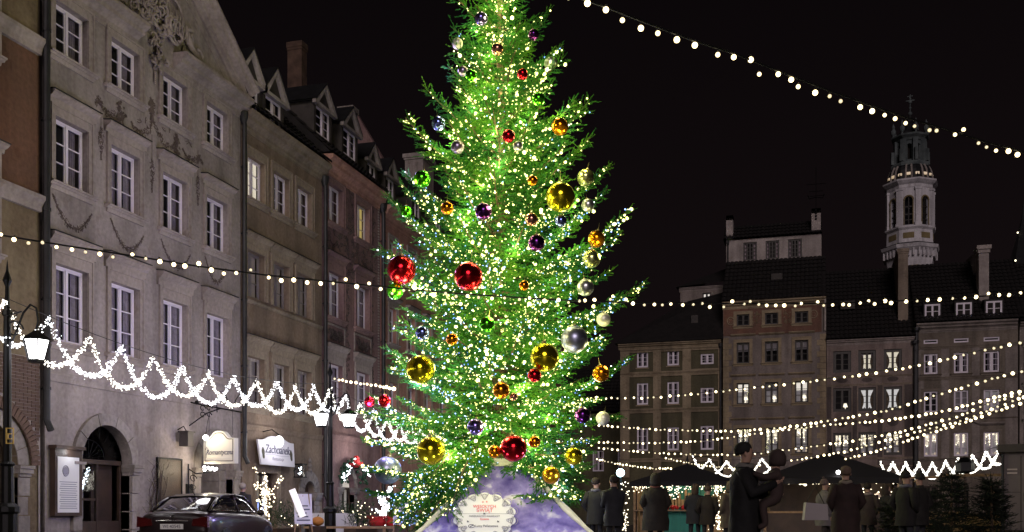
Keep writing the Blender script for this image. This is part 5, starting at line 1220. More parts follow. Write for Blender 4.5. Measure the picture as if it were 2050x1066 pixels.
def wobble(lst, dfun, cabf, off): 
    out = []
    for (u, v) in lst:
        vc = np.interp(u, [c[0] for c in cabf], [c[1] for c in cabf]); out.append((PT(u, v, dfun(u)), 1 if v > vc-1 else -1))
    return out
light_string('light_string', 'nearest string of large globe bulbs sloping down across the upper right sky', [PT(u, v-5, dA(u)) for u, v in cab], wobble(A, dA, [(u, v-5) for u, v in cab], 0), .023, .013)
Bp = [(-20,465),(2,470),(28,480),(57,487),(85,486),(113,495),(144,500),(171,505),(200,509),(226,515),(265,510),(292,518),(320,524),(348,530),(370,533),(398,528),(423,541),(448,548),(473,547),(502,541),(538,556),(563,562),(588,561),(615,566),(642,568),(667,568),(692,560),(714,574),(739,568),(762,579),(785,588),(808,582),(830,577),(847,590),(868,591),(892,588),(913,594),(936,593),(958,596),(985,598),(1010,597),(1040,600),(1060,597),(1090,603),(1118,601),(1138,606),(1160,603),(1171,602),(1190,601),(1222,600),(1253,600),(1267,608),(1290,611),(1310,610),(1326,611),(1343,609),(1367,611),(1388,610),(1406,608),(1421,615),(1449,615),(1466,604),(1490,609),(1502,604),(1519,610),(1535,612),(1553,612),(1570,612),(1592,613),(1604,608),(1637,605),(1649,612),(1667,611),(1688,610),(1700,611),(1722,607),(1739,603),(1751,609),(1772,603),(1784,607),(1814,604),(1836,603),(1857,601),(1881,600),(1907,598),(1931,597),(1954,595),(1979,588),(2000,591),(2020,591),(2043,587),(2066,584)]
def dB(u): return 12.0+(u+20)/2070*4.0
cb = [(-60,456),(0,471),(130,492),(260,512),(400,534),(530,551),(660,564),(800,578),(940,590),(1100,600),(1250,606),(1450,608),(1650,608),(1850,601),(2050,588),(2110,583)]
light_string('light_string', 'globe bulb string crossing the whole square in front of the fir at mid height', [PT(u, v, dB(u)) for u, v in cb], wobble(Bp, dB, cb, 0), .024, .011)
def fan(label, pts, du0, du1, sp0, sp1, r0):
    """pts picture nodes left to right; bulb spacing sp0..sp1 px; distance du0..du1"""
    us = [p[0] for p in pts]; vs = [p[1] for p in pts]; lo, hi = us[0], us[-1]; dd = lambda u: du0+(du1-du0)*(u-lo)/(hi-lo)
    ct = []; n = 24
    for i in range(n+1): u = lo+(hi-lo)*i/n; ct.append(PT(u, np.interp(u, us, vs)-2, dd(u)))
    bs = []; u = lo+3; i = 0
    while u < hi:
        v = np.interp(u, us, vs); bs.append((PT(u, v+.8*math.sin(i*2.3), dd(u)), 1)); u += (sp0+(sp1-sp0)*(u-lo)/(hi-lo))*(1+.22*math.sin(i*5.1)); i += 1
    light_string('light_string', label, ct, bs, r0, .008, sockets=False)
fan('highest of the fanned light strings over the back houses at right', [(1196,798),(1300,797),(1400,789),(1500,778),(1590,768),(1660,760),(1740,749),(1826,735),(1898,719),(1975,701),(2060,683)], 30, 18, 14, 19, .030)
fan('second fanned light string from the top, ending at the right frame edge', [(1196,852),(1320,861),(1460,864),(1560,858),(1640,846),(1700,836),(1780,822),(1830,806),(1880,790),(1935,774),(1990,758),(2060,740)], 30, 18, 10, 15, .029)
fan('third fanned light string, just under the second one', [(1196,886),(1300,888),(1400,884),(1470,875),(1560,862),(1660,851),(1760,844),(1830,834),(1880,826),(1940,811),(1990,797),(2060,780)], 31, 18, 10, 13, .027)
fan('fourth fanned light string crossing the lit cafe windows', [(1196,897),(1300,907),(1400,911),(1500,911),(1580,901),(1640,893),(1720,881),(1800,866),(1860,850),(1920,834),(1980,808),(2060,784)], 31, 18, 10, 13, .026)
fan('fifth fanned light string starting above the right stall roof', [(1480,936),(1560,927),(1640,914),(1700,903),(1760,886),(1840,864),(1920,845),(1990,818),(2060,791)], 28, 18, 10, 13, .026)
fan('lowest fanned light string, short, rising from the right stall', [(1690,920),(1740,908),(1780,895),(1850,871),(1920,850),(1980,829),(2060,802)], 26, 18, 10, 13, .026)
fan('low light string sagging between the fir and the left stall roof', [(1192,919),(1230,928),(1270,934),(1310,939),(1345,938)], 33, 33, 6, 6, .027)
fan('short low light string descending behind the left stall roof', [(1330,917),(1360,924),(1400,931),(1450,937),(1500,941)], 36, 34, 6, 6, .027)
fan('short bright light string ending in the fir at left below the red baubles', [(667,758),(690,763),(712,767),(745,771),(790,779)], 31, 26, 9, 7, .04)
# ================================================================ LAMP POSTS AND GARLANDS
XP = -15.5
def lamppost(y, label, lit=True, x=XP, rz=0, zt=5.3):
    t = thing('street_lamp', label, 'street lamp', (x, y, 0), rz, 'iron street lamps')
    obj('base', MB().lathe([(.26,0),(.26,.25),(.19,.32),(.19,.95),(.24,1.0),(.24,1.1),(.13,1.18),(.12,1.9),(.15,1.95),(.11,2.0)], 12), M['iron'], t)
    obj('pole', MB().lathe([(.085,2.0),(.07,zt-.4),(.10,zt-.38),(.10,zt-.3),(.05,zt-.25),(.04,zt+.2),(.09,zt+.32),(.03,zt+.5),(.0,zt+.75)], 10), M['iron'], t)
    return t
def lantern(t, dx, dz, s=1.0, arm=True):
    z = dz; q = MB()
    q.lathe([(.05,.60),(.10,.56),(.26,.45),(.28,.43),(.26,.40)], 6).lathe([(.16,-.04),(.17,0),(.15,.02)], 6)
    for k in range(6): a = 2*PI*k/6; q.tube([(.16*math.cos(a),.16*math.sin(a),0),(.27*math.cos(a),.27*math.sin(a),.41)], .014, 4)
    l = obj('lantern', q, M['iron'], t, (dx, 0, z)); 
    obj('glass', MB().lathe([(.145,.01),(.25,.40)], 6), M['lamp'], l)
    if arm:
        a = MB(); sg = 1 if dx > 0 else -1; x1 = -dx
        a.tube([(x1,0,.35),(x1*.8,0,.42),(x1*.45,0,.95),(x1*.2,0,1.12),(0,0,1.05),(.04*sg,0,.8),(0,0,.62)], .024, 6)
        scroll(a, x1*.75, .62, .18, 1.6, 0, .02, 0); scroll(a, x1*.82, .95, .12, 1.4, 2, .016, 0)
        a.tube([(x1,0,.9),(x1*.5,0,.98)], .018, 5); obj('bracket', a, M['iron'], l)
    return l
def spos(u, v, d): return PT(u, v, d)
# lamp 1 (left edge), lamp 2 by the mauve house, lamp 3 behind the fir
l1 = lamppost(16.99, 'black street lamp post at the left edge with one bright lantern on a scrolled arm')
l1.rotation_euler = (0,0,R(16)); lantern(l1, .58, 4.02)
q = MB()
for (a, b, c, d) in ((0,.16,0,.02),(0,.16,.30,.32),(0,.02,.02,.30),(.14,.16,.02,.30)): q.box(.02+a, .02+b, -.11, -.09, c, d)
q.box(.05,.13,-.11,-.09,.09,.11).box(.05,.13,-.11,-.09,.19,.21).box(.05,.07,-.11,-.09,.11,.2).box(.06,.08,-.11,-.09,.0,-.0+.01)
M['brass'] = solid('brass', (.55,.38,.10), .4, .8); obj('brass_plate', q, M['brass'], l1, (0,0,2.35))
l2 = lamppost(31.3, 'black street lamp post with two glowing lanterns in front of the olive house')
l2.rotation_euler = (0,0,R(16)); lantern(l2, .62, 3.82); lantern(l2, -.30, 3.85, arm=False)
l3 = lamppost(45.6, 'black street lamp post behind the fir'); lantern(l3, .58, 3.9); lantern(l3, -.58, 3.9)
l4 = lamppost(2.7, 'black street lamp post beside the camera on the left'); lantern(l4, .58, 4.0)
for lp_, pts in ((l1, [(.58,0,4.2)]), (l2, [(.62,0,4.0),(-.30,0,4.05)]), (l3, [(.58,0,4.1)]), (l4, [(.58,0,4.2)])):
    for p in pts:
        plight('lantern_light', (p[0], p[1]-.0, p[2]), 1, (1.0,.93,.92), .22, lp_).data.energy = LE
GWIRE = None
def garland(y0, y1, label, x=XP, zmid=4.72, zend=5.2, n=12, seed=1, dens=74, axis='y', drop=.84, size=1.0):
    r = np.random.RandomState(seed); pts = []; warm = []; L_ = y1-y0; step = L_/n
    def zt(t): return zmid+(zend-zmid)*(2*t-1)**2
    for k in range(-1, n):
        a, b = k*step+r.uniform(-.07,.07), (k+2)*step+r.uniform(-.07,.07); m = int(dens*(b-a)*1.5); dr_ = drop*r.uniform(.86,1.14); pk0, pk1 = r.uniform(-.07,.07,2)
        s = r.rand(m); y = a+(b-a)*s; t = np.clip(y/L_, 0, 1); z = zmid+(zend-zmid)*(2*t-1)**2-dr_*(1-np.abs(2*s-1)**2.1)+pk0*(1-s)+pk1*s
        ok = (y >= -.05) & (y <= L_+.05); nz = r.normal(0, .031*size, (m,3))
        P_ = np.stack([nz[:,0], y+nz[:,1], z+nz[:,2]], 1)[ok]
        pts.append(P_) if k % 2 else warm.append(P_)
    t = thing('light_garland', label, 'light garland', (x, y0, 0) if axis == 'y' else (y0, x, 0), 0 if axis == 'y' else -PI/2, 'scalloped white light garlands')
    for nm, arr, mt in (('cool_strand', pts, 'bulbw'), ('warm_strand', warm, 'bulbw2')):
        arr = np.concatenate(arr)
        if axis != 'y': arr[:,1] *= 1
        stuff(bulbs(nm, arr, r.uniform(.008,.019,len(arr))*size, M[mt], t))
    w = [(0,L_*i/16,zmid+(zend-zmid)*(2*i/16-1)**2+.06) for i in range(17)]
    obj('wire', MB().tube(w, .008, 4), M['iron'], t); return t
garland(2.7, 16.99, 'white scalloped light garland leaving the frame at the left edge', seed=1)
garland(16.99, 31.3, 'brightest white scalloped garland between the two left street lamps', seed=2)
garland(31.3, 45.6, 'white scalloped garland running from the second lamp behind the fir', seed=3, zmid=4.5)
garland(45.6, 59.9, 'far white scalloped garland seen through the fir boughs', seed=4, zmid=4.3)
for i, y in enumerate([18.9,21.3,23.7,26.0,28.4,33.2,36.5,40,15,12]):
    plight('garland_light', (XP, y, 4.3), GE, (.97,.92,1.0), .35)
# right side garlands before the back row, on posts
def garland_x(x0, x1, y, label, seed, zmid, n, drop=.75, slope=0):
    r = np.random.RandomState(seed); L_ = x1-x0; step = L_/n; P_ = []
    for k in range(-1, n):
        m = 170; s = r.rand(m); x = (k+2*s)*step; ok = (x >= 0) & (x <= L_); t = np.clip(x/L_,0,1)
        z = zmid+slope*t+.35*(2*t-1)**2-drop*(1-np.abs(2*s-1)**2.1); nz = r.normal(0,.022,(m,3)); P_.append(np.stack([x+nz[:,0], nz[:,1], z+nz[:,2]], 1)[ok])
    P_ = np.concatenate(P_); t = thing('light_garland', label, 'light garland', (x0, y, 0), 0, 'scalloped white light garlands')
    stuff(bulbs('strand', P_, r.uniform(.022,.038,len(P_)), M['bulbw2'], t)); obj('wire', MB().tube([(L_*i/10,0,zmid+slope*i/10+.35*(2*i/10-1)**2+.05) for i in range(11)], .01, 4), M['iron'], t)
ax = PT(1757, 940, 52).x; bx = PT(2014, 925, 47)
pA, pB = PT(1757, 936, 51), PT(2016, 912, 46)
garland_x(pA.x, pB.x, (pA.y+pB.y)/2, 'zigzag white garland in front of the cafe windows at right', 9, 3.1, 9, .80, .55)
pA, pB = PT(1388, 925, 60), PT(1560, 925, 57.5)
garland_x(pA.x, pB.x, (pA.y+pB.y)/2, 'short zigzag white garland behind the man carrying a child', 10, 3.9, 5, .9)
pC = PT(1932, 940, 47.5)
t = lamppost(pC.y, 'thin black lamp post with an unlit box head before the right houses', x=pC.x, zt=2.6); t.name = 'street_lamp'
obj('lamp_head', MB().lathe([(.1,0),(.42,.1),(.42,.5),(.15,.75)], 6, (0,0,2.75)), M['iron'], t)
# ================================================================ SIGNS AND WALL FITTINGS
sg = thing('hanging_sign', 'cream lightbox sign reading Romantyczna hanging from a wrought iron arm', 'sign', (-DW+.34, 27.45, 0))
z0s, z1s = 2.45, 3.62; w = 1.05
def arch_top(x): return z0s+.78+.16*(1 if abs(x-.52) < .30 else max(0, 1-(abs(x-.52)-.30)/.16)**1)*1
pr = [(.0,z0s),(1.05,z0s)]+[(1.05-i*.05, z0s+.76+.22*math.exp(-((1.05-i*.05-.52)/.26)**4)) for i in range(22)]
M['signc'] = solid('sign_cream', (.80,.76,.66), .5); 
sgb = obj('box', MB().prism_y([(x, z) for x, z in pr], -.10, .12), M['signc'], sg, (.22, 0, 0))
ins_ = [(x*.9+.052, (z-z0s-.4)*.86+z0s+.42) for x, z in pr]
obj('border', MB().tube([(x,-.105,z) for x, z in ins_]+[(ins_[0][0],-.105,ins_[0][1])], .012, 4), M['wood'], sgb)
text('lettering', 'Romantyczna', M['inkg'], sgb, (.54,-.104,z0s+.27), (R(90),0,0), .215, .006, .35, sx=.80)
q = MB().tube([(.07,-.11,z0s+.42),(.11,-.11,z0s+.50),(.16,-.11,z0s+.44),(.11,-.11,z0s+.3),(.10,-.11,z0s+.18)], .008, 4); obj('heart_flourish', q, M['inkg'], sgb)
arm = MB().tube([(-.34,0,4.34),(.2,0,4.22),(1.45,0,3.98)], .022, 6).tube([(-.34,0,3.62),(.25,0,3.98),(.75,0,4.12)], .02, 6)
for (x, z, r) in ((.12,4.12,.12),(.34,4.12,.12),(.12,3.92,.12),(.34,3.92,.1)): scroll(arm, x, z, r, 1.0, 0, .018, 0)
arm.tube([(.62,0,4.0),(.6,0,4.35),(.72,0,4.62),(.86,0,4.60),(1.0,0,4.3),(1.12,0,4.02),(1.25,0,4.35),(1.42,0,4.58),(1.55,0,4.5),(1.52,0,4.35)], .016, 5)
arm.tube([(.34,0,4.1),(.34,0,3.3)], .008, 4).tube([(1.15,0,4.05),(1.15,0,3.3)], .008, 4); arm.ball((-.08,0,4.32), .07, 6, 5)
obj('bracket', arm, M['iron'], sg)
bu = obj('lamp_bulb', MB().ball((0,0,0), .085, 10, 8), M['lamp'], sg, (.42, -.30, 3.22)); obj('cable', MB().tube([(0,0,.05),(0,.1,.5),(0,.28,.85)], .008, 4), M['iron'], bu)
plight('bulb_light', (-DW+.95, 26.9, 3.25), 15, (1.0,.87,.62), .08)
wl_ = thing('wall_lantern', 'small black wall lantern left of the cream Romantyczna sign', 'lantern', (-DW, 26.85, 2.95))
obj('box', MB().box(.15,.45,-.15,.15,0,.40).prism_z([(.12,-.18),(.48,-.18),(.48,.18),(.12,.18)], .40, .45), M['slate'], wl_); obj('arm', MB().tube([(0,0,.5),(.2,0,.6),(.3,0,.45)], .018, 5), M['iron'], wl_)
br = thing('wall_light', 'iron wall bracket with a cluster of small glowing bulbs by the arched door', 'wall light', (-DW, 27.35, 0))
q = MB().tube([(.04,0,2.45),(.04,0,1.55)], .02, 5).tube([(.04,0,2.3),(.3,0,2.15),(.85,0,2.2)], .018, 5); scroll(q, .2, 2.0, .13, 1.5, 0, .015, 0); scroll(q, .2, 1.75, .1, 1.5, 2, .012, 0); obj('bracket', q, M['iron'], br)
q = MB(); rng = random.Random(2)
for k in range(7): q.ball((.55+k*.075, rng.uniform(-.06,.06), 2.30+rng.uniform(-.05,.06)), .045, 8, 6)
obj('bulbs', q, M['lamp'], br); plight('bracket_light', (-DW+.8, 27.35, 2.32), 60, (1.0,.84,.55), .1)
s2_ = thing('fascia_sign', 'white sign with curved top reading Zachcianek tilted above the restaurant door', 'sign', (-DW+.32, 31.02, 2.60), R(90)); s2_.rotation_euler = (R(-6), 0, R(90))
pr = [(0.08,0),(2.42,.0),(2.50,.85)]+[(2.50-i*.125, .85+.17*math.exp(-((2.5-i*.125-1.25)/.72)**4)) for i in range(1,20)]+[(.0,.85)]
M['signw2'] = solid('sign_white_grey', (.62,.61,.66), .5); sb2 = obj('board', MB().prism_y(pr, -.03, .03), M['signw2'], s2_)
text('lettering', 'Zachcianek', M['inkg'], sb2, (1.25,-.034,.42), (R(90),0,0), .42, .010, .4, sx=.88)
text('lettering', 'Restauracja', M['lace'], sb2, (1.25,-.034,.18), (R(90),0,0), .17, .003, .25)
q = MB().tube([(.45+i*.1,-.033,.36+.02*math.sin(i*.4)) for i in range(17)], .006, 4); obj('underline', q, M['lace'], sb2)
M['olivep'] = solid('emblem_olive', (.06,.055,.03), .7)
for x in (.28, 2.22): obj('emblem', MB().prism_y([(x+.09*math.cos(t)*(1+.15*math.sin(5*t)), .40+.20*math.sin(t)) for t in [2*PI*i/20 for i in range(20)]], -.036, -.031), M['olivep'], sb2)
sl_ = thing('sign_lamp', 'round bright lamp over the middle of the Zachcianek sign', 'lamp', (-DW+.05, 31.72, 3.50))
obj('arm', MB().tube([(0,0,.25),(.35,0,.32),(.62,0,.12)], .02, 5), M['iron'], sl_); obj('globe', MB().ball((.62,0,-.10), .15, 14, 10, (1,1,1.3)), M['lamp'], sl_, smooth=True)
plight('sign_lamp_light', (-DW+.95, 31.8, 3.40), 38, (.98,.95,1.0), .2)
ln = thing('wall_lantern', 'small square lantern between the Zachcianek door and the arched stone doorway', 'lantern', (-DW, 33.98, 2.28))
obj('frame', MB().box(.12,.14,-.16,-.14,0,.42).box(.42,.44,-.16,-.14,0,.42).box(.12,.14,.14,.16,0,.42).box(.42,.44,.14,.16,0,.42).box(.1,.46,-.18,.18,.42,.47).box(.1,.46,-.18,.18,-.04,0).tube([(0,0,.2),(.12,0,.3)], .02, 5), M['iron'], ln)
obj('lamp_glass', MB().box(.15,.41,-.13,.13,.01,.41), M['pane'], ln)
q = MB(); rng = random.Random(5)
for k in range(14): q.ball((.28+rng.gauss(0,.03), rng.gauss(0,.04), .08+rng.random()*.28), .018, 5, 4)
obj('lights', q, M['fairyw'], ln)
# display case at the left portal
dc = thing('display_case', 'backlit white menu display case with heart emblem left of the arched portal', 'display case', (-DW+.02, 21.45, .98), R(90))
obj('case', MB().box(0,.98,-.16,0,-.08,1.60).prism_z([(-.05,-.24),(1.03,-.24),(1.03,0),(-.05,0)], 1.60, 1.68), M['wood'], dc)
m, N, K, b = newmat('backlit_paper'); t = N.new('ShaderNodeTexCoord'); b.inputs['Base Color'].default_value = (.8,.8,.8,1); b.inputs['Roughness'].default_value = .4
M['paper'] = m
obj('poster', MB().box(.08,.86,-.168,-.162,.0,1.40), M['paper'], dc)
plight('case_strip_light', (-DW+.30, 21.9, 2.50), 3.0, (.95,.97,1.0), .04)
obj('emblem', MB().lathe([(.10,0),(.10,.004)], 12).tf(Matrix.Translation((.36,-.169,1.05)) @ Matrix.Rotation(PI/2,4,'X')).tube([(.36+.11*math.cos(t),-.172,1.05+.13*math.sin(t)) for t in [2*PI*i/14 for i in range(15)]], .015, 4), M['lace'], dc)
q = MB()
for k in range(13): q.box(.14+.02*(k%3), .78-.03*(k%2), -.171, -.169, .10+k*.055, .118+k*.055)
stuff(obj('printed_lines', q, M['lace'], dc))
# decorated doorway of the mauve house
rng = random.Random(15); fd = thing('door_garland', 'white and red lit figures and greenery crowning the mauve house doorway', 'decoration', (-DW, 38.5, 0))
q = MB()
for k in range(150): a = PI*rng.random(); r = rng.uniform(.75,1.15); q.ball((.15+rng.random()*.3, r*math.cos(a)*1.05, 2.15+r*math.sin(a)*.9), rng.uniform(.03,.075), 5, 4)
obj('greenery', q, solid('garland_green', (.02,.06,.03), .8), fd)
q = MB()
for k in range(46): a = PI*rng.random(); r = rng.uniform(.8,1.25); q.ball((.4+rng.random()*.1, r*math.cos(a)*1.05, 2.2+r*math.sin(a)*.85), rng.uniform(.02,.04), 5, 4)
obj('lights', q, M['fairyw'], fd)
q = MB().ball((.4,0,3.15), .13, 8, 6).ball((.4,.0,2.96), .18, 8, 6, (1,1.3,1)).ball((.4,-.45,2.9), .11, 7, 5).ball((.4,.45,2.95), .11, 7, 5); obj('red_figures', q, M['cloth_r'], fd)
plight('doorway_light', (-DW+.9, 38.6, 3.3), 42, (1.0,.92,.86), .15)
# small sparkling tree and terrace things
def sparkle(name, label, cat, loc, h, w, n, mat, seed, gm=(.02,.05,.03)):
    r = random.Random(seed); t = thing(name, label, cat, loc); q = MB(); b = []
    q.tube([(0,0,0),(.03,0,h*.5),(0,.02,h*.85)], [.05,.04,.02], 6)
    for k in range(16):
        z = h*(.35+.6*r.random()); a = r.random()*6.3; l = w*r.uniform(.4,1); e = Vector((l*math.cos(a), l*math.sin(a), z+.25*h*r.random())); s_ = Vector((0,0,z*.8)); q.tube([s_, s_.lerp(e,.5)+Vector((0,0,.05)), e], [.015,.01,.004], 4)
        for j in range(n//16): p = s_.lerp(e, r.random()); b.append((p.x+r.gauss(0,.04), p.y+r.gauss(0,.04), p.z+r.gauss(0,.04)))
    for j in range(n//4): b.append((r.gauss(0,.05), r.gauss(0,.05), h*.8*r.random()))
    obj('branches', q, M['bark'], t); stuff(bulbs('lights', b, [r.uniform(.016,.03) for _ in b], M[mat], t)); return t
tw_ = PT(535, 1025, 33.5); sparkle('lit_tree', 'small bare tree wrapped in warm fairy lights beside the restaurant door', 'tree', (tw_.x, tw_.y, .05), 2.15, .55, 190, 'fairyg', 3)
plight('lit_tree_light', (tw_.x+.1, tw_.y-.2, 1.7), 6, (1,.85,.6), .2)
pl2 = PT(768, 1040, 40); bt = sparkle('lit_bush', 'cone shaped bush sparkling with blue white lights under the lowest left boughs', 'bush', (pl2.x, pl2.y, .3), 1.6, .55, 220, 'fairyw', 5)
plight('lit_bush_light', (pl2.x, pl2.y-.6, 1.2), 22, (.22,.36,1.0), .2)
def bushy(name, label, loc, w, d, h, n, seed, col=(.025,.055,.02), lights=0, cat='planter'):
    r = np.random.RandomState(seed); t = thing(name, label, cat, loc)
    obj('trough', MB().box(-w/2,w/2,-d/2,d/2,0,.45), M['wood'], t)
    P_ = np.stack([r.uniform(-w/2,w/2,n), r.uniform(-d/2,d/2,n), .42+h*r.rand(n)**.8*(1+.3*np.sin(r.uniform(-w/2,w/2,n)*5))], 1); D_ = r.normal(0,1,(n,3)); D_[:,2] = abs(D_[:,2])+.3
    o = conifer_mesh('foliage', P_, D_, M.setdefault('hedge', solid('hedge_green', col, .8)), t, r, .9)
    if lights:
        L_ = P_[r.choice(n, lights)]; L_[:,1] -= .05; stuff(bulbs('lights', L_, r.uniform(.015,.028,lights), M['fairyg'], t))
    return t
for i, (u, d, w, lab) in enumerate(((688,38.0,1.7,'long planter of evergreen hedge with warm lights outside the mauve house'),(722,36.0,1.3,'shorter planter hedge with lights in front of the long one'),(565,34.5,1.2,'dark planter with shrub beside the lit bare tree'))):
    p = PT(u, 1040, d); bushy('planter', lab, (p.x, p.y, 0), w, .5, .75, 260, 40+i, lights=(26, 22, 8)[i]).rotation_euler = (0,0,R(80))
p = PT(775, 1045, 37); rdd = thing('flower_box', 'row of bright red poinsettia cushions below the lowest left boughs', 'flowers', (p.x, p.y, 0), R(20))
q = MB(); rng = random.Random(9)
for k in range(80): 
    a = rng.random()*6.3; x = rng.uniform(-.7,.7); q.add([(x,rng.uniform(-.2,.2),.75+rng.random()*.15),(x+.16*math.cos(a),.16*math.sin(a),.82),(x+.16*math.cos(a+.6),.16*math.sin(a+.6),.74)], [(0,1,2)])
q.ball((-.35,0,.62), .26, 8, 6, (1.2,.9,.8)).ball((.3,0,.6), .28, 8, 6, (1.2,.9,.8)); obj('blooms', q, M['cloth_r'], rdd); obj('box', MB().box(-.75,.75,-.25,.25,0,.5), M['wood'], rdd)
plight('terrace_light', (p.x+.3, p.y-1.0, 1.9), 12, (.9,.75,1.0), .2)
def easel(label, loc, rz, w=.7, h=1.15, cat='menu board', mat='signw2', tilt=.14):
    t = thing('menu_easel', label, cat, loc, rz)
    for sx in (-1,1): obj('leg', MB().tube([(sx*w*.55,-.02,0),(sx*w*.32,.12,1.55)], .022, 5), M['timber'], t)
    obj('rear_leg', MB().tube([(0,.55,0),(0,.12,1.5)], .022, 5), M['timber'], t)
    b_ = obj('board', MB().box(-w/2,w/2,-.03,.0,.0,h*.62), M[mat], t, (0,.02,.62)); b_.rotation_euler = (-tilt,0,0)
    q = MB()
    for k in range(5): q.box(-w*.38+.03*(k%2), w*.36-.05*(k%3), -.036, -.031, .10+k*.11, .14+k*.11)
    obj('writing', q, M['inkg'], b_); return t
p = PT(811, 1040, 30); easel('wooden easel with a white menu sheet beside the canvas base', (p.x, p.y, 0), YAW)
p = PT(608, 1040, 31.5); ea = easel('open wooden menu stand with a lit slanting board by the arched stone doorway', (p.x, p.y, 0), YAW+R(25), .55, 1.5)
obj('lit_panel', MB().box(-.10,.10,-.05,-.036,.1,1.0), M['litw'], ea, (0,-.02,.75), (0,R(-22),0))
pk = thing('pumpkin', 'orange pumpkin on the ground by the menu stand', 'pumpkin', (PT(636,1040,32.5).x, PT(636,1040,32.5).y, .55))
obj('flesh', MB().ball((0,0,.15), .2, 14, 8, (1,1,.75)), solid('pumpkin_orange', (.55,.22,.04), .6), pk, smooth=True); obj('stem', MB().tube([(0,0,.28),(.03,0,.36)], .02, 5), M['wood'], pk)
obj('stand', MB().box(-.2,.2,-.2,.2,-.55,.0), M['wood'], pk)
bc = thing('bench', 'low pale wooden bench in front of the planters beside the second lamp post', 'bench', (PT(700,1055,34).x, PT(700,1055,34).y, 0), R(10))
obj('seat', MB().box(-1.5,1.5,-.2,.2,.45,.52), M['timber'], bc)
for sx in (-1.2, 1.2): obj('leg', MB().box(sx-.05,sx+.05,-.18,.18,0,.45), M['timber'], bc)
bp_ = thing('cafe_screen', 'two white canvas panels of a low cafe screen behind the bench', 'screen', (PT(668,1040,36).x, PT(668,1040,36).y, 0), YAW)
for sx in (-.42, .42): obj('panel', MB().box(sx-.38,sx+.38,-.01,.01,.1,.95), M['signw2'], bp_)
obj('frame', MB().box(-.84,.84,-.02,.02,.05,.09).box(-.84,-.8,-.02,.02,.09,1).box(.8,.84,-.02,.02,.09,1).box(-.02,.02,-.02,.02,.09,1), M['iron'], bp_)
# ================================================================ CAR
M['carpaint'] = solid('car_paint_maroon_black', (.012,.003,.004), .30, .1, coat=.4, bump=.03, bscale=5, var=.5, vscale=4); M['carglass'] = solid('car_glass', (.006,.006,.007), .04, .0, spec=.9, coat=1.0)
M['chrome'] = solid('chrome', (.7,.7,.7), .12, 1.0); M['tail'] = solid('tail_lamp_red', (.07,.004,.004), .15, coat=1.0); M['plate'] = solid('plate_white', (.75,.75,.72), .5)
pR = PT(345, 1050, 22.6)
car = thing('parked_car', 'dark maroon saloon car parked with its rear to the viewer before the grey house', 'car', (pR.x, pR.y, 0), R(90+11.5))
hl = 4.55
st_ = [(0.0,.70,.42,.78,.92),(.06,.80,.34,.84,.985),(.35,.86,.28,.90,1.02),(.95,.875,.24,.93,1.03),(2.0,.88,.22,.93,1.0),(3.1,.875,.22,.90,.97),(3.8,.85,.24,.84,.90),(4.3,.80,.30,.72,.78),(4.5,.66,.38,.62,.66)]
def sect(w, zb, zs, zt): return [(w*.90,zb),(w*.985,zb+.10),(w,zb+.24),(w*1.0,zs-.16),(w*.975,zs-.03),(w*.90,zs+(zt-zs)*.5),(w*.70,zt-.008),(w*.35,zt+.012),(0,zt+.02)]
q = MB(); vs = []; m_ = 0
for (x, w, zb, zs, zt) in st_:
    h_ = sect(w, zb, zs, zt); ring = [(x, y, z) for y, z in h_]+[(x, -y, z) for y, z in h_[-2::-1]]; m_ = len(ring); vs += ring
fs = [(i*m_+j, (i+1)*m_+j, (i+1)*m_+j+1, i*m_+j+1) for i in range(len(st_)-1) for j in range(m_-1)]
fs += [tuple(range(m_)), tuple(range((len(st_)-1)*m_, len(st_)*m_))[::-1]]+[(i*m_+m_-1, (i+1)*m_+m_-1, (i+1)*m_, i*m_) for i in range(len(st_)-1)]
q.add(vs, fs); bod = obj('body', q, M['carpaint'], car, smooth=True)
bv = bod.modifiers.new('subsurf', 'SUBSURF'); bv.levels = 1; bv.render_levels = 2
gh = [(.42,.66,.70,1.02,1.03),(1.05,.70,.58,1.02,1.34),(1.45,.71,.56,1.02,1.405),(2.1,.715,.57,1.02,1.43),(2.7,.71,.58,1.01,1.39),(3.05,.70,.62,.99,1.20),(3.42,.66,.64,.97,.985)]
def gring(k, e=0.0):
    x, wb, wt, zb, zt = gh[k]; return [(x,wb+e,zb),(x,(wb+wt)/2+.02+e,(zb+zt)/2),(x,wt+e,zt-.03),(x,wt*.75,zt+e*.5),(x,0,zt+.015+e*.6)]
vs = []
for k in range(len(gh)): h_ = gring(k); vs += h_+[(x,-y,z) for x,y,z in h_[-2::-1]]
m_ = 9; fs = [(i*m_+j, (i+1)*m_+j, (i+1)*m_+j+1, i*m_+j+1) for i in range(len(gh)-1) for j in range(m_-1)]
gl_ = obj('windows', MB().add(vs, fs), M['carglass'], car, smooth=True)
q = MB(); vs = []
for k in range(1, 5):
    h_ = [(x, y*1.01, z+.012) for x,y,z in gring(k)[2:]]; vs += h_+[(x,-y,z) for x,y,z in h_[-2::-1]]
q.add(vs, [(i*5+j,(i+1)*5+j,(i+1)*5+j+1,i*5+j+1) for i in range(3) for j in range(4)])
obj('roof_panel', q, M['carpaint'], car, smooth=True)
q = MB()
for s_ in (1,-1):
    for ks in ((0,1),(4,6)):
        a = gring(ks[0])[0 if ks[0]==0 else 2]; b = gring(ks[1])[2 if ks[0]==0 else 0]
        q.tube([(a[0],a[1]*s_,a[2]),((a[0]+b[0])/2,(a[1]+b[1])/2*s_*1.02,(a[2]+b[2])/2+.02),(b[0],b[1]*s_,b[2])], .035, 5)
    q.tube([(1.95,.735*s_,.99),(1.95,.66*s_,1.22),(1.95,.58*s_,1.40)], .03, 5)
    q.tube([(x,(wt+.005)*s_,zt-.025) for x,wb,wt,zb,zt in gh[1:5]], .022, 5)
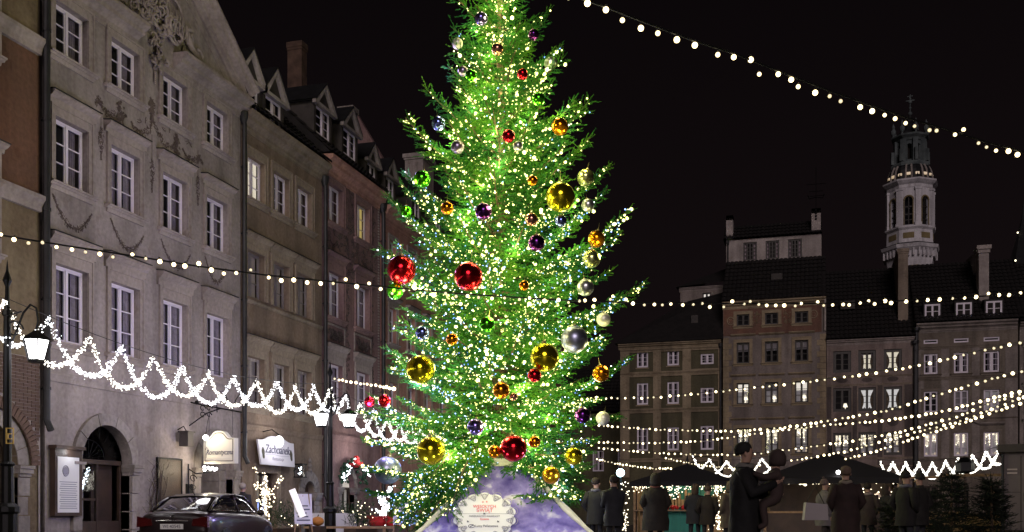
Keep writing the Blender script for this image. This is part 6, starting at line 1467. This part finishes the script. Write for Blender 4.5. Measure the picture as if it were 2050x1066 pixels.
obj('pillars', q, M['carpaint'], car, smooth=True)
q = MB()
for s_ in (1,-1): q.tube([(x,(wb+.012)*s_,zb+.0) for x,wb,wt,zb,zt in gh], .012, 4)
q.tube([(-.015,-.36,.80),(-.03,0,.805),(-.015,.36,.80)], .016, 5); q.tube([(-.02,0,.86),(-.02,0,.93)], .012, 4); q.tube([(-.01+.0,.04*math.cos(t),.90+.04*math.sin(t)) for t in [2*PI*i/12 for i in range(13)]], .006, 4)
obj('chrome_trim', q, M['chrome'], car)
for s_ in (1,-1):
    obj('tail_lamp', MB().prism_x([(s_*.80,.66),(s_*.44,.70),(s_*.47,.84),(s_*.79,.90)][::s_], -.02, .10), M['tail'], car)
obj('number_plate', MB().box(-.035,-.02,-.26,.26,.62,.735), M['plate'], car)
text('plate_lettering', 'WI 40545', M['inkg'], car, (-.037,0,.645), (R(90),0,R(-90)), .105, .001, sx=.95)
obj('bumper', MB().prism_z([(-.10,-.60),(-.10,.60),(0,.80),(.25,.88),(.25,-.88),(0,-.80)][::-1], .36, .58), M['carpaint'], car)
for x in (.85, 3.65):
    for s_ in (1,-1):
        wh = obj('wheel', MB().lathe([(.10,-.10),(.31,-.10),(.325,-.06),(.325,.06),(.31,.10),(.10,.10)], 20), M['rubber'], car, (x, s_*.80, .325), (R(90),0,0))
        obj('rim', MB().lathe([(.02,.11),(.21,.108),(.215,.09)], 14) if s_ < 0 else MB().lathe([(.02,-.11),(.21,-.108),(.215,-.09)], 14), M['chrome'], wh)
for s_ in (1,-1): obj('wing_mirror', MB().ball((2.9, s_*.95, .98), .1, 8, 6, (.6,1,.75)), M['carpaint'], car, smooth=True)
car.scale = (1.06,1.0,1.0)
obj('antenna', MB().tube([(1.2,0,1.38),(1.05,0,1.47)], .012, 4), M['rubber'], car)
# ================================================================ PEOPLE
M['skin'] = solid('skin', (.42,.26,.19), .6)
def skinmesh(verts, edges, radii, root, sub=1):
    me = bpy.data.meshes.new('tmp'); me.from_pydata(verts, edges, []); o = bpy.data.objects.new('tmp', me); COL.objects.link(o)
    md = o.modifiers.new('s', 'SKIN'); md.use_smooth_shade = True
    for i, r in enumerate(radii): me.skin_vertices[0].data[i].radius = (r, r) if not isinstance(r, tuple) else r
    for i in range(len(verts)): me.skin_vertices[0].data[i].use_root = (i == root)
    sb = o.modifiers.new('u', 'SUBSURF'); sb.levels = sub; sb.render_levels = sub
    dg = bpy.context.evaluated_depsgraph_get(); r = bpy.data.meshes.new_from_object(o.evaluated_get(dg)); bpy.data.objects.remove(o); return r
def hand(mb, w, d, side):
    w = Vector(w); d = Vector(d).normalized(); s = Vector((1,0,0)) if abs(d.x) < .8 else Vector((0,1,0)); s = (s-d*s.dot(d)).normalized(); n = d.cross(s)
    mb.tube([w-d*.02, w+d*.04, w+d*.085], [.026,.036,.034], 7)
    for i, (o, l) in enumerate(((-.028,.055),(-.010,.07),(.010,.065),(.027,.05))):
        p = w+d*.08+s*o; mb.tube([p, p+d*l*.5+n*.01, p+d*l*.8+n*.03], [.010,.009,.007], 5)
    p = w+d*.025+s*.03*side; mb.tube([p, p+s*.03*side+d*.025, p+s*.03*side+d*.055+n*.01], [.011,.010,.008], 5)
def person(label, u, vtop, H_, face, coat, legs=(.018,.018,.025), hair=(.02,.013,.01), head='hair', pose='stand', length=.62, loc=None, seed=0, build=1.0, cat='person', group=None, scarf=None, d=None):
    """H_ standing height; face: heading in degrees relative to looking at the viewer"""
    r = random.Random(seed); d = d or (H_-CAM_H)*FPX/(1025-vtop); p = loc or PT(u, 1025, d); k = H_/1.76
    t = thing('person', label, cat, (p.x, p.y, 0), YAW+R(face), group)
    st = .10 if pose == 'walk' else .0
    J = dict(pel=(0,0,.95), sp=(0,.0,1.14), ch=(0,.01,1.34), nk=(0,.0,1.47), hb=(0,-.015,1.545), hm=(0,-.03,1.625), hh=(0,-.022,1.69), ht=(0,-.015,1.725),
             shl=(.175,.01,1.41), shr=(-.175,.01,1.41), ell=(.235,.05,1.13), elr=(-.235,.05,1.13), wl=(.245,-.05,.89), wr=(-.245,-.05,.89),
             hl=(.09,0,.90), hr=(-.09,0,.90), kl=(.10,-.04-st*1.2,.50), kr=(-.10,-.02+st*.8,.50), al=(.10,.02-st*1.6,.09), ar=(-.10,.02+st*2.6,.10), tl=(.12,-.17-st*1.6,.045), tr=(-.12,-.17+st*2.6,.05))
    if pose == 'hold': J.update(ell=(.24,-.10,1.16), elr=(-.24,-.10,1.16), wl=(.08,-.34,1.14), wr=(-.10,-.36,1.28))
    if pose == 'phone': J.update(ell=(.22,-.06,1.14), elr=(-.22,-.08,1.16), wl=(.07,-.30,1.32), wr=(-.06,-.30,1.33))
    if pose == 'pocket': J.update(ell=(.28,.08,1.14), elr=(-.28,.08,1.14), wl=(.18,-.09,.98), wr=(-.18,-.09,.98))
    names = list(J); V = [Vector(J[n])*k for n in names]; E_ = [('pel','sp'),('sp','ch'),('ch','nk'),('nk','hb'),('hb','hm'),('hm','hh'),('hh','ht'),('ch','shl'),('ch','shr'),('shl','ell'),('ell','wl'),('shr','elr'),('elr','wr'),('pel','hl'),('pel','hr'),('hl','kl'),('kl','al'),('al','tl'),('hr','kr'),('kr','ar'),('ar','tr')]
    Rr = dict(pel=.135,sp=.125,ch=.14,nk=.055,hb=.062,hm=.082,hh=.086,ht=.060,shl=.065,shr=.065,ell=.045,elr=.045,wl=.030,wr=.030,hl=.092,hr=.092,kl=.060,kr=.060,al=.042,ar=.042,tl=.036,tr=.036)
    me = skinmesh([tuple(v) for v in V], [(names.index(a), names.index(b)) for a, b in E_], [Rr[n]*k*(build if n in ('pel','sp','ch') else 1) for n in names], 0)
    lm = solid('trousers', legs, .85); me.materials.clear(); me.materials.append(lm); me.materials.append(M['skin'])
    for pg in me.polygons: pg.material_index = 1 if pg.center.z > 1.49*k else 0
    obj('body', me, None, t)
    # coat: torso loft plus sleeves
    coat = tuple(c_*.42 for c_ in coat); cm = solid('coat', coat, .85, bump=.5, bscale=14, var=.35, vscale=5); q = MB(); zs_ = [1.50,1.46,1.40,1.34,1.28,1.20,1.12,1.06,1.0,.96,.92,.86,.80,.75,.70,1.5-length-.1]; zs_ = [z for z in zs_ if z >= 1.5-length-.2]
    zs_ = sorted(set(zs_), reverse=True); n = 22; vs = []
    def wz(z): return np.interp(z, [.4,.7,.92,1.08,1.28,1.40,1.46,1.50], [.235,.225,.215,.195,.215,.205,.13,.07])*build
    def dz(z): return np.interp(z, [.4,.7,.92,1.08,1.28,1.40,1.46,1.50], [.175,.165,.160,.145,.155,.125,.09,.065])*build
    for z in zs_:
        for i in range(n): a = 2*PI*i/n; e = 1+.035*math.sin(a*5+z*9+seed)+.03*math.sin(a*9-z*14+seed*2)+.03*math.sin(z*21+a*2+seed); vs.append((wz(z)*e*math.cos(a)*k, (dz(z)*e*math.sin(a)+.0)*k, z*k))
    q.add(vs, [(i*n+j, i*n+(j+1)%n, (i+1)*n+(j+1)%n, (i+1)*n+j) for i in range(len(zs_)-1) for j in range(n)])
    for s in 'lr':
        a, b, c = Vector(J['sh'+s]), Vector(J['el'+s]), Vector(J['w'+s]); q.tube([a*k+Vector((0,0,.02)), a.lerp(b,.5)*k, b*k, b.lerp(c,.5)*k, c*k], [.085*k,.075*k,.066*k,.058*k,.048*k], 8)
    q.tube([(0,.0,1.44*k),(0,.0,1.53*k)], [.085*k,.070*k], 9, False)
    obj('coat', q, cm, t, smooth=True)
    if pose != 'pocket':
        hb_ = MB()
        for s, sd in (('l',1),('r',-1)): w_, e_ = Vector(J['w'+s])*k, Vector(J['el'+s])*k; hand(hb_, w_, w_-e_, sd)
        obj('hands', hb_, M['skin'], t)
    f = MB().add([(-.014*k,-.105*k,1.60*k),(.014*k,-.105*k,1.60*k),(0,-.140*k,1.605*k),(0,-.105*k,1.645*k)], [(0,1,2),(0,2,3),(1,3,2)])
    for s in (-1,1): f.ball((s*.088*k,-.02*k,1.63*k), .022*k, 6, 4, (.5,.8,1.3))
    obj('nose_and_ears', f, M['skin'], t)
    f = MB().ball((-.032*k,-.103*k,1.645*k), .010*k, 6, 4).ball((.032*k,-.103*k,1.645*k), .010*k, 6, 4).box(-.024*k,.024*k,-.104*k,-.098*k,1.570*k,1.576*k); obj('eyes_and_mouth', f, M['inkg'], t)
    hm = solid('hair_or_hat', hair, .85, bump=.3, bscale=40)
    if head == 'hair': obj('hair', MB().lathe([(.088,-.02),(.096,.02),(.094,.06),(.075,.10),(.03,.122),(.0,.125)], 14, (0,0,0), 1, 1.12).tf(Matrix.Translation((0,.008*k,1.655*k)) @ Matrix.Rotation(R(-14),4,'X') @ Matrix.Scale(k,4)), hm, t, smooth=True)
    if head == 'long': obj('hair', MB().lathe([(.07,-.20),(.105,-.12),(.10,0),(.10,.05),(.078,.10),(.03,.125),(.0,.128)], 14, (0,0,0), 1, .95).tf(Matrix.Translation((0,.035*k,1.655*k)) @ Matrix.Rotation(R(-8),4,'X') @ Matrix.Scale(k,4)), hm, t, smooth=True)
    if head == 'hat': obj('knitted_hat', MB().lathe([(.102,.0),(.108,.03),(.102,.05),(.095,.09),(.06,.135),(.0,.15)], 14).ball((0,0,.165), .032, 8, 6).tf(Matrix.Translation((0,-.005*k,1.655*k)) @ Matrix.Rotation(R(-8),4,'X') @ Matrix.Scale(k,4)), hm, t, smooth=True)
    if head == 'hood': obj('hood', MB().lathe([(.10,-.14),(.118,-.08),(.115,0),(.112,.06),(.085,.115),(.03,.142),(.0,.145)], 14).tf(Matrix.Translation((0,.035*k,1.65*k)) @ Matrix.Scale(k,4)), cm, t, smooth=True)
    if scarf: obj('scarf', MB().tube([(.085*k*math.cos(a),(.085*math.sin(a)-.005)*k,1.485*k+.01*math.sin(3*a)) for a in [2*PI*i/12 for i in range(13)]], .035*k, 7), solid('scarf', scarf, .9), t, smooth=True)
    sh = MB()
    for s in 'lr': a = Vector(J['a'+s])*k; sh.box(a.x-.05,a.x+.05,a.y-.21,a.y+.06,.0,.085)
    obj('shoes', sh, M['rubber'], t); return t
man = person('tall man in a black jacket seen from the side carrying a child on his arms', 1490, 888, 1.86, 75, (.010,.010,.012), pose='hold', length=.72, seed=1, build=1.12, scarf=(.16,.15,.14), hair=(.008,.007,.007))
# the child on his arms
mp = man.location; f_ = Vector((math.sin(YAW+R(75)), -math.cos(YAW+R(75)), 0))
ch = thing('child', 'small child in a brown hooded jacket held by the man in black', 'child', (mp.x+f_.x*.38, mp.y+f_.y*.38, 1.02), YAW+R(75+190))
V = [(0,0,.18),(0,0,.34),(0,0,.46),(0,0,.53),(0,-.01,.60),(0,-.01,.68),(.11,0,.44),(-.11,0,.44),(.16,-.14,.40),(-.16,-.14,.40),(.12,-.30,.46),(-.12,-.30,.46),(.07,0,.14),(-.07,0,.14),(.12,-.18,.06),(-.12,-.18,.06),(.13,-.14,-.18),(-.13,-.14,-.18),(.13,-.24,-.22),(-.13,-.24,-.22)]
Ee = [(0,1),(1,2),(2,3),(3,4),(4,5),(2,6),(2,7),(6,8),(7,9),(8,10),(9,11),(0,12),(0,13),(12,14),(13,15),(14,16),(15,17),(16,18),(17,19)]
me = skinmesh(V, Ee, [.11,.11,.10,.045,.075,.07,.06,.06,.05,.05,.03,.03,.08,.08,.06,.06,.045,.045,.035,.035], 0)
me.materials.clear(); me.materials.append(solid('child_jacket', (.045,.028,.026), .85, bump=.2)); me.materials.append(M['skin'])
for pg in me.polygons: pg.material_index = 1 if pg.center.z > .535 else 0
obj('body', me, None, ch); obj('hood', MB().lathe([(.09,-.09),(.112,-.04),(.112,.03),(.08,.10),(.0,.13)], 12).tf(Matrix.Translation((0,.022,.64))), me.materials[0], ch, smooth=True)
obj('face', MB().ball((-.026,-.078,.64), .009, 6, 4).ball((.026,-.078,.64), .009, 6, 4).box(-.018,.018,-.082,-.076,.590,.595), M['inkg'], ch)
person('man in a black coat at the left edge of the crowd, half behind the fir', 1193, 958, 1.78, 150, (.012,.012,.016), seed=2, scarf=(.10,.10,.12), pose='pocket')
person('man in a grey blue jacket with both hands raised to a phone beside the fir', 1229, 953, 1.76, 200, (.045,.048,.065), seed=3, pose='phone', head='hair')
person('broad person in a long dark olive coat in front of the left stall', 1312, 950, 1.84, 175, (.040,.032,.026), seed=4, scarf=(.14,.05,.04), pose='pocket', length=.85, build=1.25, head='hood')
person('person in a dark blue jacket before the green stall front', 1391, 970, 1.72, 185, (.026,.026,.040), seed=5, pose='phone', build=1.1, head='long', hair=(.05,.03,.02))
person('shorter person in brown behind the one in dark blue at the stall', 1417, 974, 1.66, 160, (.030,.018,.014), seed=6, pose='pocket', head='hat', hair=(.05,.03,.02))
person('woman in a beige quilted coat with hood by the string of hanging lights', 1461, 966, 1.68, 205, (.20,.155,.12), seed=7, pose='pocket', length=.74, head='hood', build=1.12)
person('walker in a pale grey coat carrying a big bag on the right', 1650, 962, 1.74, 95, (.30,.27,.29), seed=8, pose='walk', length=.72, build=1.2, head='hat', hair=(.10,.07,.07), legs=(.04,.03,.03))
person('tall person in a dark red brown coat in the middle of the right crowd', 1693, 935, 1.82, 170, (.055,.026,.024), seed=9, scarf=(.20,.17,.14), pose='pocket', length=.8, head='hair', hair=(.12,.08,.06), build=1.1)
person('person in a brown jacket with white collar before the lit stall goods', 1737, 968, 1.70, 150, (.075,.048,.045), seed=10, pose='pocket', scarf=(.25,.2,.2))
person('person in dark grey walking past the right stall counter', 1775, 972, 1.68, 100, (.030,.024,.024), seed=11, pose='walk', head='long', hair=(.03,.02,.015))
person('man in a dark cap and coat right of the big stall roof', 1813, 940, 1.80, 120, (.015,.012,.014), seed=12, scarf=(.12,.12,.16), pose='pocket', head='hat', hair=(.01,.01,.01), d=21)
person('person in a black hat beside the one in the dark cap', 1842, 938, 1.80, 220, (.016,.013,.013), seed=13, pose='pocket', head='hat', hair=(.012,.01,.01), d=22)
person('child in a red jacket behind the dark potted firs', 1826, 962, 1.45, 200, (.30,.02,.025), seed=14, pose='pocket', head='hat', hair=(.2,.02,.02), d=26)
person('grey haired person in a dark jacket standing behind the parked car', 486, 962, 1.78, 160, (.035,.030,.034), seed=15, pose='pocket', hair=(.30,.26,.22), d=28.5)
person('person in a brown coat far right beside the white container', 1985, 975, 1.7, 30, (.05,.03,.03), seed=16, pose='pocket', d=31)
bg_ = thing('shopping_bag', 'pale grey bag slung at the side of the walker in the pale coat', 'bag', (PT(1632,1025,22.4).x, PT(1632,1025,22.4).y, .82), YAW)
obj('pouch', MB().prism_y([(-.26,0),(.26,0),(.24,.34),(-.22,.38)], -.09, .09), solid('bag_grey', (.34,.31,.33), .8, bump=.2), bg_); obj('strap', MB().tube([(-.2,0,.36),(0,0,.75),(.2,0,.34)], .012, 5), M['rubber'], bg_)
# ================================================================ MARKET STALLS
M['canopy'] = solid('dark_canopy_cloth', (.012,.011,.013), .9, bump=.2); M['teal'] = solid('teal_painted_boards', (.02,.22,.17), .6, bump=.2, var=.2)
def stall(label, u, vap, d, width, depth, zap, ze, seed, lights=True):
    p = PT(u, 1025, d); t = thing('market_stall', label, 'market stall', (p.x, p.y, 0), 0, 'canopied market stalls'); w = width/2; dd = depth/2
    q = MB().add([(-w,-dd,ze),(w,-dd,ze),(w,dd,ze),(-w,dd,ze),(0,0,zap),(-w,-dd,ze-.22),(w,-dd,ze-.22),(w,dd,ze-.22),(-w,dd,ze-.22)], [(0,1,4),(1,2,4),(2,3,4),(3,0,4),(5,6,1,0),(6,7,2,1),(7,8,3,2),(8,5,0,3)])
    obj('canopy', q, M['canopy'], t); obj('finial', MB().lathe([(.05,0),(.08,.15),(.01,.5)], 6, (0,0,zap-.05)), M['iron'], t)
    for sx in (-1,1):
        for sy in (-1,1): obj('post', MB().box(sx*w*.92-.05,sx*w*.92+.05,sy*dd*.92-.05,sy*dd*.92+.05,0,ze), M['timber'], t)
    return t, p, w, dd
t, p, w, dd = stall('left market stall with a dark peaked canopy and teal boarded front', 1376, 930, 50, 5.0, 3.4, 3.32, 2.42, 1)
for i in range(11):
    a = -2.1+i*.385; mt = M['teal'] if 3 <= i <= 7 else M['timber']
    for j in range(8): obj('board', cached(('brd', mt.name), lambda: _m(MB().box(0,.375,-.02,.02,0,.117), 'board', 'teal' if mt == M['teal'] else 'timber')), None, t, (a, -1.2, .05+j*.122))
obj('counter', MB().box(-2.3,2.3,-1.75,-1.15,1.03,1.09), M['timber'], t); obj('back_wall', MB().box(-2.2,2.2,1.3,1.36,0,2.4), M['teal'], t); obj('side_wall', MB().box(-2.25,-2.19,-1.2,1.3,0,2.4), M['timber'], t); obj('inner_post', MB().box(.55,.72,-1.25,-1.15,1.0,2.42), M['teal'], t)
rng = random.Random(6); b_ = []
for k in range(150): b_.append((rng.uniform(-2.4,2.4), -1.62+rng.gauss(0,.05), 2.24-abs(rng.gauss(0,.14))))
for k in range(120): b_.append((1.62+rng.gauss(0,.12), -1.6, rng.uniform(.15,2.2)))
for k in range(22): b_.append((-.6+rng.gauss(0,.25), -1.5, rng.uniform(1.6,2.1)))
o = stuff(bulbs('stall_lights', b_, [rng.uniform(.018,.032) for _ in b_], M['fairyg'], t))
q = MB(); 
for k in range(26): q.ball((rng.uniform(-2,2), rng.uniform(-1.6,-1.3), 1.15+rng.random()*.08), rng.uniform(.06,.13), 6, 4)
obj('goods', q, M['cloth_r'], t); q = MB()
for k in range(26): q.box(-2+k*.16,-2+k*.16+.12, .9,1.1,1.2+rng.random()*.1,1.5+rng.random()*.6)
obj('shelf_goods', q, M['timber'], t)
plight('stall_light', (0,-.2,2.25), 55, (1.0,.80,.52), .15, t); plight('stall_light', (.2,-1.5,2.0), 7, (.75,1.0,.85), .1, t)
t, p, w, dd = stall('wide market stall with a low dark canopy and bright lamps among the crowd', 1662, 905, 38, 4.9, 3.6, 3.2, 2.20, 2)
obj('counter', MB().box(-2.2,2.3,-1.5,-.8,.95,1.02), M['timber'], t); obj('front', MB().box(-2.2,2.3,-1.45,-1.4,0,.95), M['wood'], t); obj('back_wall', MB().box(-2.2,2.2,1.3,1.36,0,2.2), M['wood'], t)
b_ = [(-1.95+.3*rng.random(),-1.7,2.05-.1*rng.random()) for k in range(6)]+[(-1.1+.4*rng.random(),-1.7,2.1-.15*rng.random()) for k in range(7)]+[(rng.uniform(-2.3,2.3),-1.6,1.98+rng.random()*.08) for k in range(50)]+[(1.2+rng.uniform(-.6,.9),-1.2,1.35+rng.random()*.5) for k in range(60)]
stuff(bulbs('stall_lights', b_, [.055 if k < 13 else rng.uniform(.018,.032) for k in range(len(b_))], M['fairyg'], t))
q = MB()
for k in range(60): q.ball((rng.uniform(.5,2.2), rng.uniform(-1.4,-.7), 1.05+rng.random()*.5), rng.uniform(.05,.13), 6, 4)
obj('goods', q, M['blind'], t)
obj('star_lamp', MB().ball((.25,-1.75,2.38), .075, 8, 6), M['lamp'], t); plight('stall_light', (1.2,-.9,2.0), 45, (1.0,.84,.60), .12, t); plight('stall_light', (-1.4,-1.75,1.95), 12, (1.0,.84,.60), .1, t)
# cool flood lamp on a pole beside the fir, with a column of warm lights
p = PT(1243, 1025, 42); fp = thing('flood_lamp', 'cold blue white flood lamp on a pole wrapped in small lights beside the fir', 'lamp', (p.x, p.y, 0))
obj('pole', MB().tube([(0,0,0),(0,0,2.6)], .05, 8), M['iron'], fp); obj('head', MB().ball((0,-.1,2.58), .17, 12, 8), emis('cold_lamp', (.55,.92,1.0), 9), fp, smooth=True)
b_ = [(.18+rng.gauss(0,.09), -.1, rng.uniform(.1,2.2)) for k in range(60)]; stuff(bulbs('wrapped_lights', b_, [rng.uniform(.016,.03) for _ in b_], M['fairyg'], fp)); plight('flood_light', (0,-.35,2.55), 60, (.45,.85,1.0), .12, fp)
# dark potted firs, right foreground
def small_fir(label, u, d, h, w, seed):
    p = PT(u, 1025, d); r = np.random.RandomState(seed); t = thing('potted_fir', label, 'fir tree', (p.x, p.y, 0), 0, 'dark potted firs at right'); P_ = []; D_ = []; z = .35
    while z < h-.08:
        e = w*(1-(z-.3)/(h-.25))**.8+.04
        for i in range(6):
            a = 2*PI*i/6+z*3+r.uniform(-.5,.5); q_, d_, ax_ = make_bough(r, np.array([0,0,z]), np.array([math.cos(a),math.sin(a),0]), e*r.uniform(.5,1.3), r.uniform(-.1,.45)*e, .02, step=.13, fat=.8); P_ += q_; D_ += d_
        z += .15
    for k in range(6): P_.append(np.array([0,0,h-.25+k*.05])); D_.append(np.array([r.normal(0,.3),r.normal(0,.3),1]))
    conifer_mesh('crown', P_, D_, M['needle_d'], t, r, .9); obj('trunk', MB().tube([(0,0,.3),(0,0,h-.1)], [.05,.01], 6), M['bark'], t); obj('pot', MB().lathe([(.18,0),(.26,.36),(.28,.4),(.2,.4)], 12), M['wood'], t)
M['needle_d'] = solid('dark_fir_needles', (.008,.015,.007), .8)
small_fir('tallest dark potted fir standing right of the crowd', 1905, 25, 2.05, .62, 1); small_fir('dark potted fir between the lamp post and the white container', 1985, 25, 1.85, .60, 2)
small_fir('low wide dark potted fir in front of the red jacketed child', 1845, 23, 1.55, .62, 3); small_fir('dark potted fir at the bottom, second from the left', 1795, 24, 1.30, .55, 4)
for (u, d, w_, z_, lab) in ((1865, 33, 1.9, .95, 'pale wooden market counter behind the dark potted firs'), (1960, 31, 2.2, .9, 'long wooden market counter lit from above near the white container')):
    p = PT(u, 1025, d); t = thing('market_counter', lab, 'counter', (p.x, p.y, 0)); obj('top', MB().box(-w_/2,w_/2,-.35,.35,z_,z_+.05), M['timber'], t); obj('front', MB().box(-w_/2,w_/2,-.30,-.27,.1,z_), M['timber'], t)
    for sx in (-1,1): obj('post', MB().box(sx*w_/2-.04,sx*w_/2+.04,-.3,-.22,0,2.1), M['wood'], t)
    obj('rail', MB().box(-w_/2,w_/2,-.3,-.24,2.05,2.13), M['timber'], t)
p = PT(1925, 1025, 29); plight('counter_light', (p.x, p.y-.6, 1.7), 2, (1,.85,.65), .15)
# container at the right edge
p = PT(2011, 1025, 27); t = thing('container', 'pale grey container kiosk with dark flat roof at the right edge', 'kiosk', (p.x, p.y, 0), YAW-R(27))
obj('wall', MB().box(0,2.6,0,2.2,.52,2.55), solid('kiosk_paint', (.12,.10,.10), .6, bump=.05, var=.1), t); obj('base', MB().box(.05,2.55,.05,2.1,0,.52), M['wood'], t)
obj('roof', MB().box(-.16,2.8,-.16,2.4,2.55,2.75), M['slate'], t)
obj('door', MB().box(.40,1.4,-.025,.0,.56,2.4), solid('kiosk_door', (.13,.11,.11), .6), t); obj('door_gap', MB().box(.375,.40,-.012,.004,.54,2.45).box(0,.37,-.006,.004,1.50,1.515), M['slate'], t)
obj('vent', MB().box(.06,.30,-.03,.0,1.98,2.03).box(.06,.30,-.03,.0,2.08,2.12), M['blind'], t); obj('handle', MB().box(.46,.49,-.06,-.025,1.3,1.5), M['iron'], t)
obj('downpipe', MB().tube([(-.04,-.06,.0),(-.04,-.06,2.5)], .035, 6), M['pipe'], t)
